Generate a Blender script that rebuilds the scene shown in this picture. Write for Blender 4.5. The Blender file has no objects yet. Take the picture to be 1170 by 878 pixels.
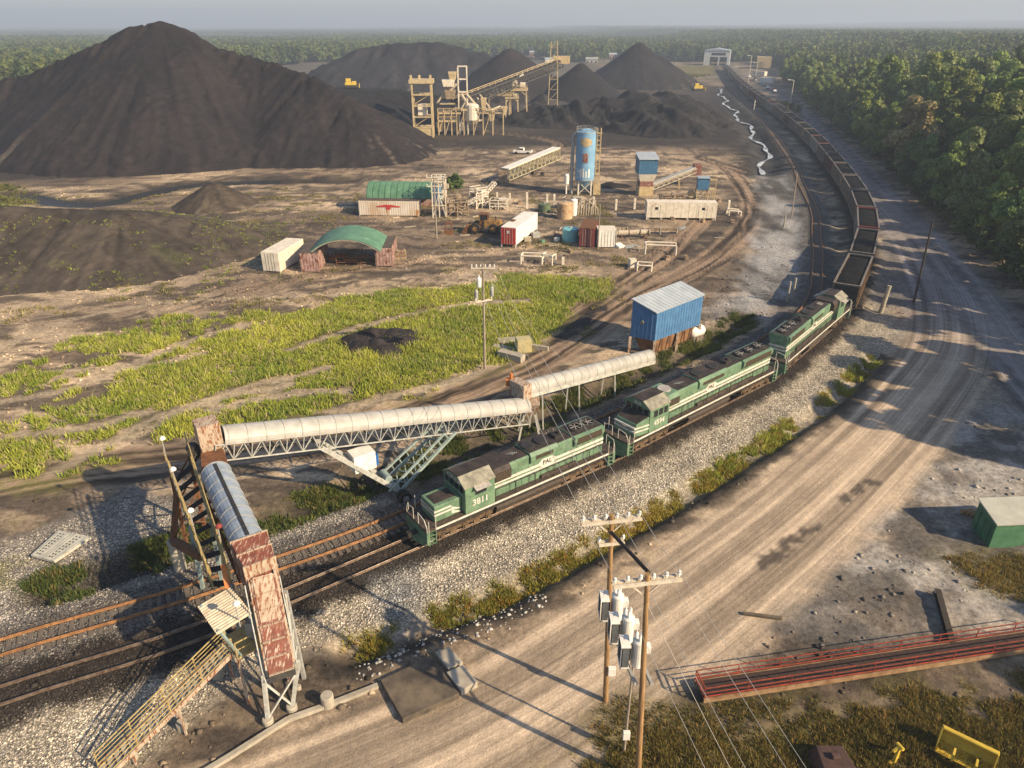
import bpy, math, random
import numpy as np
from mathutils import Vector, Matrix, Euler
R = math.radians
random.seed(7); rng = np.random.default_rng(7)
S = bpy.context.scene
COL = S.collection
CAM_H, FPX, CX, CY, HORIZON = 34.0, 812.0, 585.0, 439.0, 30.0      # camera height (m), focal length in photo pixels
TH = math.atan((CY - HORIZON) / FPX)

# ------------------------------------------------------------------ camera, light
cam = bpy.data.cameras.new('camera'); co = bpy.data.objects.new('camera', cam); COL.objects.link(co)
co.location = (0, 0, CAM_H); co.rotation_euler = (R(90) - TH, 0, 0)
cam.sensor_width = 36; cam.lens = 36 * FPX / 1170; cam.clip_end = 20000; cam.clip_start = .3
S.camera = co
SUN_AZ, SUN_EL = R(-30), R(30)         # direction towards the sun: angle from +X, elevation
sd = Vector((math.cos(SUN_AZ) * math.cos(SUN_EL), math.sin(SUN_AZ) * math.cos(SUN_EL), math.sin(SUN_EL)))
sl = bpy.data.lights.new('sun', 'SUN'); sl.energy = 5.0; sl.angle = R(.6); sl.color = (1, .79, .52)
so = bpy.data.objects.new('sun', sl); COL.objects.link(so); so.rotation_euler = sd.to_track_quat('Z', 'Y').to_euler()
W = bpy.data.worlds.new('World'); S.world = W; W.use_nodes = True
nt = W.node_tree; bg = nt.nodes['Background']; sk = nt.nodes.new('ShaderNodeTexSky')
sk.sky_type = 'NISHITA'; sk.sun_disc = False; sk.sun_elevation = SUN_EL
sk.sun_rotation = R(90) - SUN_AZ; sk.air_density = 1.0; sk.dust_density = 1.2; sk.ozone_density = 2.2
nt.links.new(sk.outputs[0], bg.inputs[0]); bg.inputs[1].default_value = .088
S.view_settings.view_transform = 'Standard'; S.view_settings.look = 'None'
S.view_settings.exposure = 0.86; S.view_settings.gamma = 1; S.view_settings.use_curve_mapping = False
S.cycles.max_bounces = 4; S.cycles.diffuse_bounces = 2; S.cycles.glossy_bounces = 2; S.cycles.transparent_max_bounces = 6
S.cycles.volume_bounces = 0; S.cycles.use_denoising = True; S.cycles.volume_max_steps = 64

HAZE = .00040                                                       # density of the air

# ------------------------------------------------------------------ photo pixel -> point of the world
def ray(u, v):
    x = (u - CX) / FPX; y = (CY - v) / FPX
    return (x, math.cos(TH) + y * math.sin(TH), -math.sin(TH) + y * math.cos(TH))
def at(u, v, z=0.0):
    d = ray(u, v); t = (z - CAM_H) / d[2]
    return Vector((d[0] * t, d[1] * t, z))
def atY(u, v, Y):
    d = ray(u, v); t = Y / d[1]
    return Vector((d[0] * t, Y, CAM_H + d[2] * t))
def height_above(p, v):                                             # height of the point over p that shows at row v
    d = ray(CX, v); t = p[1] / d[1]
    return CAM_H + d[2] * t - p[2]

# ------------------------------------------------------------------ numpy noise
def _hash(ix, iy, s):
    h = (ix.astype(np.int64) * 374761393 + iy.astype(np.int64) * 668265263 + s * 1442695041) & 0xffffffff
    h = ((h ^ (h >> 13)) * 1274126177) & 0xffffffff
    return ((h ^ (h >> 16)) & 0xffff) / 65535.0
def vnoise(x, y, s=0):
    ix = np.floor(x); iy = np.floor(y); fx = x - ix; fy = y - iy
    fx = fx * fx * (3 - 2 * fx); fy = fy * fy * (3 - 2 * fy)
    a = _hash(ix, iy, s); b = _hash(ix + 1, iy, s); c = _hash(ix, iy + 1, s); d = _hash(ix + 1, iy + 1, s)
    return (a + (b - a) * fx) * (1 - fy) + (c + (d - c) * fx) * fy
def fbm(x, y, o=4, s=0):
    x = np.asarray(x, float); y = np.asarray(y, float)
    t = 0; a = .5
    for k in range(o):
        t = t + a * vnoise(x * 2 ** k + 17.3 * k, y * 2 ** k - 9.1 * k, s + k); a *= .5
    return t / (1 - .5 ** o)                                        # 0..1
def sstep(a, b, x):
    t = np.clip((x - a) / (b - a), 0, 1); return t * t * (3 - 2 * t)
def spline(P, step=1.5):
    P = np.array([list(p)[:2] for p in P], float); P = np.vstack([2 * P[0] - P[1], P, 2 * P[-1] - P[-2]]); out = []
    for i in range(1, len(P) - 2):
        n = max(2, int(np.linalg.norm(P[i + 1] - P[i]) / step)); p0, p1, p2, p3 = P[i - 1:i + 3]
        for t in np.linspace(0, 1, n, endpoint=False):
            out.append(.5 * ((2 * p1) + (-p0 + p2) * t + (2 * p0 - 5 * p1 + 4 * p2 - p3) * t * t + (-p0 + 3 * p1 - 3 * p2 + p3) * t ** 3))
    out.append(P[-2]); return np.array(out)
def pdist(X, Y, P, maxd=60):
    """signed distance and arc length of every (X, Y) to polyline P"""
    P = np.asarray(P, float); best = np.full(X.shape, 1e9); sd_ = np.full(X.shape, 1e9); sl_ = np.zeros(X.shape); s = 0
    sel0 = (X > P[:, 0].min() - maxd) & (X < P[:, 0].max() + maxd) & (Y > P[:, 1].min() - maxd) & (Y < P[:, 1].max() + maxd)
    idx = np.nonzero(sel0); x = X[idx]; y = Y[idx]; b = np.full(x.shape, 1e9); d_ = b.copy(); l_ = np.zeros(x.shape)
    for a, c in zip(P[:-1], P[1:]):
        v = c - a; L = math.hypot(*v)
        if L < 1e-6: continue
        m = (x > min(a[0], c[0]) - maxd) & (x < max(a[0], c[0]) + maxd) & (y > min(a[1], c[1]) - maxd) & (y < max(a[1], c[1]) + maxd)
        xx = x[m] - a[0]; yy = y[m] - a[1]
        t = np.clip((xx * v[0] + yy * v[1]) / L ** 2, 0, 1)
        dx = xx - t * v[0]; dy = yy - t * v[1]; dd = np.hypot(dx, dy)
        sg = np.sign(v[0] * yy - v[1] * xx)                          # + left of the line
        q = dd < b[m]; ii = np.nonzero(m)[0][q]
        b[ii] = dd[q]; d_[ii] = (dd * sg)[q]; l_[ii] = (s + t * L)[q]; s += L
    best[idx] = b; sd_[idx] = d_; sl_[idx] = l_
    return sd_, sl_
def inpoly(X, Y, P):
    P = np.asarray([list(p)[:2] for p in P], float); r = np.zeros(X.shape, bool); j = len(P) - 1
    for i in range(len(P)):
        xi, yi = P[i]; xj, yj = P[j]
        if abs(yj - yi) > 1e-9:
            r ^= ((yi > Y) != (yj > Y)) & (X < (xj - xi) * (Y - yi) / (yj - yi) + xi)
        j = i
    return r
def softpoly(X, Y, P, w):
    """1 inside, falling to 0 over w metres outside / inside the edge"""
    P = [list(p)[:2] for p in P]; d, _ = pdist(X, Y, P + [P[0]], maxd=w * 2 + 1); d = np.minimum(np.abs(d), w)
    ins = inpoly(X, Y, P); return np.where(ins, .5 + .5 * d / w, .5 - .5 * d / w)
def pix(pts, z=0.0): return [at(u, v, z) for u, v in pts]

# ------------------------------------------------------------------ materials
MATS = {}
def mat(name, c1, c2=None, scale=2.0, rough=.8, metal=0.0, bump=.15, rust=0.0, rustc=(.16, .06, .025), detail=6, stretch=(1, 1, 1), lo=.35, hi=.65, bscale=None, spec=.3):
    """procedural surface: two tones mixed by noise, optional rust patches, bump"""
    if name in MATS: return MATS[name]
    m = bpy.data.materials.new(name); m.use_nodes = True; t = m.node_tree; N = t.nodes; Lk = t.links
    b = N['Principled BSDF']; b.inputs['Roughness'].default_value = rough; b.inputs['Metallic'].default_value = metal
    b.inputs['Specular IOR Level'].default_value = spec
    c2 = c2 or tuple(x * .75 for x in c1)
    tc = N.new('ShaderNodeTexCoord'); mp = N.new('ShaderNodeMapping'); mp.inputs['Scale'].default_value = stretch
    Lk.new(tc.outputs['Object'], mp.inputs[0])
    n = N.new('ShaderNodeTexNoise'); n.inputs['Scale'].default_value = scale; n.inputs['Detail'].default_value = detail; n.inputs['Roughness'].default_value = .62
    Lk.new(mp.outputs[0], n.inputs['Vector'])
    r = N.new('ShaderNodeValToRGB'); r.color_ramp.elements[0].position = lo; r.color_ramp.elements[1].position = hi
    r.color_ramp.elements[0].color = (*c2, 1); r.color_ramp.elements[1].color = (*c1, 1)
    Lk.new(n.outputs[0], r.inputs[0]); out = r.outputs[0]
    if rust > 0:
        n2 = N.new('ShaderNodeTexNoise'); n2.inputs['Scale'].default_value = scale * 1.7; n2.inputs['Detail'].default_value = 8; n2.inputs['Roughness'].default_value = .7
        n2.noise_dimensions = '4D'; n2.inputs['W'].default_value = 3.7; Lk.new(mp.outputs[0], n2.inputs['Vector'])
        r2 = N.new('ShaderNodeValToRGB'); r2.color_ramp.elements[0].position = .62 - rust * .3; r2.color_ramp.elements[1].position = .68 - rust * .3
        Lk.new(n2.outputs[0], r2.inputs[0])
        mx = N.new('ShaderNodeMix'); mx.data_type = 'RGBA'; Lk.new(r2.outputs[0], mx.inputs[0]); Lk.new(out, mx.inputs[6]); mx.inputs[7].default_value = (*rustc, 1); out = mx.outputs[2]
    Lk.new(out, b.inputs['Base Color'])
    if bump:
        bp = N.new('ShaderNodeBump'); bp.inputs['Strength'].default_value = bump; bp.inputs['Distance'].default_value = .05
        nb = n
        if bscale:
            nb = N.new('ShaderNodeTexNoise'); nb.inputs['Scale'].default_value = bscale; nb.inputs['Detail'].default_value = 4; Lk.new(mp.outputs[0], nb.inputs['Vector'])
        Lk.new(nb.outputs[0], bp.inputs['Height']); Lk.new(bp.outputs[0], b.inputs['Normal'])
    MATS[name] = m; return m
def attr_mat(name, attr='Col', rough=.9, bump=.4, bscale=3.0, nscale=1.5, amp=.35, spec=.2):
    m = bpy.data.materials.new(name); m.use_nodes = True; t = m.node_tree; N = t.nodes; Lk = t.links
    b = N['Principled BSDF']; b.inputs['Roughness'].default_value = rough; b.inputs['Specular IOR Level'].default_value = spec
    a = N.new('ShaderNodeAttribute'); a.attribute_name = attr
    tc = N.new('ShaderNodeTexCoord'); n = N.new('ShaderNodeTexNoise'); n.inputs['Scale'].default_value = nscale; n.inputs['Detail'].default_value = 8; n.inputs['Roughness'].default_value = .7
    Lk.new(tc.outputs['Object'], n.inputs['Vector'])
    mr = N.new('ShaderNodeMapRange'); mr.inputs[1].default_value = .3; mr.inputs[2].default_value = .7; mr.inputs[3].default_value = 1 - amp; mr.inputs[4].default_value = 1 + amp
    Lk.new(n.outputs[0], mr.inputs[0])
    v = N.new('ShaderNodeVectorMath'); v.operation = 'SCALE'; Lk.new(a.outputs['Color'], v.inputs[0]); Lk.new(mr.outputs[0], v.inputs['Scale'])
    Lk.new(v.outputs[0], b.inputs['Base Color'])
    bp = N.new('ShaderNodeBump'); bp.inputs['Strength'].default_value = bump; bp.inputs['Distance'].default_value = .1
    n2 = N.new('ShaderNodeTexNoise'); n2.inputs['Scale'].default_value = bscale; n2.inputs['Detail'].default_value = 6; Lk.new(tc.outputs['Object'], n2.inputs['Vector'])
    Lk.new(n2.outputs[0], bp.inputs['Height']); Lk.new(bp.outputs[0], b.inputs['Normal'])
    return m

# ------------------------------------------------------------------ mesh builder
class MB:
    def __init__(s, M=None): s.v = []; s.f = []; s.mi = []; s.m = 0; s.M = M or Matrix()
    def add(s, vs, fs):
        o = len(s.v); s.v += [tuple(s.M @ Vector(p)) for p in vs]; s.f += [[o + i for i in f] for f in fs]; s.mi += [s.m] * len(fs); return s
    def box(s, x0, x1, y0, y1, z0, z1):
        vs = [(x0, y0, z0), (x1, y0, z0), (x1, y1, z0), (x0, y1, z0), (x0, y0, z1), (x1, y0, z1), (x1, y1, z1), (x0, y1, z1)]
        return s.add(vs, [(0, 3, 2, 1), (4, 5, 6, 7), (0, 1, 5, 4), (1, 2, 6, 5), (2, 3, 7, 6), (3, 0, 4, 7)])
    def hexa(s, vs):                                                # eight corners, bottom ring then top ring
        return s.add(vs, [(0, 3, 2, 1), (4, 5, 6, 7), (0, 1, 5, 4), (1, 2, 6, 5), (2, 3, 7, 6), (3, 0, 4, 7)])
    def bar(s, p, q, w=.1, h=None):
        h = h or w; p = Vector(p); q = Vector(q); d = (q - p)
        if d.length < 1e-6: return s
        d.normalize(); up = Vector((0, 0, 1)) if abs(d.z) < .95 else Vector((0, 1, 0)); a = d.cross(up).normalized() * w / 2; b = a.cross(d).normalized() * h / 2
        return s.hexa([p - a - b, p + a - b, p + a + b, p - a + b, q - a - b, q + a - b, q + a + b, q - a + b])
    def tube(s, p, q, r, n=10, r2=None, cap=True):
        p = Vector(p); q = Vector(q); r2 = r if r2 is None else r2; d = (q - p).normalized()
        up = Vector((0, 0, 1)) if abs(d.z) < .95 else Vector((0, 1, 0)); a = d.cross(up).normalized(); b = a.cross(d).normalized(); vs = []
        for c, rr in ((p, r), (q, r2)):
            for k in range(n): t = 2 * math.pi * k / n; vs.append(c + (a * math.cos(t) + b * math.sin(t)) * rr)
        fs = [(k, (k + 1) % n, n + (k + 1) % n, n + k) for k in range(n)]
        if cap: fs += [tuple(range(n))[::-1], tuple(range(n, 2 * n))]
        return s.add(vs, fs)
    def lathe(s, prof, n=16, c=(0, 0, 0)):
        vs = []; m = len(prof)
        for r, z in prof:
            for k in range(n): t = 2 * math.pi * k / n; vs.append((c[0] + r * math.cos(t), c[1] + r * math.sin(t), c[2] + z))
        fs = [(j * n + k, j * n + (k + 1) % n, (j + 1) * n + (k + 1) % n, (j + 1) * n + k) for j in range(m - 1) for k in range(n)]
        fs += [tuple(range(n))[::-1], tuple(range((m - 1) * n, m * n))]
        return s.add(vs, fs)
    def extr(s, prof, p, q, up=(0, 0, 1), close=True, caps=True):
        """profile [(side, up)] swept from p to q"""
        p = Vector(p); q = Vector(q); d = (q - p).normalized(); a = d.cross(Vector(up)).normalized(); b = a.cross(d).normalized(); n = len(prof)
        vs = [c + a * x + b * y for c in (p, q) for x, y in prof]; k_ = n if close else n - 1
        fs = [(k, (k + 1) % n, n + (k + 1) % n, n + k) for k in range(k_)]
        if close and caps: fs += [tuple(range(n))[::-1], tuple(range(n, 2 * n))]
        return s.add(vs, fs)
    def path(s, P, r, n=6):
        for a, b in zip(P[:-1], P[1:]): s.tube(a, b, r, n)
        return s
    def truss(s, p, q, w, h, n, r=.05, up=(0, 0, 1)):
        """box truss; p, q on the centre of its top; w wide, h deep below"""
        p = Vector(p); q = Vector(q); d = (q - p).normalized(); a = d.cross(Vector(up)).normalized() * w / 2; b = a.cross(d).normalized() * h
        for sg in (-1, 1):
            s.bar(p + a * sg, q + a * sg, r * 2); s.bar(p + a * sg - b, q + a * sg - b, r * 2)
        for k in range(n + 1):
            c = p.lerp(q, k / n)
            for sg in (-1, 1): s.bar(c + a * sg, c + a * sg - b, r * 1.4)
            s.bar(c + a, c - a, r * 1.3); s.bar(c + a - b, c - a - b, r * 1.3)
            if k < n:
                e = p.lerp(q, (k + 1) / n); m_ = p.lerp(q, (k + .5) / n)
                for sg in (-1, 1): s.bar(c + a * sg - b, m_ + a * sg, r * 1.3); s.bar(m_ + a * sg, e + a * sg - b, r * 1.3)
                s.bar(c + a - b, e - a - b, r)
        return s
    def rail(s, P, h=1.05, r=.03, every=1.8, mid=True):
        """handrail along points"""
        for a, b in zip(P[:-1], P[1:]):
            a = Vector(a); b = Vector(b); z = Vector((0, 0, h)); n = max(1, round((b - a).length / every))
            s.bar(a + z, b + z, r * 2); 
            if mid: s.bar(a + z * .52, b + z * .52, r * 1.6)
            for k in range(n + 1): c = a.lerp(b, k / n); s.bar(c, c + z, r * 2)
        return s
    def build(s, name, m, parent=None, bevel=0, smooth=False):
        me = bpy.data.meshes.new(name); me.from_pydata(s.v, [], s.f); me.update()
        ms = m if isinstance(m, (list, tuple)) else [m]
        for x in ms: me.materials.append(x)
        if len(ms) > 1: me.polygons.foreach_set('material_index', s.mi)
        if smooth: me.polygons.foreach_set('use_smooth', [True] * len(s.f)); 
        o = bpy.data.objects.new(name, me); COL.objects.link(o)
        if parent is not None: o.parent = parent
        if bevel:
            b = o.modifiers.new('bevel', 'BEVEL'); b.width = bevel; b.segments = 2; b.limit_method = 'ANGLE'
        return o
def tag(o, label=None, cat=None, group=None, kind=None):
    if label: o['label'] = label
    if cat: o['category'] = cat
    if group: o['group'] = group
    if kind: o['kind'] = kind
    return o
def thing(name, label, cat, loc=(0, 0, 0), rz=0, group=None):
    o = bpy.data.objects.new(name, None); COL.objects.link(o); o.empty_display_size = .5
    o.location = loc; o.rotation_euler = (0, 0, rz); return tag(o, label, cat, group)
def copy_tree(o, parent=None):
    c = o.copy(); COL.objects.link(c); c.parent = parent
    for ch in list(o.children): copy_tree(ch, c)
    return c
def put(o, loc, rz=0, label=None, sc=None):
    o.location = loc; o.rotation_euler = (0, 0, rz)
    if label: o['label'] = label
    if sc: o.scale = (sc, sc, sc) if isinstance(sc, (int, float)) else sc
    return o
def npmesh(name, V, F, m, col=None, parent=None, smooth=False, extra=None):
    """fast mesh from arrays; F is (n,3) or (n,4)"""
    me = bpy.data.meshes.new(name); V = np.asarray(V, np.float32); F = np.asarray(F, np.int32); k = F.shape[1]
    me.vertices.add(len(V)); me.vertices.foreach_set('co', V.ravel()); me.loops.add(F.size); me.loops.foreach_set('vertex_index', F.ravel())
    me.polygons.add(len(F)); me.polygons.foreach_set('loop_start', np.arange(0, F.size, k, dtype=np.int32)); me.polygons.foreach_set('loop_total', np.full(len(F), k, np.int32))
    if smooth: me.polygons.foreach_set('use_smooth', np.ones(len(F), bool))
    me.update(calc_edges=True); me.validate()
    if col is not None:
        a = me.attributes.new('Col', 'FLOAT_COLOR', 'POINT'); c4 = np.ones((len(V), 4), np.float32); c4[:, :3] = col; a.data.foreach_set('color', c4.ravel())
    for nm, arr in (extra or {}).items():
        if arr.ndim == 1: a = me.attributes.new(nm, 'FLOAT', 'POINT'); a.data.foreach_set('value', arr.astype(np.float32))
        else: a = me.attributes.new(nm, 'FLOAT_VECTOR', 'POINT'); a.data.foreach_set('vector', arr.astype(np.float32).ravel())
    me.materials.append(m); o = bpy.data.objects.new(name, me); COL.objects.link(o)
    if parent is not None: o.parent = parent
    return o
def gridfaces(ny, nx):
    i = np.arange(ny * nx).reshape(ny, nx); return np.stack([i[:-1, :-1], i[:-1, 1:], i[1:, 1:], i[1:, :-1]], -1).reshape(-1, 4)

# ------------------------------------------------------------------ ground plan (all lines in world metres)
BOFF = [(0, 793, .6), (227, 720, .6)]
TRB = [(-75, 4.5), (-52, 14.5), (-40, 21)] + [tuple(at(*p))[:2] for p in BOFF] + [(-7.2, 40.9), (7.2, 51.4), (9.9, 53.6), (26.0, 67.0), (28.4, 69.4), (42.3, 86.2), (46.6, 93.6), (54.0, 106.6), (61.6, 122.4), (67.6, 138.2), (73.5, 156.4), (82.4, 188.2), (93.6, 231.6), (103, 276), (111, 316), (124.9, 394.9), (143, 485.6), (185, 674.5), (206, 760), (235, 860)]
TRB = spline(TRB, 2.0)
TRA = [(-76, 9.5), (-53.5, 18.8), (-41, 25)] + [tuple(at(u, v, .6))[:2] for u, v in ((0, 738), (228, 671), (460, 590))] + [(4.6, 55.2), (23.2, 70.9), (39, 88.5), (48.4, 109), (55, 127), (61.5, 145), (69, 173), (78, 205), (96.2, 284), (106, 330), (119.5, 400), (137, 490), (179, 678), (200, 762), (229, 862)]
TRA = spline(TRA, 2.0)
def offs(P, d):
    T = np.gradient(P, axis=0); T /= np.linalg.norm(T, axis=1)[:, None]; return P + np.stack([-T[:, 1], T[:, 0]], 1) * d
ROAD = spline(pix([(200, 1000), (420, 905), (560, 838), (700, 750), (830, 655), (945, 560), (1040, 462), (1085, 385), (1066, 310), (1028, 255), (975, 192), (932, 145), (897, 113), (872, 97), (853, 84)]), 2)
ROAD2 = spline(pix([(1300, 560), (1170, 420), (1120, 350), (1066, 290), (1020, 235)]), 2)
HAUL = [spline(pix(p), 2) for p in (
    [(-40, 560), (100, 535), (250, 520), (420, 490), (560, 440), (640, 400), (720, 345), (800, 305), (850, 265), (862, 235), (835, 195), (800, 180)],
    [(640, 372), (700, 330), (760, 290), (800, 250)],
    [(880, 270), (900, 235), (880, 205), (830, 190)],
    [(300, 215), (420, 190), (560, 190), (640, 165), (560, 150)],
    [(0, 430), (150, 380), (300, 330), (480, 300), (700, 330)])]
TAN = [spline(pix(p), 1.5) for p in ([(330, 400), (420, 372), (520, 350), (600, 345)], [(240, 470), (330, 452), (400, 448)], [(0, 500), (90, 492), (170, 470)], [(60, 425), (150, 420), (230, 405)], [(0, 460), (80, 445), (180, 405), (250, 380), (300, 370)], [(0, 400), (70, 370), (200, 345), (420, 336)], [(150, 500), (260, 450), (380, 420)], [(60, 540), (200, 470), (330, 440)], [(380, 470), (500, 440), (560, 420)])]
DITCH = spline(pix([(400, 745), (450, 728), (500, 708), (600, 668), (700, 612), (800, 555), (900, 492), (945, 462), (1000, 410)]), 1)
DITCH2 = spline(pix([(60, 672), (200, 628), (330, 585), (400, 560), (470, 535), (560, 500), (660, 455), (740, 420), (800, 396), (850, 365)]), 1)
CREEK = spline(pix([(821, 100), (829, 115), (840, 128), (852, 141), (862, 152), (871, 166), (876, 182), (873, 197)]), 1.5)
PONDL = spline(pix([(20, 222), (60, 229), (110, 232), (150, 225), (190, 215), (240, 209), (330, 206), (400, 205)]), 2)
GRASS = [pix([(-60, 450), (0, 425), (90, 375), (200, 350), (330, 352), (420, 335), (560, 325), (665, 330), (655, 352), (625, 385), (585, 412), (480, 455), (400, 462), (260, 492), (180, 520), (110, 532), (60, 556), (0, 562), (-60, 580)]),
         pix([(-60, 620), (0, 612), (40, 632), (44, 655), (0, 680), (-60, 690)]), pix([(560, 312), (700, 320), (690, 345), (600, 350)])]
GRAVEL = pix([(-80, 878), (0, 815), (250, 722), (470, 640), (700, 543), (870, 447), (960, 384), (1000, 345), (1045, 385), (985, 428), (920, 480), (860, 520), (760, 575), (640, 640), (520, 695), (430, 722), (330, 745), (240, 800), (120, 900), (-80, 980)])
BERM = pix([(-60, 640), (60, 600), (150, 560), (300, 600), (420, 560), (470, 560), (455, 585), (220, 665), (0, 728), (-60, 740)])
WEED = [pix([(640, 878), (700, 800), (790, 812), (900, 802), (1170, 770), (1300, 760), (1300, 1000), (600, 1000)]), pix([(1080, 640), (1130, 632), (1170, 640), (1300, 650), (1300, 720), (1170, 690), (1110, 665)])]
SCRUB = [pix([(0, 212), (30, 215), (45, 232), (20, 236), (-30, 236), (-60, 215)]), pix([(880, 115), (905, 118), (912, 128), (880, 130)]), pix([(745, 78), (815, 72), (822, 84), (760, 96), (745, 90)])]
COAL_AND_SHADE = [(pix([(-200, 250), (-200, 200), (0, 212), (200, 195), (380, 190), (430, 178), (500, 172), (640, 170), (800, 170), (880, 160), (830, 100), (600, 60), (-200, 60)]), 9, .93),
         (pix([(790, 240), (850, 210), (880, 230), (890, 270), (850, 300), (800, 330), (700, 380), (640, 410), (620, 395), (700, 345), (770, 300)]), 4, .65),
         (pix([(395, 392), (430, 368), (475, 380), (480, 400), (440, 410), (390, 405)]), 1, .8),
         (pix([(330, 760), (400, 755), (418, 780), (410, 800), (350, 800), (300, 800)]), 1.2, .7),
         (pix([(0, 800), (60, 770), (230, 725), (470, 640), (480, 655), (250, 745), (100, 800), (0, 830)]), 1.4, .72),
         (pix([(500, 640), (700, 545), (870, 450), (900, 445), (860, 480), (720, 560), (560, 640)]), 1.2, .55),
         (pix([(850, 790), (760, 760), (860, 690), (930, 690), (1000, 720), (1020, 760), (900, 778)]), 2.5, .6),  # tree shade on the lower right yard, painted into the ground colour
         (pix([(870, 150), (820, 120), (800, 100), (760, 120), (800, 160), (850, 200), (885, 200)]), 6, .8),
         (pix([(870, 520), (905, 500), (1000, 440), (1060, 440), (1180, 430), (1180, 330), (1100, 270), (1060, 300), (1050, 360), (1000, 420), (900, 470)]), 5, .5)]
def ground_z(x, y):
    x = np.asarray(x, float); y = np.asarray(y, float)
    z = (fbm(x * .12, y * .12, 4, 3) - .5) * .35 + (fbm(x * .6, y * .6, 3, 5) - .5) * .12
    far = sstep(300, 900, np.hypot(x, y)); z = z * (1 + far * 5)
    hill = (fbm(x * .00035 + 5, y * .00035, 3, 11) - .35) * 24 * sstep(1500, 6000, y) + 45 * sstep(1200, 4500, x) * sstep(2500, 6000, y)
    z = z + np.maximum(hill, 0)
    rough = (fbm(x * .8, y * .8, 3, 15) - .5) * .34 * sstep(260, 120, np.hypot(x, y)); ex = np.interp(y, [60, 94, 140, 200, 280, 400, 600, 760], [80, 76, 84, 94, 108, 128, 175, 215]); z = z + 11 * sstep(15, 220, x - ex) * sstep(60, 150, y)
    da, _ = pdist(x, y, TRA, 12); db, _ = pdist(x, y, TRB, 12)
    k = sstep(3.6, 1.7, np.minimum(np.abs(da), np.abs(db))); z = z * (1 - k) + .32 * k
    for D, w, dep in ((DITCH, 1.7, .75), (DITCH2, 2.2, .9), (CREEK, 5.0, 1.0), (PONDL, 5, .9)):
        dd, _ = pdist(x, y, D, 16); z = z - dep * sstep(w, w * .15, np.abs(dd)) * (1 - k)
    rd, _ = pdist(x, y, ROAD, 12); kr = sstep(6, 3.5, np.abs(rd)); z = z * (1 - .6 * kr) + rough * (1 - kr) * (1 - k) * sstep(-2, 2, x + y - 30)
    return z
def gz(x, y): return float(ground_z(np.array([x]), np.array([y]))[0])
def on(u, v, dz=0.0):                                               # ground point at a photo pixel
    p = at(u, v, 0); p.z = gz(p.x, p.y) + dz; return p

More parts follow.
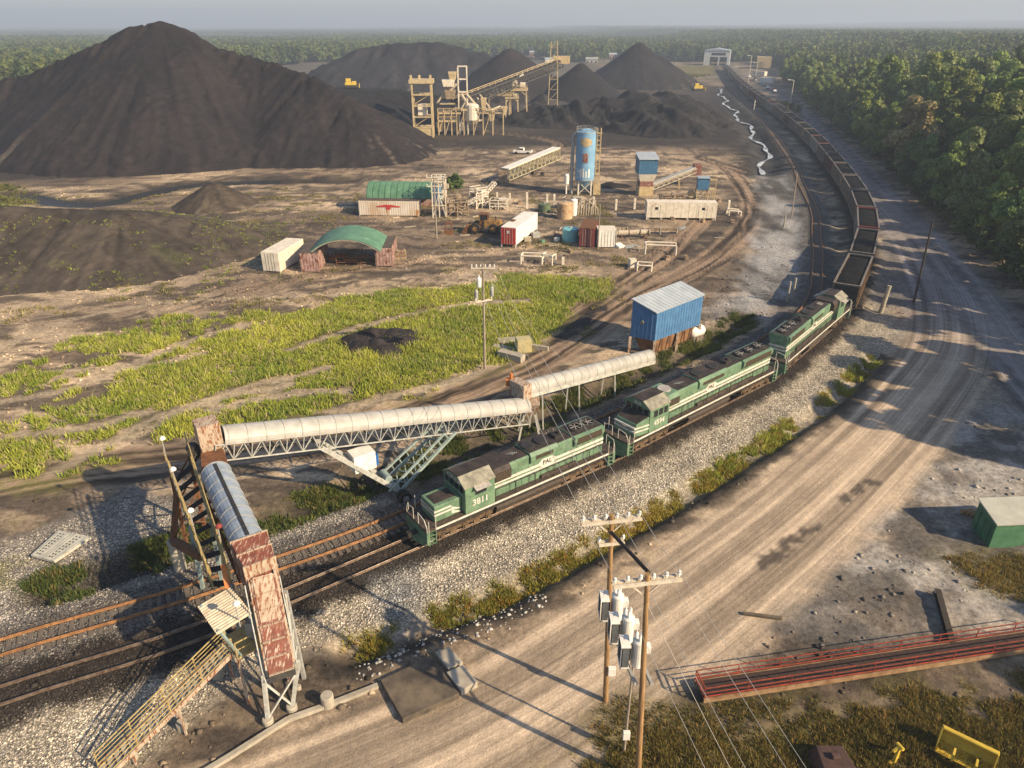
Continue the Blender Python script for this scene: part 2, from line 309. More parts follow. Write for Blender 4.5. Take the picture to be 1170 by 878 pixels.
def axis(a, s0, lim, grow):
    out = [a]; s = s0
    while out[-1] < lim: out.append(out[-1] + s); s = max(s0, s * grow if out[-1] > a + 60 else s0)
    return np.array(out)
xs = [0.0]; s = .33
while xs[-1] < 11000:
    xs.append(xs[-1] + s); s = .33 if xs[-1] < 38 else min(s * 1.022, 900)
xs = np.array(xs); xs = np.concatenate([-xs[:0:-1], xs])
ys = [8.0]; s = .33
while ys[-1] < 13000:
    ys.append(ys[-1] + s); s = .33 if ys[-1] < 75 else min(s * 1.013, 400)
ys = np.concatenate([[-900, -300, -120, -60, -30, -12, 0], np.array(ys)])
GX, GY = np.meshgrid(xs, ys); sh = GX.shape; X = GX.ravel(); Y = GY.ravel()
Z = ground_z(X, Y)
def colour_ground(X, Y):
    dv_, _ = pdist(X, Y, DITCH, 6); global DGM; DGM = sstep(1.5, .3, np.abs(dv_ - .3)) * sstep(.32, .48, fbm(X * .35, Y * .35, 4, 17)) * (.4 + .6 * sstep(.4, .5, fbm(X * 1.2, Y * 1.2, 3, 18)))
    n1 = fbm(X * .05, Y * .09, 5, 21); n2 = fbm(X * .35, Y * .5, 5, 31); n3 = fbm(X * 1.3, Y * 1.3, 4, 41)
    wx = X + (fbm(X * .1, Y * .1, 3, 51) - .5) * 9; wy = Y + (fbm(X * .1, Y * .1, 3, 61) - .5) * 9; st = fbm(wx * .10, wy * .55, 5, 71)
    tan = np.array([.50, .385, .26]); brown = np.array([.20, .15, .105]); coal = np.array([.022, .019, .018])
    C = brown + (tan - brown) * sstep(.36, .62, .45 * n1 + .3 * n2 + .25 * st)[:, None]
    def mixin(m, c):
        nonlocal C; m = np.clip(m, 0, 1)[:, None]; C = C * (1 - m) + np.asarray(c) * m
    mixin(sstep(.46, .57, st * .6 + n2 * .4) * .85, [.045, .036, .031]); mixin(sstep(.57, .66, fbm(wx * .05 + 9, wy * .16, 5, 123)) * .5, [.035, .03, .028])
    for P, w, a in COAL_AND_SHADE: mixin(softpoly(X, Y, P, w) * sstep(.12, .5, n2 * .5 + n3 * .2 + softpoly(X, Y, P, w * .8) * .45) * a, coal * (1 + n3[:, None]))
    streak = None
    for i, h in enumerate(HAUL):
        d, l = pdist(X, Y, h, 9); w = 3.6 if i < 3 else 3
        band = sstep(w, w * .5, np.abs(d) + (n2 - .5) * 2.5); sn = fbm(d * 1.6, l * .05, 4, 81 + i)
        mixin(band * (.88 if i < 3 else .45), np.array([.19, .135, .092]) * (.12 + 1.5 * sstep(.34, .66, sn))[:, None])
    for i, h in enumerate(TAN):
        d, l = pdist(X, Y, h, 4); mixin(sstep(.9, .3, np.abs(d) + (n3 - .5) * 1.2) * .7, [.36, .29, .2])
    # gravel
    g = softpoly(X, Y, GRAVEL, 1.2) * sstep(.25, .42, n2 * .35 + n3 * .2 + softpoly(X, Y, GRAVEL, 1.5) * .4)
    mixin(g, np.array([.44, .39, .315]) * (.75 + .5 * n2)[:, None]); gm = g
    b = softpoly(X, Y, BERM, 1.5); b = b * sstep(.35, .6, b * .6 + n2 * .5); mixin(b * .9, np.array([.36, .33, .29]) * (.7 + .5 * n3)[:, None]); gm = np.maximum(gm, b)
    for D in (offs(TRB, -6), ):
        d, l = pdist(X, Y, D, 14); m = sstep(4.5, 2, np.abs(d + (n2 - .5) * 3)) * sstep(84, 96, Y); mixin(m * .8, [.20, .20, .205]); gm = np.maximum(gm, m * .8)
    d, l = pdist(X, Y, offs(TRA, 8), 16); m = sstep(7, 3, np.abs(d + 2.5 + (n2 - .5) * 5)) * sstep(80, 95, Y) * sstep(420, 250, Y)
    mixin(m * .9, np.array([.24, .235, .23]) * (.35 + 1.4 * sstep(.3, .7, fbm(X * .3, Y * .12, 4, 33)))[:, None]); gm = np.maximum(gm, m * .7)
    # track beds
    da, _ = pdist(X, Y, TRA, 8); db, _ = pdist(X, Y, TRB, 8)
    m = sstep(3.2, 1.9, np.abs(da) + (n3 - .5)); mixin(m, np.array([.17, .155, .14]) * (.5 + n3)[:, None]); gm = np.maximum(gm, m)
    m = sstep(3.0, 1.6, np.abs(db) + (n3 - .5) * 1.6); mixin(m * .96, np.array([.038, .031, .027]) * (.6 + .8 * n3)[:, None])
    gm = np.maximum(gm, m * .6)
    # right yard: pale grey fines in patches
    p = softpoly(X, Y, pix([(850, 690), (960, 700), (1170, 740), (1300, 740), (1300, 440), (1170, 450), (1060, 470), (960, 560)]), 4)
    mixin(p * sstep(.2, .6, n2 * .6 + n1 * .5) * .9, np.array([.33, .305, .275]) * (.6 + .6 * n2)[:, None])
    mixin(p * sstep(.54, .66, fbm(X * .2, Y * .22, 5, 95)) * .8, [.08, .07, .06])
    # roads
    rd, rl = pdist(X, Y, ROAD, 12)
    band = sstep(5.8, 3.9, np.abs(rd) + (n2 - .5) * 2.2)
    sn = fbm(rd * 1.5, rl * .025, 4, 91)
    rc = np.array([.40, .315, .23])[None] * (.62 + .62 * sstep(.3, .7, sn))[:, None]
    fd = sstep(66, 98, Y)[:, None]; rc = rc * (1 - fd) + np.array([.19, .17, .165]) * (.4 + 1.1 * sstep(.3, .7, sn))[:, None] * fd
    mixin(band, rc)
    r2, l2 = pdist(X, Y, ROAD2, 12); mixin(sstep(5, 3, np.abs(r2) + (n2 - .5) * 2) * .8, np.array([.2, .18, .17]) * (.5 + 1.1 * sstep(.3, .7, fbm(r2 * 1.1, l2 * .03, 4, 92)))[:, None])
    for a in (pix([(962, 603), (975, 590), (1010, 560), (1000, 550), (968, 575)]), pix([(872, 648), (905, 622), (935, 602), (930, 597), (900, 612), (868, 640)])):
        pass
    # wet black stains along the road
    for P in (pix([(870, 645), (890, 630), (910, 615), (935, 601)]), pix([(962, 574), (975, 562), (992, 550), (1000, 552)])):
        d, _ = pdist(X, Y, np.array([q[:2] for q in P]), 4); mixin(sstep(.5, .1, np.abs(d) + (fbm(X * 1.6, Y * 1.6, 4, 19) - .5) * 1.9) * .8, [.05, .042, .038])
    # far: fields and earth
    far = sstep(350, 600, Y); mixin(far * .6, np.array([.13, .11, .08]) * (.5 + n1)[:, None])
    f2 = sstep(900, 1300, Y); mixin(f2, np.array([.035, .055, .022]) * (.6 + .8 * n1)[:, None])
    d, _ = pdist(X, Y, np.array([q[:2] for q in pix([(-80, 362), (0, 358), (130, 336), (200, 312), (285, 286), (300, 270)])]), 8); mixin(sstep(3.4, 1.2, np.abs(d) + (n3 - .5) * 1.5) * .6, tan * .9)
    mixin(f2 * sstep(.52, .58, fbm(X * .0012, Y * .0025, 3, 77)), [.11, .11, .055])
    # green
    gr = np.zeros(X.shape); tanm = np.zeros(X.shape)
    for h in TAN: d, l = pdist(X, Y, h, 4); tanm = np.maximum(tanm, sstep(1.5, .6, np.abs(d) + (n3 - .5) * 1.4))
    for P in GRASS:
        e = softpoly(X, Y, P, 3.0); gr = np.maximum(gr, e * (1 - .9 * tanm) * sstep(.535, .60, .62 * fbm(wx * .06, wy * .2, 5, 101) + .26 * n3 + .34 * e * (0.42 + .58 * sstep(-45, -8, X))))
    dv, _ = pdist(X, Y, DITCH, 6); e = sstep(2.0, .6, np.abs(dv - .2)); gr = np.maximum(gr, DGM)
    dv2, _ = pdist(X, Y, DITCH2, 6); e = sstep(3.0, 1.0, np.abs(dv2)); e = e * sstep(18, 24, Y); mixin(e * .85, [.045, .04, .03]); gr2 = e * sstep(.5, .62, n2 * .55 + n3 * .5)
    gr2 = np.maximum(gr2, 0)
    wd = np.zeros(X.shape)
    for P in WEED: e = softpoly(X, Y, P, 2.0); wd = np.maximum(wd, e * sstep(.40, .56, n2 * .5 + n3 * .4 + e * .15))
    for P in SCRUB: e = softpoly(X, Y, P, 4.0); wd = np.maximum(wd, e * sstep(.3, .5, n2 * .7 + e * .2))
    dk, _ = pdist(X, Y, DITCH, 6); mixin(sstep(1.3, .4, np.abs(dk + 1.3) + (n3 - .5)) * .85, [.04, .034, .028]); mixin(softpoly(X, Y, pix([(425, 668), (478, 652), (482, 700), (440, 728)]), 1) * sstep(.2, .5, n3 * .6 + .2) * .7, [.20, .22, .24])
    mixin(gr * .7, np.array([.19, .185, .05]) * (.6 + .8 * n3)[:, None]); mixin(gr2 * .8, [.055, .07, .02]); mixin(wd * .8, np.array([.12, .105, .025]) * (.6 + .8 * n3)[:, None])
    # wet margins of the creek
    for D, w in ((CREEK, 9), (PONDL, 6)):
        d, _ = pdist(X, Y, D, 20); mixin(sstep(w, w * .4, np.abs(d) + (n2 - .5) * 8) * .85, [.022, .02, .02])
    return C, np.clip(gm * (1 - band), 0, 1), gr, gr2, wd
Z2 = Z.reshape(sh)
def gz(x, y):
    i = min(max(int(np.searchsorted(xs, x)) - 1, 0), len(xs) - 2); j = min(max(int(np.searchsorted(ys, y)) - 1, 0), len(ys) - 2); a = (x - xs[i]) / (xs[i + 1] - xs[i]); b = (y - ys[j]) / (ys[j + 1] - ys[j])
    return float((Z2[j, i] * (1 - a) + Z2[j, i + 1] * a) * (1 - b) + (Z2[j + 1, i] * (1 - a) + Z2[j + 1, i + 1] * a) * b)
C, GMASK, GRM, GR2, WDM = colour_ground(X, Y)
def ground_material():
    m = bpy.data.materials.new('ground_soil'); m.use_nodes = True; t = m.node_tree; N = t.nodes; L = t.links; b = N['Principled BSDF']
    b.inputs['Roughness'].default_value = .93; b.inputs['Specular IOR Level'].default_value = .15
    def math_(op, a, c=None, d=None):
        n = N.new('ShaderNodeMath'); n.operation = op
        for i, q in enumerate((a, c, d)):
            if q is None: continue
            if isinstance(q, (int, float)): n.inputs[i].default_value = q
            else: L.new(q, n.inputs[i])
        return n.outputs[0]
    tc = N.new('ShaderNodeTexCoord').outputs['Object']
    a = N.new('ShaderNodeAttribute'); a.attribute_name = 'Col'
    gm = N.new('ShaderNodeAttribute'); gm.attribute_name = 'gravel'
    def noise(sc, det=8, rg=.65, vec=tc):
        n = N.new('ShaderNodeTexNoise'); n.inputs['Scale'].default_value = sc; n.inputs['Detail'].default_value = det; n.inputs['Roughness'].default_value = rg; L.new(vec, n.inputs['Vector']); return n.outputs[0]
    def mrange(x, a0, a1, b0, b1):
        n = N.new('ShaderNodeMapRange'); [setattr(n.inputs[i + 1], 'default_value', q) for i, q in enumerate((a0, a1, b0, b1))]; L.new(x, n.inputs[0]); return n.outputs[0]
    k1 = mrange(noise(2.2, 10, .74), .33, .67, .50, 1.50); k2 = mrange(noise(.35, 6), .3, .7, .85, 1.15); k3 = mrange(noise(9, 4, .7), .3, .7, .75, 1.25)
    rd = N.new('ShaderNodeAttribute'); rd.attribute_name = 'lane'
    ks = mrange(noise(1.0, 6, .6, rd.outputs['Vector']), .32, .68, .70, 1.28)
    v = N.new('ShaderNodeTexVoronoi'); v.inputs['Scale'].default_value = 7.5; L.new(tc, v.inputs['Vector'])
    kv = mrange(v.outputs['Color'], 0, 1, .5, 1.5)
    kd = mrange(v.outputs['Distance'], .0, .6, 1.25, .45)
    kg = math_('MULTIPLY', kv, kd)
    kgm = N.new('ShaderNodeMix'); kgm.data_type = 'FLOAT'; L.new(gm.outputs['Fac'], kgm.inputs[0]); kgm.inputs[2].default_value = 1.0; L.new(kg, kgm.inputs[3])
    lm = N.new('ShaderNodeAttribute'); lm.attribute_name = 'lanemask'
    ksm = N.new('ShaderNodeMix'); ksm.data_type = 'FLOAT'; L.new(lm.outputs['Fac'], ksm.inputs[0]); ksm.inputs[2].default_value = 1.0; L.new(ks, ksm.inputs[3])
    k1m = N.new('ShaderNodeMix'); k1m.data_type = 'FLOAT'; L.new(math_('MULTIPLY', lm.outputs['Fac'], .75), k1m.inputs[0]); L.new(k1, k1m.inputs[2]); k1m.inputs[3].default_value = 1.0
    k = math_('MULTIPLY', math_('MULTIPLY', math_('MULTIPLY', k1m.outputs[0], k2), math_('MULTIPLY', k3, kgm.outputs[0])), ksm.outputs[0])
    sc = N.new('ShaderNodeVectorMath'); sc.operation = 'SCALE'; L.new(a.outputs['Color'], sc.inputs[0]); L.new(k, sc.inputs['Scale']); L.new(sc.outputs[0], b.inputs['Base Color'])
    bp = N.new('ShaderNodeBump'); bp.inputs['Strength'].default_value = .7; bp.inputs['Distance'].default_value = .12
    hh = math_('ADD', math_('MULTIPLY', noise(1.8, 8, .7), .9), math_('MULTIPLY', math_('MULTIPLY', v.outputs['Distance'], gm.outputs['Fac']), -.8))
    hh = math_('ADD', hh, math_('MULTIPLY', noise(8, 4), .25))
    L.new(hh, bp.inputs['Height']); L.new(bp.outputs[0], b.inputs['Normal'])
    return m
rd_, rl_ = pdist(X, Y, ROAD, 12); lane = np.zeros((len(X), 3)); lmask = np.zeros(len(X))
for D, w in ((ROAD, 6), (ROAD2, 5), (HAUL[0], 4), (HAUL[1], 3.5), (HAUL[2], 4)):
    d, l = pdist(X, Y, D, 12); q = (np.abs(d) < w) & (lmask < .5); lane[q, 0] = d[q] * 4.2; lane[q, 1] = l[q] * .035; lmask = np.maximum(lmask, np.where(q, sstep(w, w * .6, np.abs(d)), 0))
ground = npmesh('ground', np.stack([X, Y, Z], 1), gridfaces(*sh), ground_material(), C, smooth=True, extra={'gravel': GMASK, 'lane': lane, 'lanemask': lmask})
tag(ground, kind='structure')

# water: creek and pond, lying in their cut channels
WATER = bpy.data.materials.new('water'); WATER.use_nodes = True
_b = WATER.node_tree.nodes['Principled BSDF']; _b.inputs['Base Color'].default_value = (.03, .035, .04, 1); _b.inputs['Roughness'].default_value = .12; _b.inputs['Specular IOR Level'].default_value = .8
WSKYFOAM = mat('sky toned creek water', (.62, .63, .62), (.16, .17, .18), .35, rough=.25, bump=.3, lo=.42, hi=.6)  # pale tone: the sky's reflection painted into the water, with foam
def ribbon(name, P, wfun, z, m, dz=0):
    T = np.gradient(P, axis=0); T /= np.linalg.norm(T, axis=1)[:, None]; N_ = np.stack([-T[:, 1], T[:, 0]], 1); V = []; 
    for i, p in enumerate(P):
        w = wfun(i)
        for s_ in (-1, -.33, .33, 1): q = p + N_[i] * w * s_; V.append((q[0], q[1], z))
    F = [(4 * i + k, 4 * i + k + 1, 4 * i + 5 + k, 4 * i + 4 + k) for i in range(len(P) - 1) for k in range(3)]
    o = npmesh(name, V, F, m, smooth=True); return tag(o, kind='structure')
ribbon('pond_water', PONDL[:-8], lambda i: 3.4 + 1.0 * math.sin(i * .23), -.45, WATER)
CR2 = CREEK + np.stack([np.sin(np.arange(len(CREEK)) * .16) * 1.5 + np.sin(np.arange(len(CREEK)) * .37) * .7, np.zeros(len(CREEK))], 1)
ribbon('creek_water', CR2, lambda i: .50 + .28 * math.sin(i * .7), -.6, WSKYFOAM)

# ------------------------------------------------------------------ coal and spoil heaps
COALM = attr_mat('coal_surface', bump=.9, bscale=.9, nscale=.5, amp=.45)
V3 = lambda *a: Vector(a)
def heap(name, label, ridge, slope, res, col=(.042, .032, .030), col2=(.022, .019, .019), seed=0, gully=1.0, group=None, flat=0.0, green=0, cat='coal pile', low=None, furrow=0):
    """ridge: world points (x, y, z); the sides fall at `slope` away from it"""
    Rg = np.array([tuple(p) for p in ridge], float); hmax = Rg[:, 2].max(); rad = hmax / slope + flat + 3
    x0, x1 = Rg[:, 0].min() - rad, Rg[:, 0].max() + rad; y0, y1 = Rg[:, 1].min() - rad, Rg[:, 1].max() + rad
    gx, gy = np.meshgrid(np.arange(x0, x1, res), np.arange(y0, y1, res)); s = gx.shape; x = gx.ravel(); y = gy.ravel()
    wob = (fbm(x * .035 + seed, y * .035, 3, seed) - .5) * 9 * min(1, hmax / 12); best = np.full(x.shape, -99.0); ang = np.zeros(x.shape); dist = np.zeros(x.shape)
    segs = list(zip(Rg[:-1], Rg[1:])) if len(Rg) > 1 else [(Rg[0], Rg[0] + (1e-3, 0, 0))]
    for a, b in segs:
        v = b[:2] - a[:2]; L2 = max(v @ v, 1e-9); t = np.clip(((x - a[0]) * v[0] + (y - a[1]) * v[1]) / L2, 0, 1)
        qx = a[0] + t * v[0]; qy = a[1] + t * v[1]; d = np.hypot(x - qx, y - qy); zz = a[2] + t * (b[2] - a[2])
        h = zz - slope * np.maximum(np.sqrt(d * d + 2.2) - 1.4 - flat, 0) 
        m = h > best; best[m] = h[m]; dist[m] = d[m]
        ang[m] = (np.arctan2(y - qy, x - qx) * 18 + t * math.sqrt(L2) * .9)[m]
    env = np.clip(best / hmax, 0, 1); rel = np.clip(1 - env, 0, 1)
    g1 = .55 * fbm(ang * .8, dist * .03 + 3, 4, seed + 1) + .45 * fbm(ang * 3.1, dist * .02 + 3, 3, seed + 13); g2 = fbm(x * .12, y * .12, 5, seed + 2)
    h = best + wob * sstep(0, .3, rel) * .35 + (g1 - .5) * gully * 1.05 * sstep(0, .25, rel) * sstep(0, .15, env) + (g2 - .5) * 1.3 * gully * min(1, hmax / 8)
    h += -.7 * gully * sstep(.62, .8, fbm(ang * .5, dist * .02, 3, seed + 9)) * sstep(.05, .3, env)
    h = h + (.35 if cat == 'mound' else 1) * (fbm(x * .45, y * .45, 4, seed + 12) - .5) * min(1.2, .2 + hmax * .05) * (1.6 * sstep(.22, .0, env) + .35) * min(1, hmax / 3)
    if furrow:
        q = (x * .55 + y * .22) * .42 + (fbm(x * .03, y * .03, 3, seed + 30) - .5) * 9; fr_ = 1 - np.abs(np.sin(q)); h = h + furrow * (fr_ - .35) * sstep(.03, .3, env) * (.4 + fbm(x * .05, y * .05, 3, seed + 31))
    rl = 1 - np.abs(2 * fbm(ang * 1.7, dist * .015 + 1, 3, seed + 40) - 1) * 2.2; h = h - .45 * gully * np.clip(rl, 0, 1) * sstep(.05, .25, rel) * sstep(0, .12, env) * min(1, hmax / 10)
    z = np.maximum(h, -.8)
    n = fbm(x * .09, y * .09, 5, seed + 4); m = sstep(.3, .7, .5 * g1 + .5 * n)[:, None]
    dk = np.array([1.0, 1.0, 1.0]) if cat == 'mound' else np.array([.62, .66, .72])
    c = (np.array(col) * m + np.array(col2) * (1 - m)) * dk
    pale = (sstep(.66, .74, fbm(ang * .7, dist * .015, 4, seed + 6)) * sstep(.75, .98, rel) * .5)[:, None]; c = c * (1 - pale) + np.array([.17, .14, .11]) * pale
    if green: q = (sstep(.56, .66, fbm(x * .25, y * .3, 5, seed + 8)) * green * sstep(.3, .8, rel))[:, None]; c = c * (1 - q) + np.array([.13, .15, .04]) * q
    keep = (z > -.75).reshape(s); k2 = keep[:-1, :-1] | keep[1:, :-1] | keep[:-1, 1:] | keep[1:, 1:]
    F = gridfaces(*s)[k2.ravel()]; V = np.stack([x, y, z], 1); used = np.unique(F); mp = np.zeros(len(V), int); mp[used] = np.arange(len(used))
    o = npmesh(name, V[used], mp[F], COALM, c[used], smooth=True); return tag(o, label, cat, group)
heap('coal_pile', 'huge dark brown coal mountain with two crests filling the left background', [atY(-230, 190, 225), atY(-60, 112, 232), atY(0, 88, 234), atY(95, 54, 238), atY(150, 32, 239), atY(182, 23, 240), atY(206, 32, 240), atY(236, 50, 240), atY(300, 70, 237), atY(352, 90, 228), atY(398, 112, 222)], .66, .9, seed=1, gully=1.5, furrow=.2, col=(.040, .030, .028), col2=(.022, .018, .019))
heap('coal_pile', 'low black coal bank behind the lattice tower, spilling from the foot of the coal mountain', [atY(395, 108, 262), atY(430, 103, 290), atY(475, 106, 300), atY(520, 112, 310)], .45, 1.3, seed=2, col=(.024, .021, .022), col2=(.012, .011, .012))
heap('coal_pile', 'small rounded brown coal heap at the right foot of the coal mountain', [atY(402, 133, 238), atY(425, 124, 243), atY(440, 134, 240)], .55, .9, seed=3, col=(.05, .037, .032))
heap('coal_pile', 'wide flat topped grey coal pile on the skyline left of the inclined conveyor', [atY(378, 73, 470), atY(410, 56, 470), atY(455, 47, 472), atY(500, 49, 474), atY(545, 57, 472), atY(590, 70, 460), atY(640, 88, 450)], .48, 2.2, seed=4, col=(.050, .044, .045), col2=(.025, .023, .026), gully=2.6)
heap('coal_pile', 'small brown cone standing on the right shoulder of the wide grey coal pile', [atY(583, 55, 415)], .62, 1.6, seed=5, col=(.05, .038, .036))
heap('coal_pile', 'sharp dark cone of coal in front of the double peaked pile', [atY(664, 72, 392)], .72, 1.2, seed=6, gully=.5, col=(.032, .026, .026), col2=(.022, .019, .02))
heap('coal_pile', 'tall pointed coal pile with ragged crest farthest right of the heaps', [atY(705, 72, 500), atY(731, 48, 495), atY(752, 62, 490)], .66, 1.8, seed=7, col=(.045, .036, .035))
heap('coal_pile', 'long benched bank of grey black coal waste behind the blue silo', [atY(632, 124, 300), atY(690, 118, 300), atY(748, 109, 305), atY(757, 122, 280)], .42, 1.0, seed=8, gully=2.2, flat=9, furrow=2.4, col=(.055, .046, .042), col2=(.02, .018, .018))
heap('coal_pile', 'grey spoil bank with pale face right of the processing plant', [atY(600, 118, 330), atY(622, 108, 335), atY(650, 118, 330)], .5, 1.1, seed=9, furrow=1.5, col=(.12, .105, .095), col2=(.035, .03, .03))
heap('spoil_mound', 'broad low dark spoil mound with green weeds at the left edge', [V3(-190, 112, 7.4), V3(-120, 116, 7.2), V3(-86, 118, 7.4), V3(-66, 120, 6.2), V3(-52, 122, 3.6), V3(-42, 123.5, 1.2)], .30, .5, seed=10, col=(.078, .062, .049), col2=(.034, .028, .023), green=.15, gully=.6, cat='mound')
heap('spoil_mound', 'small conical brown dirt heap beside the blue pond', [atY(243, 209, 153)], .62, .5, seed=11, col=(.09, .07, .05), col2=(.04, .032, .026), gully=.5, cat='mound')
for i, (u, v, Y_, r) in enumerate([(404, 374, 79, .8), (425, 373, 80.5, .95), (452, 372, 80.5, .9), (412, 390, 77, .8), (432, 386, 77.5, .9), (458, 385, 78.5, .8), (440, 396, 76, .7)]):
    p = atY(u, v, Y_); p.z = r * 1.15
    heap('coal_heap', ['leftmost low dark heap of the group in the green weeds', 'tallest dark heap at the back of the group in the green weeds', 'dark heap at the back right of the group in the weeds', 'dark heap at the front left of the group in the weeds', 'dark heap in the middle of the group in the weeds', 'rightmost dark heap of the group in the green weeds', 'smallest dark heap at the front of the group in the weeds'][i], [p, p + Vector((.9, .2, -.25))], .75, .25, seed=20 + i, col=(.06, .045, .038), col2=(.028, .024, .023), gully=.25, group='dumped coal heaps in the weeds', cat='heap')
heap('coal_heap', 'black coal heap on the ground left of the blue and rust hopper tower', [atY(697, 208, 172), atY(712, 210, 172)], .6, .5, seed=31, gully=.3, cat='heap')
heap('coal_heap', 'dark windrow of coal along the haul road left of the blue building', [atY(640, 385, 80), atY(685, 352, 90), atY(705, 337, 96)], .5, .4, seed=32, gully=.3, cat='heap', col=(.09, .07, .055), col2=(.03, .026, .024))

# ------------------------------------------------------------------ railway
M_RAIL = mat('rusty rail', (.30, .15, .06), (.14, .065, .028), 3, rough=.6, bump=.1)
M_RAILTOP = mat('worn rail', (.22, .17, .13), (.10, .06, .04), 3, rough=.35, metal=.4)
M_TIE = mat('weathered tie', (.17, .145, .12), (.07, .055, .045), 4, stretch=(1, 6, 1), bump=.4)
BEDZ = .32
def along(P):
    L = np.concatenate([[0], np.cumsum(np.linalg.norm(np.diff(P, axis=0), axis=1))])
    def f(s): return np.array([np.interp(s, L, P[:, 0]), np.interp(s, L, P[:, 1])])
    return f, L[-1], L
def make_track(name, label, P, rail_m, near_ties, tie_z):
    t = thing(name, label, 'railway track', (0, 0, 0)); f, LL, _ = along(P)
    for sg in (-1, 1):
        Q = offs(P, .7175 * sg); V = []; prof = [(-.09, .16), (.09, .16), (.05, .19), (.04, .28), (.055, .33), (-.055, .33), (-.04, .28), (-.05, .19)]
        T = np.gradient(Q, axis=0); T /= np.linalg.norm(T, axis=1)[:, None]
        for q, d in zip(Q, T):
            for a, z in prof: V.append((q[0] - d[1] * a, q[1] + d[0] * a, BEDZ - .06 + z))
        n = len(prof); F = [(i * n + k, i * n + (k + 1) % n, (i + 1) * n + (k + 1) % n, (i + 1) * n + k) for i in range(len(Q) - 1) for k in range(n)]
        npmesh('rail', V, F, rail_m, parent=t)
    b = MB(); b.box(-1.3, 1.3, -.13, .13, -.1, .1); tie0 = None; s = near_ties[0]; cnt = 0
    far = MB()
    while s < LL - 3:
        p = f(s); q = f(s + .3); a = math.atan2(q[1] - p[1], q[0] - p[0]) + math.pi / 2; z = BEDZ + tie_z + random.uniform(-.012, .012); a += random.uniform(-.02, .02)
        if cnt < 100 and s < near_ties[1]:
            if tie0 is None: tie0 = b.build('tie', M_TIE, t); o = tie0
            else: o = tie0.copy(); COL.objects.link(o); o.parent = t
            o.location = (p[0], p[1], z); o.rotation_euler = (0, 0, a); cnt += 1
        elif math.hypot(*p) < 330:
            far.M = Matrix.Translation((p[0], p[1], z)) @ Matrix.Rotation(a, 4, 'Z'); far.box(-1.3, 1.3, -.13, .13, -.1, .1)
        s += .56
    o = far.build('ties', M_TIE, t); o['kind'] = 'stuff'; return t
def arc_at(P, xy):
    f, LL, L = along(P); i = np.argmin(np.hypot(P[:, 0] - xy[0], P[:, 1] - xy[1])); return L[i]
TA = make_track('railway_track', 'empty outer railway track with orange rusty rails and pale ties beside the train', TRA, M_RAIL, (arc_at(TRA, (-37, 27)), arc_at(TRA, (8, 58))), -.03)
TB = make_track('railway_track', 'coal dusted railway track that carries the green locomotives and coal cars', TRB, M_RAILTOP, (arc_at(TRB, (-34, 23)), arc_at(TRB, (-5, 43))), -.15)

# ------------------------------------------------------------------ train materials
M_GREEN = mat('locomotive green', (.15, .24, .15), (.09, .155, .10), 1.6, rough=.45, bump=.04, rust=.12, rustc=(.07, .085, .055))
M_WHITE = mat('dirty white stripe', (.62, .60, .54), (.42, .39, .34), 2.5, rough=.55, bump=.03)
M_ROOF = mat('sooty roof', (.060, .046, .040), (.022, .018, .017), 1.4, rough=.7, bump=.1)
M_GRILL = mat('brown grille', (.075, .055, .035), (.025, .02, .016), 5, rough=.7, stretch=(8, 1, 1), bump=.5)
M_UNDER = mat('rusty underframe', (.16, .105, .06), (.05, .037, .027), 3, rough=.8, bump=.3)
M_DECK = mat('deck brown', (.085, .065, .05), (.04, .032, .028), 3, rough=.8)
M_GLASS = mat('dark window', (.012, .015, .018), (.02, .024, .028), 2, rough=.12, bump=0, spec=.7)
M_BEIGE = mat('beige cab roof edge', (.30, .28, .22), (.14, .135, .105), 2, rough=.55, bump=.05)
M_STEEL = mat('light steel', (.42, .40, .37), (.26, .23, .20), 3, rough=.5, bump=.05)
M_DARK = mat('dark steel', (.04, .037, .034), (.02, .019, .018), 3, rough=.6)
M_RED = mat('red paint', (.24, .045, .035), (.14, .03, .025), 3, rough=.5)
def text_mesh(name, txt, size, m, parent, loc, rot, depth=.012, align='CENTER'):
    cu = bpy.data.curves.new(name, 'FONT'); cu.body = txt; cu.size = size; cu.extrude = depth; cu.align_x = align; cu.align_y = 'CENTER'; cu.offset = size * .018
    tmp = bpy.data.objects.new('tmp', cu); COL.objects.link(tmp); bpy.context.view_layer.update()
    me = bpy.data.meshes.new_from_object(tmp.evaluated_get(bpy.context.evaluated_depsgraph_get())); bpy.data.objects.remove(tmp)
    me.name = name; me.materials.clear(); me.materials.append(m); o = bpy.data.objects.new(name, me); COL.objects.link(o); o.parent = parent; o.location = loc; o.rotation_euler = rot; return o
SIDE = (R(90), 0, 0)                      # lettering on the -y side
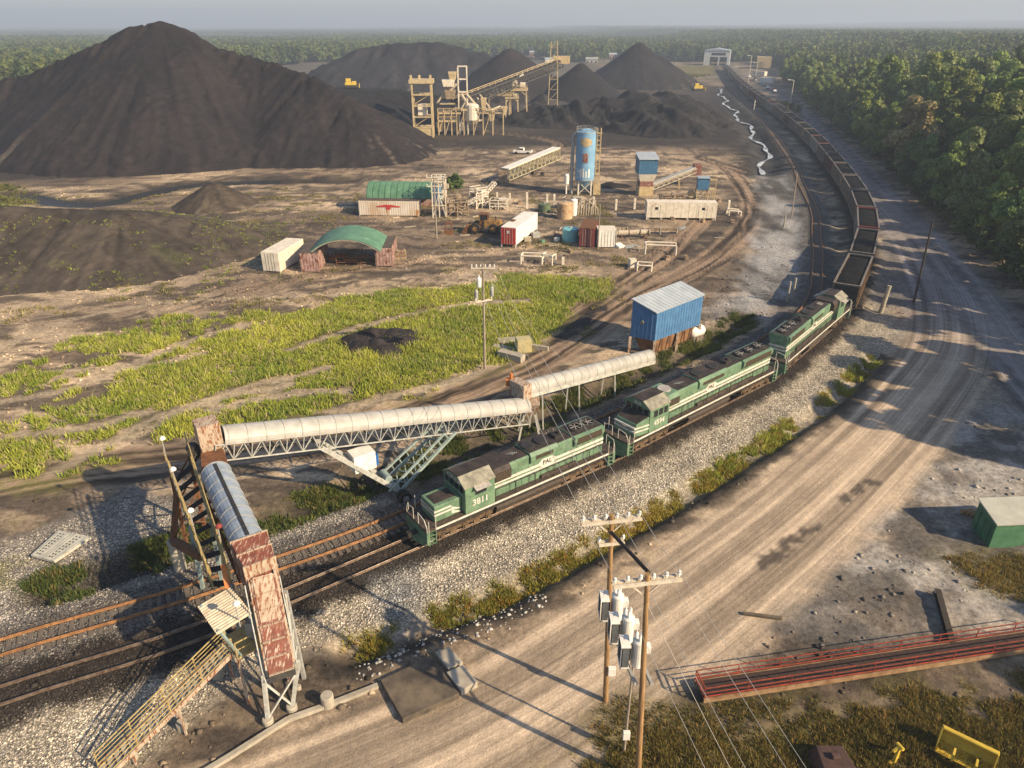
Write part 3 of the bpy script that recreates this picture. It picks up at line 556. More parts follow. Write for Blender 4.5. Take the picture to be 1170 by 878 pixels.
def truck(parent, x, n=3, base=4.1, name='wheel_truck', m=None, r=.5):
    m = m or M_UNDER; b = MB(Matrix.Translation((x, 0, 0)))
    for sg in (-1, 1):
        y = 1.02 * sg; b.box(-base / 2 - .45, base / 2 + .45, y - .11, y + .11, .50, .78)
        for k in range(n):
            xx = -base / 2 + base * k / (n - 1); b.box(xx - .24, xx + .24, y - .2, y + .2, .3, .72); b.tube((xx, y + .2 * sg, .5), (xx, y + .3 * sg, .5), .16, 8)
            if k < n - 1: c = xx + base / (n - 1) / 2; b.box(c - .28, c + .28, y - .16, y + .16, .28, .66)
            if n == 3: b.tube((xx - .5, y, .78), (xx - .5, y, 1.05), .11, 6)
    b.box(-base / 2, base / 2, -.9, .9, .55, .8)
    t = b.build(name, m, parent)
    for k in range(n):
        xx = x - base / 2 + base * k / (n - 1); w = MB(); w.tube((xx, -.72, .5), (xx, .72, .5), .09, 8)
        for sg in (-1, 1): w.tube((xx, .67 * sg, r), (xx, .80 * sg, r), r, 20); w.tube((xx, .8 * sg, r), (xx, .83 * sg, r), r * .6, 12)
        w.build('wheel_set', M_DARK, t)
    return t
def end_kit(root, x, s, W_):
    """pilot, steps, coupler and end railing; s = +1 front, -1 rear"""
    b = MB(); b.box(min(x - .15 * s, x), max(x - .15 * s, x), -W_, W_, .45, 1.55)
    b.hexa([(x, -W_ * .8, .18), (x + .35 * s, 0 - .05, .14), (x + .35 * s, .05, .14), (x, W_ * .8, .18), (x, -W_ * .8, .8), (x + .1 * s, -.05, .8), (x + .1 * s, .05, .8), (x, W_ * .8, .8)])
    b.build('pilot', M_GREEN, root)
    c = MB(); c.box(min(x, x + .75 * s), max(x, x + .75 * s), -.14, .14, .72, .98); c.box(min(x + .5 * s, x + .8 * s), max(x + .5 * s, x + .8 * s), -.22, .22, .66, 1.04); c.build('coupler', M_DARK, root)
    for sg in (-1, 1):
        st = MB()
        for k in range(4): y = W_ - .04; st.box(*sorted((x - .75 * s, x - .2 * s)), *sorted((sg * (y - .28), sg * y)), .35 + k * .36, .39 + k * .36)
        st.box(*sorted((x - .78 * s, x - .74 * s)), *sorted((sg * (W_ - .3), sg * W_)), .3, 1.5); st.box(*sorted((x - .2 * s, x - .16 * s)), *sorted((sg * (W_ - .3), sg * W_)), .3, 1.5)
        st.build('steps', M_GREEN, root)
    r = MB(); z = 1.72
    for sg in (-1, 1):
        r.path([(x, sg * .35, z), (x, sg * .35, z + .95), (x, sg * (W_ - .3), z + .8), (x - .05 * s, sg * (W_ - .06), z + .25), (x - .1 * s, sg * (W_ - .03), .6)], .028, 6)
        r.path([(x - .75 * s, sg * (W_ - .03), .6), (x - .78 * s, sg * (W_ - .03), z + 1.05)], .028, 6)
        r.path([(x - .2 * s, sg * (W_ - .03), .6), (x - .2 * s, sg * (W_ - .03), z + .7)], .028, 6)
    r.build('end_handrail', M_WHITE, root)
def locomotive(name, label, p0, p1, number, wide=False, rear_facing=False, logo='PAL'):
    """p0 -> p1 in world runs from the leading end to the trailing end of this unit"""
    p0 = np.array(p0); p1 = np.array(p1)
    if rear_facing: p0, p1 = p1, p0
    c = (p0 + p1) / 2; L = np.linalg.norm(p0 - p1) - 1.3; a = math.atan2(*(p0 - p1)[::-1]); h = L / 2; W_ = 1.5
    root = thing(name, label, 'locomotive', (c[0], c[1], BEDZ + .27), a)
    b = MB(); b.box(-h, h, -1.46, 1.46, 1.50, 1.68); b.box(-h + 1, h - 1, -.5, .5, .95, 1.5); b.build('deck', M_DECK, root)
    b = MB(); [b.box(-h + .8, h - .8, *sorted((sg * 1.47, sg * 1.50)), 1.50, 1.66) for sg in (-1, 1)]; b.build('sill_stripe', M_WHITE, root)
    b = MB(); [b.box(-h + .8, h - .8, *sorted((sg * 1.30, sg * 1.45)), 1.22, 1.495) for sg in (-1, 1)]; b.build('side_sill', M_DARK, root)
    b = MB(); b.extr([(-1.25, 1.25), (-1.4, .9), (-1.2, .38), (1.2, .38), (1.4, .9), (1.25, 1.25)], (-3.4, 0, 0), (3.0, 0, 0)); b.build('fuel_tank', M_DECK, root, bevel=.04)
    truck(root, h - 3.4); truck(root, -h + 3.3); end_kit(root, h, 1, W_); end_kit(root, -h, -1, W_)
    # nose
    nx = h - 1.0; cabf = nx - (1.7 if wide else 2.3); cabr = cabf - 2.6
    if wide:
        b = MB(); wn = 1.42; b.hexa([(cabf, -wn, 1.68), (nx - .1, -wn * .82, 1.68), (nx - .1, wn * .82, 1.68), (cabf, wn, 1.68), (cabf, -wn, 3.3), (nx - .35, -wn * .8, 2.85), (nx - .35, wn * .8, 2.85), (cabf, wn, 3.3)]); b.build('nose', M_GREEN, root, bevel=.06)
        b = MB(); b.hexa([(cabf - .02, -1.3, 3.31), (nx - .45, -1.08, 2.88), (nx - .45, 1.08, 2.88), (cabf - .02, 1.3, 3.31), (cabf - .02, -1.3, 3.34), (nx - .45, -1.08, 2.91), (nx - .45, 1.08, 2.91), (cabf - .02, 1.3, 3.34)]); b.build('nose_top', M_ROOF, root)
        b = MB()
        for z in (2.1, 2.45): b.hexa([(cabf, -wn - .015, z), (nx - .1, -wn * .82 - .02, z), (nx - .08, wn * .82, z), (cabf, wn + .015, z), (cabf, -wn - .015, z + .14), (nx - .13, -wn * .82 - .02, z + .14), (nx - .11, wn * .82, z + .14), (cabf, wn + .015, z + .14)])
        b.build('nose_stripe', M_WHITE, root)
    else:
        b = MB(); b.box(cabf, nx, -.95, .95, 1.68, 3.0); b.build('nose', M_GREEN, root, bevel=.07)
        b = MB(); b.box(cabf + .3, nx - .25, -.6, .6, 3.0, 3.04); b.build('nose_top', M_ROOF, root, bevel=.01)
        b = MB()
        for z in (2.2, 2.5):
            b.hexa([(cabf + .9, -.97, z), (nx + .015, -.97, z - .0), (nx + .015, .97, z), (cabf + .9, .97, z), (cabf + .9, -.97, z + .15), (nx + .015, -.97, z + .15), (nx + .015, .97, z + .15), (cabf + .9, .97, z + .15)])
            for sg in (-1, 1): b.hexa([(cabf, *q) if k in (0, 3) else (cabf + .9, *q) for k, q in enumerate([(.955 * sg, z - .45), (.955 * sg, z), (.975 * sg, z), (.975 * sg, z - .45), (.955 * sg, z - .3), (.955 * sg, z + .15), (.975 * sg, z + .15), (.975 * sg, z - .3)])])
        b.build('nose_stripe', M_WHITE, root)
    hl = MB(); [hl.tube((nx - .02, y, 2.75 if not wide else 2.5), (nx + .05, y, 2.75 if not wide else 2.5), .09, 10) for y in (-.13, .13)]; hl.build('headlight', M_BEIGE, root)
    # cab
    cw = 1.47; ze = 3.95; zr = 4.5
    prof = [(-cw, 1.68), (cw, 1.68), (cw, ze), (.62, zr), (-.62, zr), (-cw, ze)]
    cab = MB().extr(prof, (cabr, 0, 0), (cabf, 0, 0)).build('cab', M_GREEN, root, bevel=.03)
    k = MB(); k.box(cabr - .05, cabf + .08, -.66, .66, zr - .02, zr + .04); k.build('cab_roof', M_ROOF, cab)
    for sg in (-1, 1):
        k = MB(); k.hexa([(cabr - .04, sg * .64, zr + .015), (cabf + .10, sg * .64, zr + .015), (cabf + .10, sg * (cw + .08), ze - .03), (cabr - .04, sg * (cw + .08), ze - .03), (cabr - .04, sg * .64, zr + .05), (cabf + .10, sg * .64, zr + .05), (cabf + .10, sg * (cw + .08), ze + .02), (cabr - .04, sg * (cw + .08), ze + .02)]); k.build('cab_roof_side', M_BEIGE, cab)  # beige holds dirt and the light caught by the slopes, both as colour
    wz0, wz1 = 3.05, 3.7
    for sg in (-1, 1):
        for wx0, wx1 in (((.25, .75), (.9, 1.45), (1.6, 2.1)) if wide else ((.75, 1.75),)):
            k = MB(); y = sg * (cw + .012); k.box(cabr + wx0 - .05, cabr + wx1 + .05, *sorted((sg * (cw - .02), y)), wz0 - .05, wz1 + .05); fr = k.build('window_frame', M_GREEN, cab)
            k = MB(); k.box(cabr + wx0, cabr + wx1, *sorted((sg * cw, sg * (cw + .02))), wz0, wz1); k.build('window_glass', M_GLASS, fr)
        if not wide: k = MB(); k.hexa([(cabr + .6, sg * cw, wz1 + .16), (cabr + 1.9, sg * cw, wz1 + .16), (cabr + 1.9, sg * (cw + .45), wz1 + .0), (cabr + .6, sg * (cw + .45), wz1 + .0), (cabr + .6, sg * cw, wz1 + .19), (cabr + 1.9, sg * cw, wz1 + .19), (cabr + 1.9, sg * (cw + .45), wz1 + .03), (cabr + .6, sg * (cw + .45), wz1 + .03)]); k.build('sun_visor', M_STEEL, cab)
    for y0, y1 in ((-1.25, -.75), (-.6, -.05), (.05, .6), (.75, 1.25)): k = MB(); k.box(cabf - .01, cabf + .02, y0, y1, 3.36, 3.85); k.build('windscreen', M_GLASS, cab)
    nb = MB(); [nb.box(cabf, cabf + .05, y - .33, y + .33, 4.0, 4.22) for y in ((-.5, .5) if not wide else (0,))]; nb = nb.build('number_board', M_WHITE, cab)
    for y in ((-.5, .5) if not wide else (0,)): text_mesh('board_digits', number, .22, M_DARK, nb, (cabf + .055, y, 4.11), (R(90), 0, R(90)), .004)
    if number:
        text_mesh('cab_number', number, .72, M_WHITE, cab, (cabr + 1.3, -cw - .012, 2.42), SIDE); text_mesh('cab_number', number, .72, M_WHITE, cab, (cabr + 1.3, cw + .012, 2.42), (R(90), 0, R(180)))
    # equipment behind the cab
    hr = -h + 1.0; hx = cabr - 1.7; zt = 4.12
    b = MB(); b.box(hx, cabr - .02, -.93, .93, 1.68, 3.2); b.build('electrical_cabinet', M_GREEN, root)
    b = MB(); b.extr([(-1.32, 3.2), (1.32, 3.2), (1.32, 4.0), (1.05, 4.3), (-1.05, 4.3), (-1.32, 4.0)], (hx + .05, 0, 0), (cabr - .1, 0, 0)); fb = b.build('filter_hatch', M_ROOF if not wide else M_GREEN, root, bevel=.04)
    b = MB(); [b.box(hx + .15, cabr - .2, *sorted((sg * 1.32, sg * 1.34)), 3.28, 3.95) for sg in (-1, 1)]; b.build('side_grille', M_GRILL, fb)
    if wide: b = MB(); b.tube((hx + .8, 0, 4.3), (hx + .8, 0, 4.42), .62, 20); b.build('roof_fan', M_STEEL, fb); 
    # long hood
    hood = MB().extr([(-.93, 1.68), (.93, 1.68), (.93, zt - .1), (.8, zt), (-.8, zt), (-.93, zt - .1)], (hr, 0, 0), (hx, 0, 0)).build('long_hood', M_GREEN, root, bevel=.02)
    b = MB(); b.box(hr + .05, hx - .03, -.78, .78, zt - .01, zt + .03); b.build('hood_roof', M_ROOF, hood)
    LH = hx - hr; r0 = hr + .1; r1 = hr + LH * .34
    b = MB(); b.extr([(-1.0, 3.25), (1.0, 3.25), (1.18, 3.7), (1.18, 4.12), (.9, 4.22), (-.9, 4.22), (-1.18, 4.12), (-1.18, 3.7)], (r0, 0, 0), (r1, 0, 0)); rad = b.build('radiator', M_GREEN, root)
    b = MB()
    for sg in (-1, 1): b.box(r0 + .3, r1 - .25, *sorted((sg * 1.18, sg * 1.195)), 3.48, 4.08)
    b.build('radiator_grille', M_GRILL, rad)
    b = MB(); b.box(r0 + .06, r1 - .06, -.88, .88, 4.215, 4.24); b.build('radiator_roof', M_ROOF, rad)
    for k in range(3):
        x = r0 + .95 + k * (r1 - r0 - 1.9) / 2; f = MB(); f.lathe([(.62, 0), (.62, .14), (.52, .18), (.5, .1), (.12, .1), (.12, .16)], 20, (x, 0, 4.24)); f = f.build('roof_fan', M_DARK, rad)
        g = MB(); [g.bar((x - .5 * math.cos(t), -.5 * math.sin(t), 4.41), (x + .5 * math.cos(t), .5 * math.sin(t), 4.41), .05, .02) for t in (0, math.pi / 3, 2 * math.pi / 3)]; g.build('fan_guard', M_STEEL, f)
    # dynamic brake blister
    d0, d1 = hr + LH * .52, hr + LH * .80
    b = MB(); b.extr([(-1.12, 3.45), (1.12, 3.45), (1.12, 4.05), (.9, 4.3), (-.9, 4.3), (-1.12, 4.05)], (d0, 0, 0), (d1, 0, 0)); bl = b.build('brake_blister', M_GREEN, root, bevel=.03)
    b = MB(); b.box(d0 + .05, d1 - .05, -.88, .88, 4.29, 4.33); b.build('blister_roof', M_ROOF, bl)
    b = MB(); [b.box(d0 + .5, d1 - .5, *sorted((sg * 1.12, sg * 1.135)), 3.65, 3.98) for sg in (-1, 1)]; b.build('blister_grille', M_GRILL, bl)
    for k in range(2): x = d0 + .9 + k * max(1.3, (d1 - d0 - 1.8)); f = MB(); f.lathe([(.55, 0), (.55, .12), (.45, .14)], 18, (x, 0, 4.33)); f.build('roof_fan', M_DARK, bl)
    b = MB(); x = (r1 + d0) / 2; b.box(x - .5, x + .5, -.3, .3, zt, zt + .28); b.tube((x - .1, 0, zt + .2), (x - .1, 0, zt + .5), .2, 10); b.build('exhaust_stack', M_DARK, root)
    b = MB(); [b.tube((x, -.3, zt + .02), (x - .25, .25, zt + .2), .04, 6) for x in (hr + LH * .9, hr + LH * .92, hr + LH * .94)]; b.build('horn', M_STEEL, root)
    # hood doors and stripes
    b = MB(); nd = int(LH / .62)
    for sg in (-1, 1):
        for k in range(nd): x = hr + .35 + k * .62; b.box(x, x + .025, *sorted((sg * .93, sg * .945)), 1.75, 3.2); b.box(x + .1, x + .16, *sorted((sg * .93, sg * .96)), 2.35, 2.42)
    b.build('hood_doors', M_DARK if not wide else M_DECK, hood)
    b = MB()
    for sg in (-1, 1):
        for z0, z1 in ((2.45, 2.64), (2.80, 3.02)): b.box(hr, hx + 1.6, *sorted((sg * .93, sg * .965)), z0, z1)
    for z0, z1 in ((2.45, 2.64), (2.80, 3.02)): b.box(hr - .03, hr - .002, -.95, .95, z0, z1)
    b.build('side_stripe', M_WHITE, hood)
    xm = hr + LH * (.62 if not wide else .66)
    for sg in (-1, 1):
        b = MB(); zz = 2.98; pr = [(-1.0, 0), (-.45, .42), (.45, .42), (1.0, 0), (.45, -.42), (-.45, -.42)]
        y0, y1 = sorted((sg * .965, sg * .985)); n = len(pr); b.add([(xm + p, y0, zz + q) for p, q in pr] + [(xm + p, y1, zz + q) for p, q in pr], [tuple(range(n)), tuple(range(n, 2 * n))] + [(i, (i + 1) % n, n + (i + 1) % n, n + i) for i in range(n)])
        lg = b.build('emblem', M_WHITE, hood); text_mesh('emblem_letters', logo, .56, M_DARK, lg, (xm, sg * .992, zz), SIDE if sg < 0 else (R(90), 0, R(180)), .006)
    # walkway rails
    b = MB()
    for sg in (-1, 1):
        y = sg * 1.42; b.bar((hr, y, 2.72), (cabr - .1, y, 2.72), .045)
        n = int((cabr - hr) / 1.75)
        for k in range(n + 1): x = hr + (cabr - .1 - hr) * k / n; b.bar((x, y, 1.6), (x, y, 2.72), .045)
    b.build('side_handrail', M_DARK, root)
    b = MB(); [b.box(hr + 3, hx - 3, *sorted((sg * .96, sg * 1.15)), 1.68, 1.95) for sg in (-1, 1)]; b.build('air_duct', M_DECK, root)
    return root
locomotive('locomotive', 'leading green and white diesel locomotive numbered 3811 with short narrow nose', (-7.4, 40.7), (8.3, 52.3), '3811')
locomotive('locomotive', 'middle green and white diesel locomotive numbered 4594 with wide nose and cream cab roof', (8.4, 52.4), (27.15, 68.1), '4594', wide=True)
locomotive('locomotive', 'third green and white diesel locomotive, its cab turned back towards the coal cars', (27.3, 68.3), (42.3, 86.2), '', rear_facing=True)

# coal cars
M_CAR = mat('coal car grey brown', (.27, .22, .175), (.13, .105, .085), 1.2, rough=.7, rust=.25, rustc=(.12, .07, .04), stretch=(.6, 1, 2.5))
M_CAR2 = mat('coal car orange brown', (.32, .22, .12), (.15, .095, .055), 1.2, rough=.7, rust=.3, rustc=(.09, .05, .03))
M_CARG = mat('coal car silver', (.34, .32, .29), (.2, .18, .16), 1.2, rough=.6, rust=.12, stretch=(.6, 1, 2.5))
M_CARR = mat('coal car dark red', (.15, .07, .055), (.08, .045, .038), 1.2, rough=.7, rust=.3)
M_RIM = mat('pale rim', (.20, .175, .15), (.11, .095, .085), 2, rough=.6)
M_LOAD = mat('coal load', (.010, .009, .009), (.004, .004, .004), 3, rough=.85, bump=1.0, bscale=4, spec=.15)
def coal_car(m, rimm):
    root = thing('coal_car', '', 'coal car'); h = 7.6; w = 1.55
    b = MB(); t = .09
    for sg in (-1, 1):
        b.hexa([(-h, sg * w, 1.05), (h, sg * w, 1.05), (h, sg * (w - t), 1.05), (-h, sg * (w - t), 1.05), (-h, sg * w, 3.75), (h, sg * w, 3.75), (h, sg * (w - t), 3.75), (-h, sg * (w - t), 3.75)][::1])
        for k in range(13): x = -h + .15 + k * (2 * h - .3) / 12; b.box(x - .07, x + .07, *sorted((sg * w, sg * (w + .11))), 1.05, 3.75)
        b.box(-h, h, *sorted((sg * w, sg * (w + .1))), .92, 1.12)
    b.build('side_wall', m, root)
    for s in (-1, 1): b = MB(); b.box(*sorted((s * h, s * (h - .1))), -w + .1, w - .1, 1.24, 3.7); b.box(*sorted((s * (h - .1), s * (h + .35))), -w, w, .95, 1.25); b.build('end_wall', M_DARK, root)
    b = MB(); b.box(-h + .1, h - .1, -w + .1, w - .1, .85, 1.0); b.box(-h - .7, h + .7, -.2, .2, .62, .92); b.build('centre_sill', M_UNDER, root)
    b = MB()
    for sg in (-1, 1): b.box(-h - .05, h + .05, *sorted((sg * (w - .1), sg * (w + .13))), 3.75, 3.87)
    b.build('top_rim', M_RIM, root)
    for s in (-1, 1): b = MB(); b.box(*sorted((s * (h - .18), s * (h + .1))), -w, w, 3.70, 3.88); b.build('end_rim', rimm, root)
    nx, ny = 30, 8; xs_ = np.linspace(-h + .12, h - .12, nx); ys_ = np.linspace(-w + .1, w - .1, ny); gx, gy = np.meshgrid(xs_, ys_)
    z = 3.48 + .38 * np.sqrt(np.clip(1 - (gy / w) ** 2, 0, 1)) * sstep(h, h - 2, np.abs(gx)) + (fbm(gx * 1.5, gy * 1.5, 3, 5) - .5) * .25
    npmesh('coal_load', np.stack([gx.ravel(), gy.ravel(), z.ravel()], 1), gridfaces(ny, nx), M_LOAD, parent=root, smooth=True)
    for s in (-1, 1): truck(root, s * (h - 1.5), 2, 1.78, 'wheel_truck', M_UNDER)
    return root
protos = [coal_car(M_CAR, M_RIM), coal_car(M_CAR2, M_RIM), coal_car(M_CARG, M_RED), coal_car(M_CARR, M_RIM)]
fB, LB, LBs = along(TRB); s = arc_at(TRB, (42.3, 86.2)) + .4; used = set(); CARL = 16.6
order = [1, 1, 2, 0, 0, 0, 3, 0, 2, 0, 0, 0, 3, 0, 0, 2, 0, 0, 3, 3, 0, 0, 2, 0, 0, 0, 3, 0, 0, 0, 2, 0, 0, 0, 0, 0]
NTH = ['first', 'second', 'third', 'fourth', 'fifth', 'sixth', 'seventh', 'eighth', 'ninth', 'tenth', 'eleventh', 'twelfth']
DESC = {0: 'grey brown', 1: 'orange brown', 2: 'silver grey', 3: 'dark reddish'}
for i, k in enumerate(order):
    a = fB(s + .8); b = fB(s + CARL - .8); c = (a + b) / 2
    if c[1] > 668: break
    o = protos[k] if k not in used else copy_tree(protos[k]); used.add(k)
    lab = f'{NTH[i]} coal car behind the locomotives, open top, {DESC[k]} ribbed sides' if i < 12 else f'{DESC[k]} open coal car far back in the long train'
    o.location = (c[0], c[1], BEDZ + .27); o.rotation_euler = (0, 0, math.atan2(b[1] - a[1], b[0] - a[0])); o['label'] = lab; o['group'] = 'coal cars of the train' if i < 12 else f'{DESC[k]} coal cars far back in the train'
    s += CARL

# ------------------------------------------------------------------ foreground loading plant
V = Vector
M_COVER = mat('pale conveyor cover', (.40, .395, .37), (.30, .29, .265), 1.2, rough=.45, bump=.03, rust=.03, rustc=(.3, .2, .12))
M_COVER_SHADE = mat('shaded sky tinted conveyor cover', (.30, .35, .41), (.20, .24, .29), 1.4, rough=.4, bump=.03)  # blue grey tone is shade and sky reflection put into the colour
M_TRUSS = mat('grey white truss paint', (.50, .50, .46), (.32, .32, .29), 2.5, rough=.6, rust=.06)
M_TEAL = mat('pale teal steel', (.30, .38, .36), (.2, .25, .24), 2, rough=.55, rust=.08)
M_RUSTW = mat('rusted cream paint', (.44, .37, .29), (.32, .24, .17), 2.2, stretch=(2.6, .6, .6), rough=.75, rust=.36, rustc=(.20, .075, .035))
M_OXIDE = mat('red oxide paint', (.21, .07, .045), (.11, .038, .026), 2.2, rough=.65, rust=.30, rustc=(.44, .36, .29), stretch=(2.6, .55, .8))
M_RUST = mat('deep rust', (.20, .09, .04), (.09, .04, .022), 2.5, rough=.85, bump=.2)
M_YEL = mat('faded yellow railing', (.50, .40, .17), (.34, .24, .10), 2.5, rough=.6, rust=.15)
M_GREY = mat('galvanised grey', (.36, .36, .34), (.24, .24, .23), 2, rough=.5)
M_CONC = mat('concrete', (.40, .36, .29), (.27, .24, .19), 1.4, rough=.9, bump=.3)
M_CONCD = mat('stained concrete', (.17, .135, .095), (.06, .05, .04), .8, rough=.9, bump=.3)
M_BLACK = mat('belt black', (.018, .017, .016), (.03, .027, .025), 3, rough=.8)
M_ORANGE = mat('orange pipe', (.55, .20, .05), (.40, .13, .04), 3, rough=.5)
M_WP = mat('white paint', (.78, .76, .70), (.62, .59, .53), 1.5, rough=.5, bump=.03, rust=.03)
M_BLUEM = mat('motor blue', (.03, .14, .42), (.02, .1, .3), 2, rough=.4)
def half_cover(p, q, r, n_rib, parent, m, full=False, name='cover', drop=0.0):
    p = V(p); q = V(q); a0 = -35 if full else 0; N_ = 16; pr = [(r * math.cos(R(a0 + (180 - 2 * a0) * k / N_)), r * math.sin(R(a0 + (180 - 2 * a0) * k / N_))) for k in range(N_ + 1)]
    if drop: pr = [(r, -drop)] + pr + [(-r, -drop)]
    inn = [(x * .96, y * .96) for x, y in pr[::-1]]
    c = MB().extr(pr + inn, p, q).build(name, m, parent, smooth=False)
    b = MB(); d = (q - p).normalized(); o = [(x * 1.03, y * 1.03) for x, y in pr] + [(x * .99, y * .99) for x, y in pr[::-1]]
    for k in range(n_rib + 1): s = p.lerp(q, .01 + .98 * k / n_rib); b.extr(o, s - d * .03, s + d * .03)
    b.build('cover_band', M_GREY, c); return c

# long stacker conveyor on its wheeled undercarriage
A0 = at(243, 503, 8.4); A1 = at(602, 466, 2.9); dA = (A1 - A0).normalized(); sA = dA.cross(V((0, 0, 1))).normalized()
t = thing('stacker_conveyor', 'long pale covered stacker conveyor on lattice truss rising left to the rusty hopper head', 'conveyor', (0, 0, 0))
MB().truss(A0, A1, 1.7, 1.25, 22, .042).build('truss', M_TRUSS, t)
half_cover(A0 + dA * .6, A1 - dA * .2, .98, 20, t, M_COVER)
b = MB(); b.bar(A0 + V((0, 0, .1)), A1 + V((0, 0, .1)), 1.1, .06); b.build('belt', M_BLACK, t)
b = MB(); 
for k in range(18): c = A0.lerp(A1, (k + .7) / 18.5) - V((0, 0, .75)); b.tube(c - sA * .75, c + sA * .75, .07, 6)
b.build('return_rollers', M_DARK, t)
wb = on(450, 560); ax = wb + V((0, 0, .5)); hook1 = A0.lerp(A1, .70) - V((0, 0, 1.2)); hook2 = A0.lerp(A1, .27) - V((0, 0, 1.2))
b = MB()
for sg in (-1, 1):
    o = sA * .9 * sg; b.bar(ax + o * 1.3, hook1 + o, .22)
    b.bar(ax + o * 1.3 - dA * .9 + V((0, 0, .2)), hook1 + o - dA * 1.1 , .16)
    for k in range(8): a_ = (ax + o * 1.3).lerp(hook1 + o, k / 8); c_ = (ax + o * 1.3 - dA * .9).lerp(hook1 + o - dA * 1.1, (k + 1) / 8); b.bar(a_, c_, .08)
for k in range(7): a_ = (ax + sA * 1.2).lerp(hook1 + sA * .9, k / 7); c_ = (ax - sA * 1.2).lerp(hook1 - sA * .9, (k + 1) / 7); b.bar(a_, c_, .09); b.bar((ax - sA * 1.2).lerp(hook1 - sA * .9, k / 7), (ax + sA * 1.2).lerp(hook1 + sA * .9, (k + 1) / 7), .09)
b.bar(ax - sA * 2.0, ax + sA * 2.0, .32); b.build('support_leg', M_TEAL, t)
b = MB()
for sg in (-1, 1): b.bar(ax + sA * .9 * sg, hook2 + sA * .8 * sg, .26, .3)
for k in range(5): b.bar((ax + sA * .9).lerp(hook2 + sA * .8, k / 5), (ax - sA * .9).lerp(hook2 - sA * .8, (k + .6) / 5), .1)
b.build('telescopic_strut', M_TRUSS, t)
for sg in (-1, 1):
    for e in (.0, .45):
        w = MB(); c = ax + sA * (1.75 + e) * sg; w.tube(c - sA * .16, c + sA * .16, .52, 20); w = w.build('tyre', M_BLACK, t); r_ = MB(); r_.tube(c - sA * .18, c + sA * .18, .26, 14); r_.build('rim', M_GREY, w)
pb = ax.lerp(hook2, .42); b = MB(); b.M = Matrix.Translation(pb) @ Matrix.Rotation(math.atan2(dA.y, dA.x), 4, 'Z'); b.box(-.9, .9, -.7, .7, .1, 1.6); o = b.build('power_pack', M_WP, t, bevel=.04)
b = MB(); b.tube(pb + dA * 1.1 + V((0, 0, .2)), pb + dA * 1.1 + V((0, 0, 1.1)), .28, 12); b.build('blue_drum', M_BLUEM, t)
b = MB(); c = ax + dA * -.6 + V((0, 0, 1.0)); b.tube(c - sA * .6, c + sA * .6, .3, 12); b.tube(c - sA * .9 + V((0, 0, -.1)), c - sA * .6, .16, 10); b.build('drive_motor', M_TEAL, t)

# feeder conveyor from the blue building
B0 = at(593, 447, 4.4); B1 = at(742, 408, 2.0); dB = (B1 - B0).normalized(); sB = dB.cross(V((0, 0, 1))).normalized()
t = thing('feeder_conveyor', 'shorter pale covered conveyor running from the blue shed down to the stacker tail', 'conveyor')
half_cover(B0 + dB * .5, B1, .82, 16, t, M_COVER, drop=.25)
b = MB(); [b.bar(B0 + sB * .8 * s_ - V((0, 0, .35)), B1 + sB * .8 * s_ - V((0, 0, .35)), .14, .34) for s_ in (-1, 1)]; [b.bar(B0.lerp(B1, k / 12) - sB * .8 - V((0, 0, .4)), B0.lerp(B1, k / 12) + sB * .8 - V((0, 0, .4)), .1) for k in range(13)]; b.build('frame', M_TRUSS, t)
for f in (.12, .38, .66):
    c = B0.lerp(B1, f) - V((0, 0, .4)); g = gz(c.x, c.y); l = MB()
    for s_ in (-1, 1): l.bar(c + sB * .7 * s_, (c.x + sB.x * .95 * s_, c.y + sB.y * .95 * s_, g), .13)
    l.bar(c + sB * .74 - V((0, 0, .12)), c - sB * .74 - V((0, 0, .12)), .1); l.build('support_leg', M_TRUSS, t)
b = MB(); c = B0 + dB * .2; b.M = Matrix.Translation(c) @ Matrix.Rotation(math.atan2(dB.y, dB.x), 4, 'Z'); b.box(-.5, .5, -.95, .95, -.6, .9); b.build('head_box', M_RUSTW, t, bevel=.03)
b = MB(); b.M = Matrix.Translation(c + sB * -1.3 + V((0, 0, .4))); b.box(-.5, .5, -.3, .3, -.3, .3); b.tube((0, 0, .3), (0, 0, .9), .14, 8); b.build('drive_motor', M_ORANGE, t)
b = MB(); c = A1 + dA * .3; b.hexa([tuple(c + V(q)) for q in ((-.5, -.5, -.6), (.5, -.5, -.6), (.5, .5, -.6), (-.5, .5, -.6), (-.9, -.9, .7), (.9, -.9, .7), (.9, .9, .7), (-.9, .9, .7))]); tag(b.build('transfer_chute', M_RUSTW), 'rusty funnel chute where the two pale conveyors meet', 'chute')
b = MB(); g = gz(c.x, c.y); [b.bar((c.x + q, c.y + w_, g), (c.x + q * .5, c.y + w_ * .5, c.z - .5), .16) for q, w_ in ((-1, -1), (1, -1), (1, 1), (-1, 1))]; tag(b.build('support_stand', M_TRUSS), 'low steel stand carrying the tail end of the stacker conveyor', 'stand')

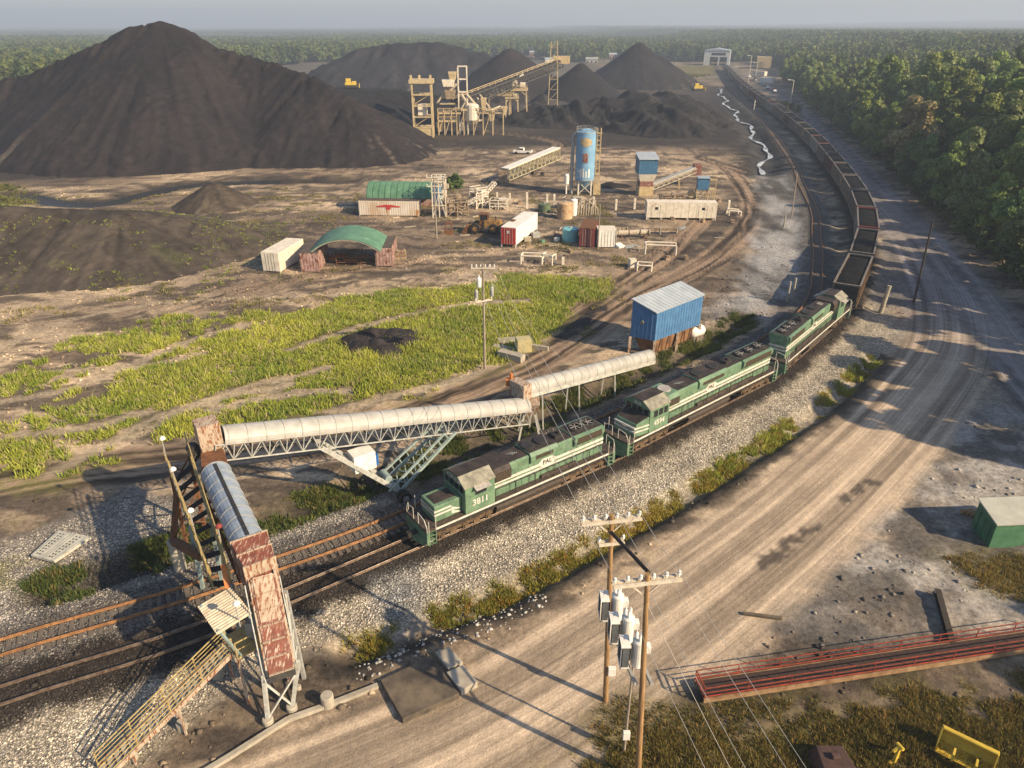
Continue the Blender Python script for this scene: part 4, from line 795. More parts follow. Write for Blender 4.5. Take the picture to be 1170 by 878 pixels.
# tower: hopper head, blue grey tube, red chute
C0 = at(247, 541, 8.2); C1 = at(287, 628, 7.7); dC = (C1 - C0); LC = dC.length; dC.normalize(); sC = dC.cross(V((0, 0, 1))).normalized(); rzC = math.atan2(dC.y, dC.x)
t = thing('loadout_conveyor', 'blue grey tubular conveyor over the tracks with rusty red chute and lattice legs', 'conveyor')
half_cover(C0, C1, .92, 8, t, M_COVER_SHADE, full=True)
b = MB(); b.extr([(-.1, .90), (-.1, .965), (.1, .965), (.1, .90)], C0 + dC * .3, C1 - dC * .2); b.build('dirt_strip', M_DARK, t)
h0 = at(238, 496, 9.0); b = MB(); b.M = Matrix.Translation(h0) @ Matrix.Rotation(rzC, 4, 'Z'); b.box(-.75, .75, -.75, .75, -.6, 1.0); b.hexa([(-.75, -.75, -1.6), (.4, -.75, -1.9), (.4, .75, -1.9), (-.75, .75, -1.6), (-.7, -.7, -.6), (.7, -.7, -.6), (.7, .7, -.6), (-.7, .7, -.6)]); b.build('hopper_head', M_RUSTW, t, bevel=.03)
b = MB(); m_ = h0.lerp(C0, .5) - V((0, 0, .9)); b.hexa([tuple(q) for q in (h0 - sC * .7 - V((0, 0, 2.6)), C0 - sC * .9 - V((0, 0, 1.2)), C0 + sC * .9 - V((0, 0, 1.2)), h0 + sC * .7 - V((0, 0, 2.6)), h0 - sC * .7 - V((0, 0, 1.0)), C0 - sC * .9 - V((0, 0, .2)), C0 + sC * .9 - V((0, 0, .2)), h0 + sC * .7 - V((0, 0, 1.0)))]); b.build('feed_chute', M_RUST, t)
b = MB(); c = h0 - sC * 1.3 * -1 - V((0, 0, .7)); c = h0 + V((-1.1, -.4, -1.0)); b.tube(c - dC * .3, c + dC * .3, .42, 14); b.tube(c + V((.1, -.5, -.6)), c + V((.3, .1, -.3)), .2, 10); b.build('drive_pulley', M_DARK, t)
b = MB(); b.truss(C0 - V((0, 0, 1.1)), C1 - V((0, 0, 1.1)), 1.9, .9, 8, .05); b.build('truss', M_RUST, t)
c0 = C1 + dC * .1; b = MB(); b.M = Matrix.Translation(c0) @ Matrix.Rotation(rzC, 4, 'Z'); b.hexa([(0, -.95, -1.5), (2.0, -.8, -1.9), (2.0, .8, -1.9), (0, .95, -1.5), (0, -.98, 1.0), (1.9, -.82, .5), (1.9, .82, .5), (0, .98, 1.0)]); rb = b.build('red_hood', M_OXIDE, t, bevel=.04)
b = MB(); b.M = Matrix.Translation(c0) @ Matrix.Rotation(rzC, 4, 'Z'); [b.box(x, x + .08, -1.02 + x * .08, 1.02 - x * .08, -1.2, 1.02 - x * .26 + .03) for x in (-.02, .95, 1.85)]; b.build('hood_rib', M_RUSTW, rb)
D0 = c0 + dC * 1.9 + V((0, 0, -.5)); D1 = at(322, 768, 3.7); dD = (D1 - D0).normalized(); sD = dD.cross(V((0, 0, 1))).normalized()
b = MB(); b.extr([(-.64, -.6), (.64, -.6), (.64, .45), (-.64, .45)], D0, D1); ch = b.build('red_chute', M_OXIDE, t, bevel=.03)
b = MB()
for s_ in (-1, 1): b.bar(D0 + sD * .68 * s_ + V((0, 0, .42)), D1 + sD * .68 * s_ + V((0, 0, .42)), .14, .16)
nup = sD.cross(dD).normalized()
for k in range(7): c = D0.lerp(D1, k / 6) + nup * .48; b.bar(c - sD * .64, c + sD * .64, .09, .06)
b.build('chute_frame', M_RUSTW, ch)
b = MB(); c = D0.lerp(D1, .22) + nup * .47; b.extr([(-.52, 0), (.52, 0), (.52, .03), (-.52, .03)], c - dD * 1.2, c + dD * 1.2); b.build('cream_patch', M_RUSTW, ch)
b = MB(); b.extr([(-.55, -1.1), (.55, -1.1), (.68, -.2), (-.68, -.2)], D1 - dD * .9, D1 + dD * .35); b.build('spout', M_DARK, ch)
b = MB(); b.path([D0.lerp(D1, .1) + sD * .95 + V((0, 0, .5)), D0.lerp(D1, .5) + sD * .95 + V((0, 0, .6)), D1 + sD * .92 + V((0, 0, .5)), D1 + sD * .85 + V((0, 0, -.6))], .035); b.path([D0.lerp(D1, .1) - sD * .85 + V((0, 0, .5)), D1 - sD * .82 + V((0, 0, .6))], .035); b.build('side_pipe', M_TRUSS, ch)
foot = [on(307, 828), on(334, 812)]; top = [D0.lerp(D1, .86) - sD * .9 * s_ + V((0, 0, -.6)) for s_ in (-1, 1)]; 
if (foot[0] - top[0]).length > (foot[0] - top[1]).length: top = top[::-1]
for a_, c_ in zip(foot, top):
    l = MB(); l.bar(a_, c_, .2); l.build('leg', M_TRUSS, t); l = MB(); l.lathe([(.3, 0), (.3, .45), (.26, .5)], 14, (a_.x, a_.y, a_.z - .1)); l.build('footing', M_CONC, t)
b = MB(); b.bar(foot[0].lerp(top[0], .1), foot[1].lerp(top[1], .8), .1); b.bar(foot[1].lerp(top[1], .1), foot[0].lerp(top[0], .8), .1); b.bar(foot[0].lerp(top[0], .85), foot[1].lerp(top[1], .85), .12); b.build('cross_brace', M_TRUSS, t)
back = [on(258, 772), on(282, 762)]; tb = [D0.lerp(D1, .05) + sD * .95 + V((0, 0, -.8)), D0.lerp(D1, .05) - sD * .95 + V((0, 0, -.8))]
for s_ in (-1, 1):
    p1 = D0.lerp(D1, .12) + sD * s_ + V((0, 0, -.5)); p2 = V((p1.x + .4, p1.y - .6, gz(p1.x, p1.y))); l = MB(); l.bar(p1, p2, .2); l.build('leg', M_GREY, t)
    p3 = D0.lerp(D1, .55) + sD * s_ + V((0, 0, -.5)); l = MB(); [l.bar(p1.lerp(p2, k / 5), top[0 if s_ > 0 else 1].lerp(foot[0 if s_ > 0 else 1], (k + 1) / 5), .07) for k in range(5)]; l.build('lattice_brace', M_TRUSS, t)

# gantry with yellow girders beside the tube
G0, G1 = at(192, 528, 7.2), at(240, 655, 6.6); E0, E1 = at(214, 508, 7.6), at(262, 655, 6.9)
t = thing('walkway_gantry', 'tall yellow and rusty walkway gantry with dark rungs left of the blue grey tube', 'gantry')
for i, (a_, c_) in enumerate(((G0, G1), (E0, E1))):
    g = MB(); g.bar(a_, c_, .14, .2); g.bar(a_ - V((0, 0, 1.2)), c_ - V((0, 0, 1.2)), .12, .16); n = 14
    for k in range(n): g.bar(a_.lerp(c_, k / n), a_.lerp(c_, (k + .5) / n) - V((0, 0, 1.2)), .06); g.bar(a_.lerp(c_, (k + .5) / n) - V((0, 0, 1.2)), a_.lerp(c_, (k + 1) / n), .06)
    g.build('girder', M_YEL, t)
b = MB()
for k in range(10): p1 = G0.lerp(G1, .05 + k / 10) - V((0, 0, 1.3)); p2 = E0.lerp(E1, .05 + k / 10) - V((0, 0, 1.3)); b.bar(p1, p2, .45, .07)
b.build('rungs', M_BLACK, t)
b = MB(); b.rail([G0 + V((-.1, 0, 0)), G1 + V((-.1, 0, 0))], 1.0, .028, 1.5); b.build('handrail', M_YEL, t)
b = MB(); b.rail([E0, E1], 1.0, .028, 1.5); b.build('handrail', M_YEL, t)
pf = on(207, 652); pt = V((pf.x, pf.y, 2.6)); b = MB(); b.lathe([(.42, -.2), (.42, 2.6)], 16, (pf.x, pf.y, pf.z)); b.build('concrete_pier', M_CONC, t)
b = MB(); b.bar(pt, G0.lerp(G1, .75) - V((0, 0, 1.2)), .5, .4); b.bar(pt + V((0, 0, 0)), G0.lerp(G1, .15) - V((0, 0, 1.2)), .3); b.build('rust_post', M_RUST, t)
for a_, f in ((G0, None), (E0, None), (G0.lerp(G1, .5), 1), (E0.lerp(E1, .55), 1), (E0.lerp(E1, .98), 1)):
    l = MB(); c = a_ - V((0, 0, 1.1)); l.bar(c, (c.x - .4, c.y + .3, gz(c.x, c.y) - .1), .22, .22); l.build('column', M_RUST if f is None else M_TEAL, t)
b = MB()
for k in range(4): z0 = .8 + k * 1.5; a1 = G0 - V((0, 0, 1.1)); a2 = E0 - V((0, 0, 1.1)); b.bar((a1.x, a1.y, z0), (a2.x, a2.y, z0 + 1.4), .09); b.bar((a2.x, a2.y, z0), (a1.x, a1.y, z0 + 1.4), .09)
b.build('cross_brace', M_RUST, t)
b = MB(); c = at(258, 668, 7.2); b.bar(at(255, 645, 7.2), at(262, 680, 5.8), .28); b.build('orange_pipe', M_ORANGE, t)
for lu, lv, lz, txt in ((184, 500, 9.6, 'farthest floodlight, at the far left corner of the yellow gantry'), (216, 582, 8.6, 'floodlight halfway along the yellow gantry'), (248, 600, 8.8, 'red topped floodlight post beside the blue grey tube'), (268, 688, 7.4, 'round floodlight between canopy and red hood'), (196, 535, 8.9, 'second floodlight from the far end of the yellow gantry')):
    p = at(lu, lv, lz); l = thing('floodlight', ('' if txt.startswith('red') else 'white ') + txt, 'floodlight', p); l['group'] = 'floodlights on the gantry'
    b = MB(); b.tube((0, 0, -1.7), (0, 0, 0), .04, 6); b.build('pole', M_GREY, l); b = MB(); b.lathe([(.08, .1), (.17, .02), (.2, -.1), (.08, -.16)], 12, (.1, -.05, 0)); b.build('lamp_head', M_RED if txt.startswith('red') else M_WP, l)

# canopy platform and stair
P = at(263, 740, 3.7); t = thing('stair_tower', 'yellow railed stair climbing to the landing under a corrugated canopy', 'stair'); S0 = at(116, 884, .15); S0.z = .1
up = V((dC.x, dC.y, 0)).normalized(); sd2 = V((-up.y, up.x, 0)); 
sv = V((S0.x - P.x, S0.y - P.y, 0)); 
ln = sv.normalized(); lp = V((-ln.y, ln.x, 0)); pl = MB(); pc = P - ln * 1.1
pl.hexa([tuple(pc + ln * a_ + lp * c_ + V((0, 0, z_))) for z_ in (-.12, 0) for a_, c_ in ((-1.3, -1.0), (1.1, -1.0), (1.1, 1.0), (-1.3, 1.0))]); pl.build('landing', M_YEL, t)
for s_ in (-1, 1):
    q0 = P + lp * .5 * s_; q1 = S0 + lp * .5 * s_
    b = MB(); b.bar(q0, q1, .09, .26); b.build('stringer', M_RUSTW, t)
    b = MB(); b.rail([q0, q1], 1.05, .026, 1.9); b.bar(q0 + V((0, 0, .25)), q1 + V((0, 0, .25)), .04); b.bar(q0 + V((0, 0, .8)), q1 + V((0, 0, .8)), .04); b.build('stair_handrail', M_YEL, t)
b = MB(); n = 20
for k in range(n): c = P.lerp(S0, (k + .5) / n); b.hexa([tuple(c + ln * a_ + lp * c_ + V((0, 0, z_))) for z_ in (-.03, .0) for a_, c_ in ((-.14, -.47), (.14, -.47), (.14, .47), (-.14, .47))])
b.build('treads', M_GREY, t)
b = MB(); cr = [pc + ln * a_ + lp * c_ for a_, c_ in ((1.1, -1), (-1.3, -1), (-1.3, 1), (1.1, 1))]; b.rail(cr, 1.05, .028, 1.2); b.build('landing_handrail', M_YEL, t)
b = MB()
for c in cr: b.bar(c, (c.x, c.y, gz(c.x, c.y)), .12)
b.build('landing_posts', M_RUSTW, t)
for f in (.45, .8):
    c = P.lerp(S0, f); b = MB(); [b.bar(c + lp * .4 * s_, (c.x + lp.x * .55 * s_, c.y + lp.y * .55 * s_, gz(c.x, c.y)), .1) for s_ in (-1, 1)]; b.bar(c + lp * .4 + V((0, 0, -.3)), c - lp * .4 + V((0, 0, -.3)), .08); b.build('stair_support', M_RUSTW, t)
    b = MB(); b.lathe([(.28, -.1), (.28, .5)], 12, (c.x, c.y, gz(c.x, c.y))); b.build('footing', M_CONC, t)
cc = at(256, 697, 6.1); b = MB(); n = 13; W0 = 2.7; D_ = 1.9
for k in range(n):
    x0 = -W0 / 2 + W0 * k / n; x1 = x0 + W0 / n; xm_ = (x0 + x1) / 2
    for xa, xb, za, zb in ((x0, xm_, 0, .07), (xm_, x1, .07, 0)):
        b.hexa([tuple(cc + lp * -a_ + ln * c_ + V((0, 0, z_ + c_ * -.12))) for a_, c_, z_ in ((xa, -D_ / 2, za - .03), (xb, -D_ / 2, zb - .03), (xb, D_ / 2, zb - .03), (xa, D_ / 2, za - .03), (xa, -D_ / 2, za), (xb, -D_ / 2, zb), (xb, D_ / 2, zb), (xa, D_ / 2, za))])
b.M = Matrix(); b.build('canopy_roof', mat('corrugated cream sheet', (.56, .50, .38), (.40, .33, .24), 2, rough=.5), t)
b = MB(); [b.bar(cc + lp * s_ * 1.2 + ln * e * .8, pc + lp * s_ * .95 + ln * e * .9, .12) for s_ in (-1, 1) for e in (-1, 1)]; b.build('canopy_post', M_TEAL, t)
b = MB(); c = pc + V((.2, 0, .1)); b.box(c.x - .25, c.x + .25, c.y - .2, c.y + .2, c.z, c.z + 1.1); b.build('control_box', M_GREY, t)

# concrete bits around
def prism(name, pts, z0, z1, m, label=None, cat=None, bevel=.03, group=None):
    n = len(pts); b = MB(); b.add([(p[0], p[1], z0) for p in pts] + [(p[0], p[1], z1) for p in pts], [tuple(range(n))[::-1], tuple(range(n, 2 * n))] + [(i, (i + 1) % n, n + (i + 1) % n, n + i) for i in range(n)])
    o = b.build(name, m, bevel=bevel); return tag(o, label, cat, group)
sl = [(434.6, 777), (492.7, 749), (525, 792.7), (460, 821.8)]
prism('concrete_slab', pix(sl[::-1], .4), -.15, .40, M_CONCD, 'square dark stained concrete slab beside the gravel road', 'slab')
prism('concrete_block', pix([(497, 745), (513, 739), (529, 756), (512, 764)][::-1], .45), -.1, .45, M_CONC, 'farther of two pale concrete blocks beside the dark slab', 'block')
prism('concrete_block', pix([(510, 768), (529, 759.5), (545.7, 779), (527, 789)][::-1], .45), -.1, .45, M_CONC, 'nearer of two pale concrete blocks beside the dark slab', 'block')
b = MB(); cb = [on(*q) for q in ((200, 905), (262, 868), (330, 824), (380, 806), (432, 786))]
for a_, c_ in zip(cb[:-1], cb[1:]): b.bar(a_ + V((0, 0, .05)), c_ + V((0, 0, .05)), .28, .36)
tag(b.build('concrete_curb', M_CONC), 'long low concrete curb running left from the dark slab', 'curb')
for (u_, v_, r_, h_, lb) in ((375, 806, .36, .8, 'short round concrete pier right of the lattice legs'), (341, 789, .18, .3, 'tiny white concrete stub just right of the lattice legs'), (249, 772, .4, .9, 'short concrete pier under the stair landing')):
    p = on(u_, v_); b = MB(); b.lathe([(r_, -.2), (r_, h_ - .04), (r_ - .04, h_)], 18, tuple(p)); tag(b.build('concrete_pier', M_CONC, bevel=0), lb, 'pier')
q = pix([(35, 634), (66, 606), (104, 613), (62, 641)], .35); t = thing('perforated_panel', 'pale perforated steel panel lying on the gravel left of the gantry', 'panel'); n = 4
b = MB(); b.add([(p.x, p.y, z) for z in (.12, .34) for p in q], [(0, 3, 2, 1), (4, 5, 6, 7), (0, 1, 5, 4), (1, 2, 6, 5), (2, 3, 7, 6), (3, 0, 4, 7)]); b.build('plate', mat('cream plate', (.50, .48, .40), (.36, .35, .30), 2, rough=.6, rust=.05), t, bevel=.02)
b = MB()
for r_ in (.16, .26, .66, .76):
    for k in range(9): f = .1 + .8 * k / 8; c = q[0].lerp(q[1], f).lerp(q[3].lerp(q[2], f), r_); b.tube((c.x, c.y, .335), (c.x, c.y, .35), .07, 8)
b.build('slot_holes', M_DARK, t)
b = MB(); [b.bar((q[0].lerp(q[3], f)) + V((0, 0, .01)), (q[1].lerp(q[2], f)) + V((0, 0, .01)), .05, .03) for f in (.08, .36, .46, .56, .92)]; b.build('stiffener', M_GREY, t)

# ------------------------------------------------------------------ blue shed over the rusty bin
M_BLUE = mat('blue sheet siding', (.085, .20, .38), (.06, .15, .30), 1.2, rough=.45, bump=.05)
M_ROOFW = mat('pale metal roof', (.36, .40, .44), (.27, .31, .35), .8, rough=.4, bump=.03)
BB = [at(720, 384.5, 2.1), at(748, 390, 2.1), at(799.5, 371, 2.1)]; BB.append(BB[0] + BB[2] - BB[1])
tops = [342.3, 358.3, 338, None]; hs = [height_above(p, v_) for p, v_ in zip(BB[:3], tops)]; hs.append(hs[0] + hs[2] - hs[1])
t = thing('blue_shed', 'bright blue metal shed with pale roof standing on posts over a rusty bin', 'shed'); order_ = [0, 1, 2, 3]
b = MB(); b.add([tuple(p) for p in BB] + [tuple(p + V((0, 0, h_))) for p, h_ in zip(BB, hs)], [(0, 3, 2, 1), (4, 5, 6, 7), (0, 1, 5, 4), (1, 2, 6, 5), (2, 3, 7, 6), (3, 0, 4, 7)]); w_ = b.build('wall', M_BLUE, t)
b = MB()
for i in range(4):
    a_, c_ = BB[i], BB[(i + 1) % 4]; ha, hc = hs[i], hs[(i + 1) % 4]; n = int((c_ - a_).length / .45)
    for k in range(1, n): q = a_.lerp(c_, k / n); b.bar(q, q + V((0, 0, ha + (hc - ha) * k / n - .02)), .06)
b.build('siding_rib', M_BLUE, w_)
cen = sum(BB, V()) / 4; tp = [p + V((0, 0, h_ + .02)) + (p - cen).normalized() * .25 for p, h_ in zip(BB, hs)]
b = MB(); b.add([tuple(p) for p in tp] + [tuple(p + V((0, 0, .1))) for p in tp], [(0, 3, 2, 1), (4, 5, 6, 7), (0, 1, 5, 4), (1, 2, 6, 5), (2, 3, 7, 6), (3, 0, 4, 7)]); rf = b.build('roof', M_ROOFW, t)
b = MB(); [b.bar(tp[1].lerp(tp[2], k / 14) + V((0, 0, .11)), tp[0].lerp(tp[3], k / 14) + V((0, 0, .11)), .05, .04) for k in range(15)]; b.build('roof_seam', M_ROOFW, rf)
b = MB(); c = BB[0].lerp(BB[1], .45) + V((0, 0, 2.0)); n_ = (BB[1] - BB[0]).cross(V((0, 0, 1))).normalized(); b.tube(c - n_ * .02, c + n_ * .25, .2, 8); b.build('wall_lamp', M_BEIGE, t)
for p in (BB[0], BB[1], BB[2], BB[3], BB[1].lerp(BB[2], .5)): b = MB(); b.bar(p, (p.x, p.y, gz(p.x, p.y) - .1), .3, .3); b.build('post', M_RUSTW, t)
ins = [cen + (p - cen) * .88 for p in BB]; b = MB(); b.add([(cen.x + (p.x - cen.x) * .7, cen.y + (p.y - cen.y) * .7, .3) for p in BB] + [(p.x, p.y, 2.08) for p in ins], [(0, 3, 2, 1), (4, 5, 6, 7), (0, 1, 5, 4), (1, 2, 6, 5), (2, 3, 7, 6), (3, 0, 4, 7)]); b.build('bin', mat('rusty orange bin', (.27, .145, .065), (.13, .07, .04), 1, rough=.8), t)
b = MB(); [b.bar(BB[1].lerp(BB[2], k / 6) * .98 + cen * .02 - V((0, 0, .1)), V((*(BB[1].lerp(BB[2], k / 6))[:2], .4)), .12) for k in range(7)]; b.build('bin_rib', M_RUST, t)
p = on(794, 388); t = thing('propane_tank', 'small white capsule tank on a stand beside the blue shed', 'tank', p, R(35)); b = MB(); b.M = Matrix.Translation((0, 0, 1.35)) @ Matrix.Rotation(R(90), 4, 'Y'); b.lathe([(.05, -1.3), (.5, -1.15), (.72, -.8), (.72, .8), (.5, 1.15), (.05, 1.3)], 18); b.build('tank_body', M_WP, t, smooth=True); b = MB(); [b.bar((x, -.4, 0), (x, -.3, .8), .1) or b.bar((x, .4, 0), (x, .3, .8), .1) for x in (-.6, .6)]; b.build('stand', M_GREY, t)

# ------------------------------------------------------------------ poles and wires
M_WOOD = mat('pole wood', (.36, .22, .10), (.19, .11, .05), 2, rough=.85, stretch=(4, 4, .4), bump=.3)
M_WOODG = mat('grey pole wood', (.33, .28, .22), (.19, .16, .125), 2, rough=.85, stretch=(4, 4, .4), bump=.3)
M_WOODD = mat('dark pole wood', (.05, .04, .032), (.03, .025, .02), 2, rough=.85, stretch=(4, 4, .4))
M_ARM = mat('bleached crossarm', (.60, .54, .44), (.44, .38, .29), 3, rough=.8)
M_INS = mat('white porcelain', (.75, .73, .68), (.62, .60, .55), 3, rough=.25, bump=0)
M_FIN = mat('radiator fins', (.12, .13, .14), (.07, .075, .08), 2, rough=.5)
def pole(base, H, label, m=M_WOOD, r=.16, lean=(0, 0), name='utility_pole'):
    t = thing(name, label, 'utility pole', base); b = MB(); b.tube((0, 0, -.3), (lean[0], lean[1], H), r, 14, r * .68); b.build('pole', m, t); return t
def crossarm(t, z, L, az, n=4, lean=(0, 0), double=True, y=.14):
    d = V((math.cos(az), math.sin(az), 0)); p = V((-d.y, d.x, 0)); c = V((lean[0], lean[1], z)); b = MB(); pts = []
    for s_ in ((-1, 1) if double else (1,)): b.bar(c - d * L / 2 + p * y * s_, c + d * L / 2 + p * y * s_, .11, .13)
    arm = b.build('crossarm', M_ARM, t); b = MB(); [b.bar(c + d * L * .27 * s_, c - V((0, 0, L * .28)), .05) for s_ in (-1, 1)]; b.build('arm_brace', M_ARM, arm)
    b = MB()
    for k in range(n): q = c + d * L * (k / (n - 1) - .5) * .94; b.lathe([(.03, 0), (.03, .1), (.08, .12), (.09, .18), (.05, .2), (.08, .24), (.07, .30), (.03, .34)], 10, tuple(q + V((0, 0, .06)))); pts.append(V(t.location) + q + V((0, 0, .38)))
    b.build('insulator', M_INS, arm); return pts
b1 = on(692, 801); H1 = height_above(b1, 588); t1 = pole(b1, H1, 'farther of the two brown wooden poles by the road, white box near its foot', lean=((atY(699, 588, b1.y).x - b1.x), 0))
L1 = (atY(699, 588, b1.y).x - b1.x, 0); i1 = crossarm(t1, H1 - .35, 3.0, R(9), 6, L1); crossarm(t1, H1 - 1.7, 1.3, R(9), 3, (L1[0] * .85, 0))
b2 = on(729, 892); H2 = height_above(b2, 656); L2 = (atY(740, 656, b2.y).x - b2.x, 0); t2 = pole(b2, H2, 'nearer of the two brown wooden poles, at the bottom edge beside the transformers', lean=L2); i2 = crossarm(t2, H2 - .4, 3.0, R(9), 6, L2)
print('poles', b1, H1, b2, H2)
b = MB(); p = (L1[0] * .1 + .2, -.2, H1 * .18); b.box(p[0] - .2, p[0] + .2, p[1] - .15, p[1] + .1, p[2], p[2] + .55); b.build('meter_box', M_WP, t1, bevel=.02)
# regulator rack between the poles
rk = thing('transformer_rack', 'steel beams joining the two wooden poles under the transformers', 'rack'); b = MB(); zr_ = 6.9
for s_ in (-.32, .42): b.bar((b1.x + L1[0] * .5 + s_, b1.y, zr_), (b2.x + L2[0] * .5 + s_, b2.y, zr_), .14, .2)
b.build('beam', M_GREY, rk); b = MB(); b.bar((b1.x + L1[0] * .4, b1.y, zr_ - 1.6), (b1.x + L1[0] * .5 + .4, b1.y - 1.6, zr_), .1); b.bar((b2.x + L2[0] * .4, b2.y, zr_ - 1.6), (b2.x + L2[0] * .5 + .4, b2.y + 1.6, zr_), .1); b.build('brace', M_GREY, rk)
for k, f in enumerate((.16, .47, .78)):
    x = (b1.x + L1[0] * .5) * (1 - f) + (b2.x + L2[0] * .5) * f + .1; y_ = b1.y * (1 - f) + b2.y * f; g = thing('transformer', ['farthest', 'middle', 'nearest'][k] + ' of three white regulator tanks hung between the wooden poles', 'transformer', (x, y_, zr_ + .12)); g['group'] = 'regulator tanks between the poles'; g.scale = (.88, .88, .88)
    b = MB(); b.lathe([(.3, 0), (.36, .06), (.36, 1.75), (.3, 1.84), (.1, 1.9)], 20); b.build('tank', M_WP, g, bevel=0)
    b = MB(); b.box(-.95, -.90, -.42, .42, .2, 1.65); b.box(-.90, -.40, -.1, .1, .4, 1.3); [b.box(-.98, -.55, -.42 + q * .12, -.40 + q * .12, .25, 1.6) for q in range(8)]; fr = b.build('radiator', M_FIN, g)
    b = MB()
    for z_ in (.16, 1.66): b.box(-1.0, -.5, -.45, .45, z_, z_ + .05)
    b.bar((-.99, -.45, .16), (-.99, -.45, 1.7), .06); b.bar((-.99, .45, .16), (-.99, .45, 1.7), .06); b.build('radiator_frame', M_WP, fr)
    for q in ((.12, .12), (-.15, .1), (.0, -.18)): b = MB(); b.lathe([(.06, 0), (.1, .08), (.06, .14), (.1, .2), (.06, .26), (.1, .32), (.04, .42), (.03, .5)], 10, (q[0], q[1], 1.86)); b.build('bushing', M_INS, g)
    b = MB(); b.box(.3, .62, -.2, .2, 1.0, 1.45); b.build('control_box', M_WP, g)
# slanting dark brace pole and thin service pole
b = MB(); b.tube((b1.x + L1[0] * .95, b1.y - .1, H1 - 1.0), (b2.x + L2[0] * .9, b2.y + .1, H2 - .1), .09, 8); tag(b.build('slanting_beam', M_WOODD), 'dark beam slanting between the tops of the two wooden poles', 'beam')
sp = on(713, 858); t = pole(sp, height_above(sp, 762), 'thin grey service pole with white box between the two wooden poles', M_WOODG, .08, name='service_pole'); b = MB(); b.box(-.18, .18, -.25, -.05, 1.2, 1.75); b.build('meter_box', M_WP, t, bevel=.02)
b3 = on(554, 421); H3 = height_above(b3, 301); t3 = pole(b3, H3, 'grey wooden pole with crossarms and a transformer standing in the green weeds', M_WOODG, .15); i3 = crossarm(t3, H3 - .5, 2.5, R(3), 6); crossarm(t3, H3 - 4.1, 1.9, R(25), 2)
for x, z, r_ in ((-.45, H3 - 2.6, .25), (.9, H3 - 3.6, .2), (-.75, H3 - 4.0, .2)): b = MB(); b.lathe([(r_ * .8, 0), (r_, .05), (r_, .95), (r_ * .4, 1.1), (.05, 1.35)], 14, (x, 0, z)); b.build('transformer_can', M_WP if r_ > .22 else M_GREY, t3)
b4 = on(1044, 346); tp4 = atY(1066, 252, b4.y); pole(b4, tp4.z - b4.z, 'tall dark leaning pole between the train and the road bend', M_WOODD, .16, (tp4.x - b4.x, 0))
b5 = on(904, 250); tp5 = atY(911, 198, b5.y); pole(b5, tp5.z - b5.z, 'thin pale pole on the slope left of the coal cars', M_WOODG, .13, (tp5.x - b5.x, 0))
b6 = on(499, 273); H6 = height_above(b6, 198); t6 = pole(b6, H6, 'pale pole with crossarm in front of the ribbed green shelter', M_WOODG, .15); crossarm(t6, H6 - .7, 2.6, R(5), 4); crossarm(t6, H6 - 2.2, 2.6, R(5), 3)
b7 = on(683, 285); pole(b7, height_above(b7, 233), 'thin pole beside the maroon container', M_WOODG, .11, name='thin_pole')
for u_, v_, vt, lb in ((895, 262, 246, 'short pale stub post below the thin pole on the slope'), (899, 346, 322, 'left one of two short white posts beside the inner track'), (905, 343, 318, 'right one of two short white posts beside the inner track')):
    p = on(u_, v_); b = MB(); b.tube((0, 0, -.2), (0, 0, height_above(p, vt)), .16, 10, .14); o = b.build('short_post', M_CONC); o.location = p; tag(o, lb, 'post')
p = on(1006, 357); b = MB(); b.tube((0, 0, -.2), (.4, .1, height_above(p, 327)), .3, 14, .27); o = b.build('concrete_post', M_CONC); o.location = p; tag(o, 'thick pale concrete post right of the first coal cars', 'post')
M_WIRE = mat('grey wire', (.45, .43, .40), (.36, .34, .31), 1, rough=.5, bump=0)
def wire(p, q, sag, lb, grp, r=.014):
    p = V(p); q = V(q); n = 18; P_ = [p.lerp(q, k / n) - V((0, 0, 4 * sag * (k / n) * (1 - k / n))) for k in range(n + 1)]; o = MB().path(P_, r, 5).build('power_wire', M_WIRE); return tag(o, lb, 'wire', grp)
for k in (0, 2, 3, 5): wire(i3[k], i1[k], .9, 'thin wire from the pole in the weeds over the locomotives to the farther wooden pole', 'wires over the locomotives')
far_end = [at(892 + k * 24, 885, 11.0) for k in range(5)]
for k in (0, 2, 4, 5): wire(i2[k], V((i2[k].x + 5.2 + k * .25, 4, 10.5)), .2, 'thin wire leaving the nearer wooden pole towards the bottom right', 'wires leaving at the bottom right', .009)
for k in (0, 3, 5): wire(i1[k], i2[k], .15, 'short wire between the crossarms of the two wooden poles', 'wires between the two front poles', .012)
g1 = on(800, 905); wire((b2.x + L2[0], b2.y, H2 - 1.5), g1 + V((2.5, -2, 0)), .02, 'taut guy wire from the nearer wooden pole to the ground', 'guy wire', .012)
wire(i3[1], V(b3) + V((8.5, 3.0, .1)), .02, 'guy wire of the pole in the weeds', 'guy wire far', .012)

# ------------------------------------------------------------------ right side: shed, catwalk, scrap
M_GSH = mat('green lap siding', (.06, .16, .085), (.04, .11, .06), 1.5, rough=.55)
a_ = at(1129, 626, 0); c_ = at(1112, 606, 0); ux = V((1, .06, 0)).normalized(); vy = (c_ - a_); vy.z = 0; wd = vy.length; vy.normalize(); Hs = height_above(a_, 599); Lx = 5.5
t = thing('storage_shed', 'green lap sided shed with pale roof at the right edge', 'shed', (a_.x, a_.y, gz(a_.x, a_.y) - .05)); MM = Matrix(((ux.x, vy.x, 0, 0), (ux.y, vy.y, 0, 0), (0, 0, 1, 0), (0, 0, 0, 1)))
wd = max(wd, 2.4); b = MB(MM); b.hexa([(0, 0, 0), (Lx, 0, 0), (Lx, wd, 0), (0, wd, 0), (0, 0, Hs), (Lx, 0, Hs), (Lx, wd, Hs + .35), (0, wd, Hs + .35)]); w_ = b.build('wall', M_GSH, t)
b = MB(MM); n = 9
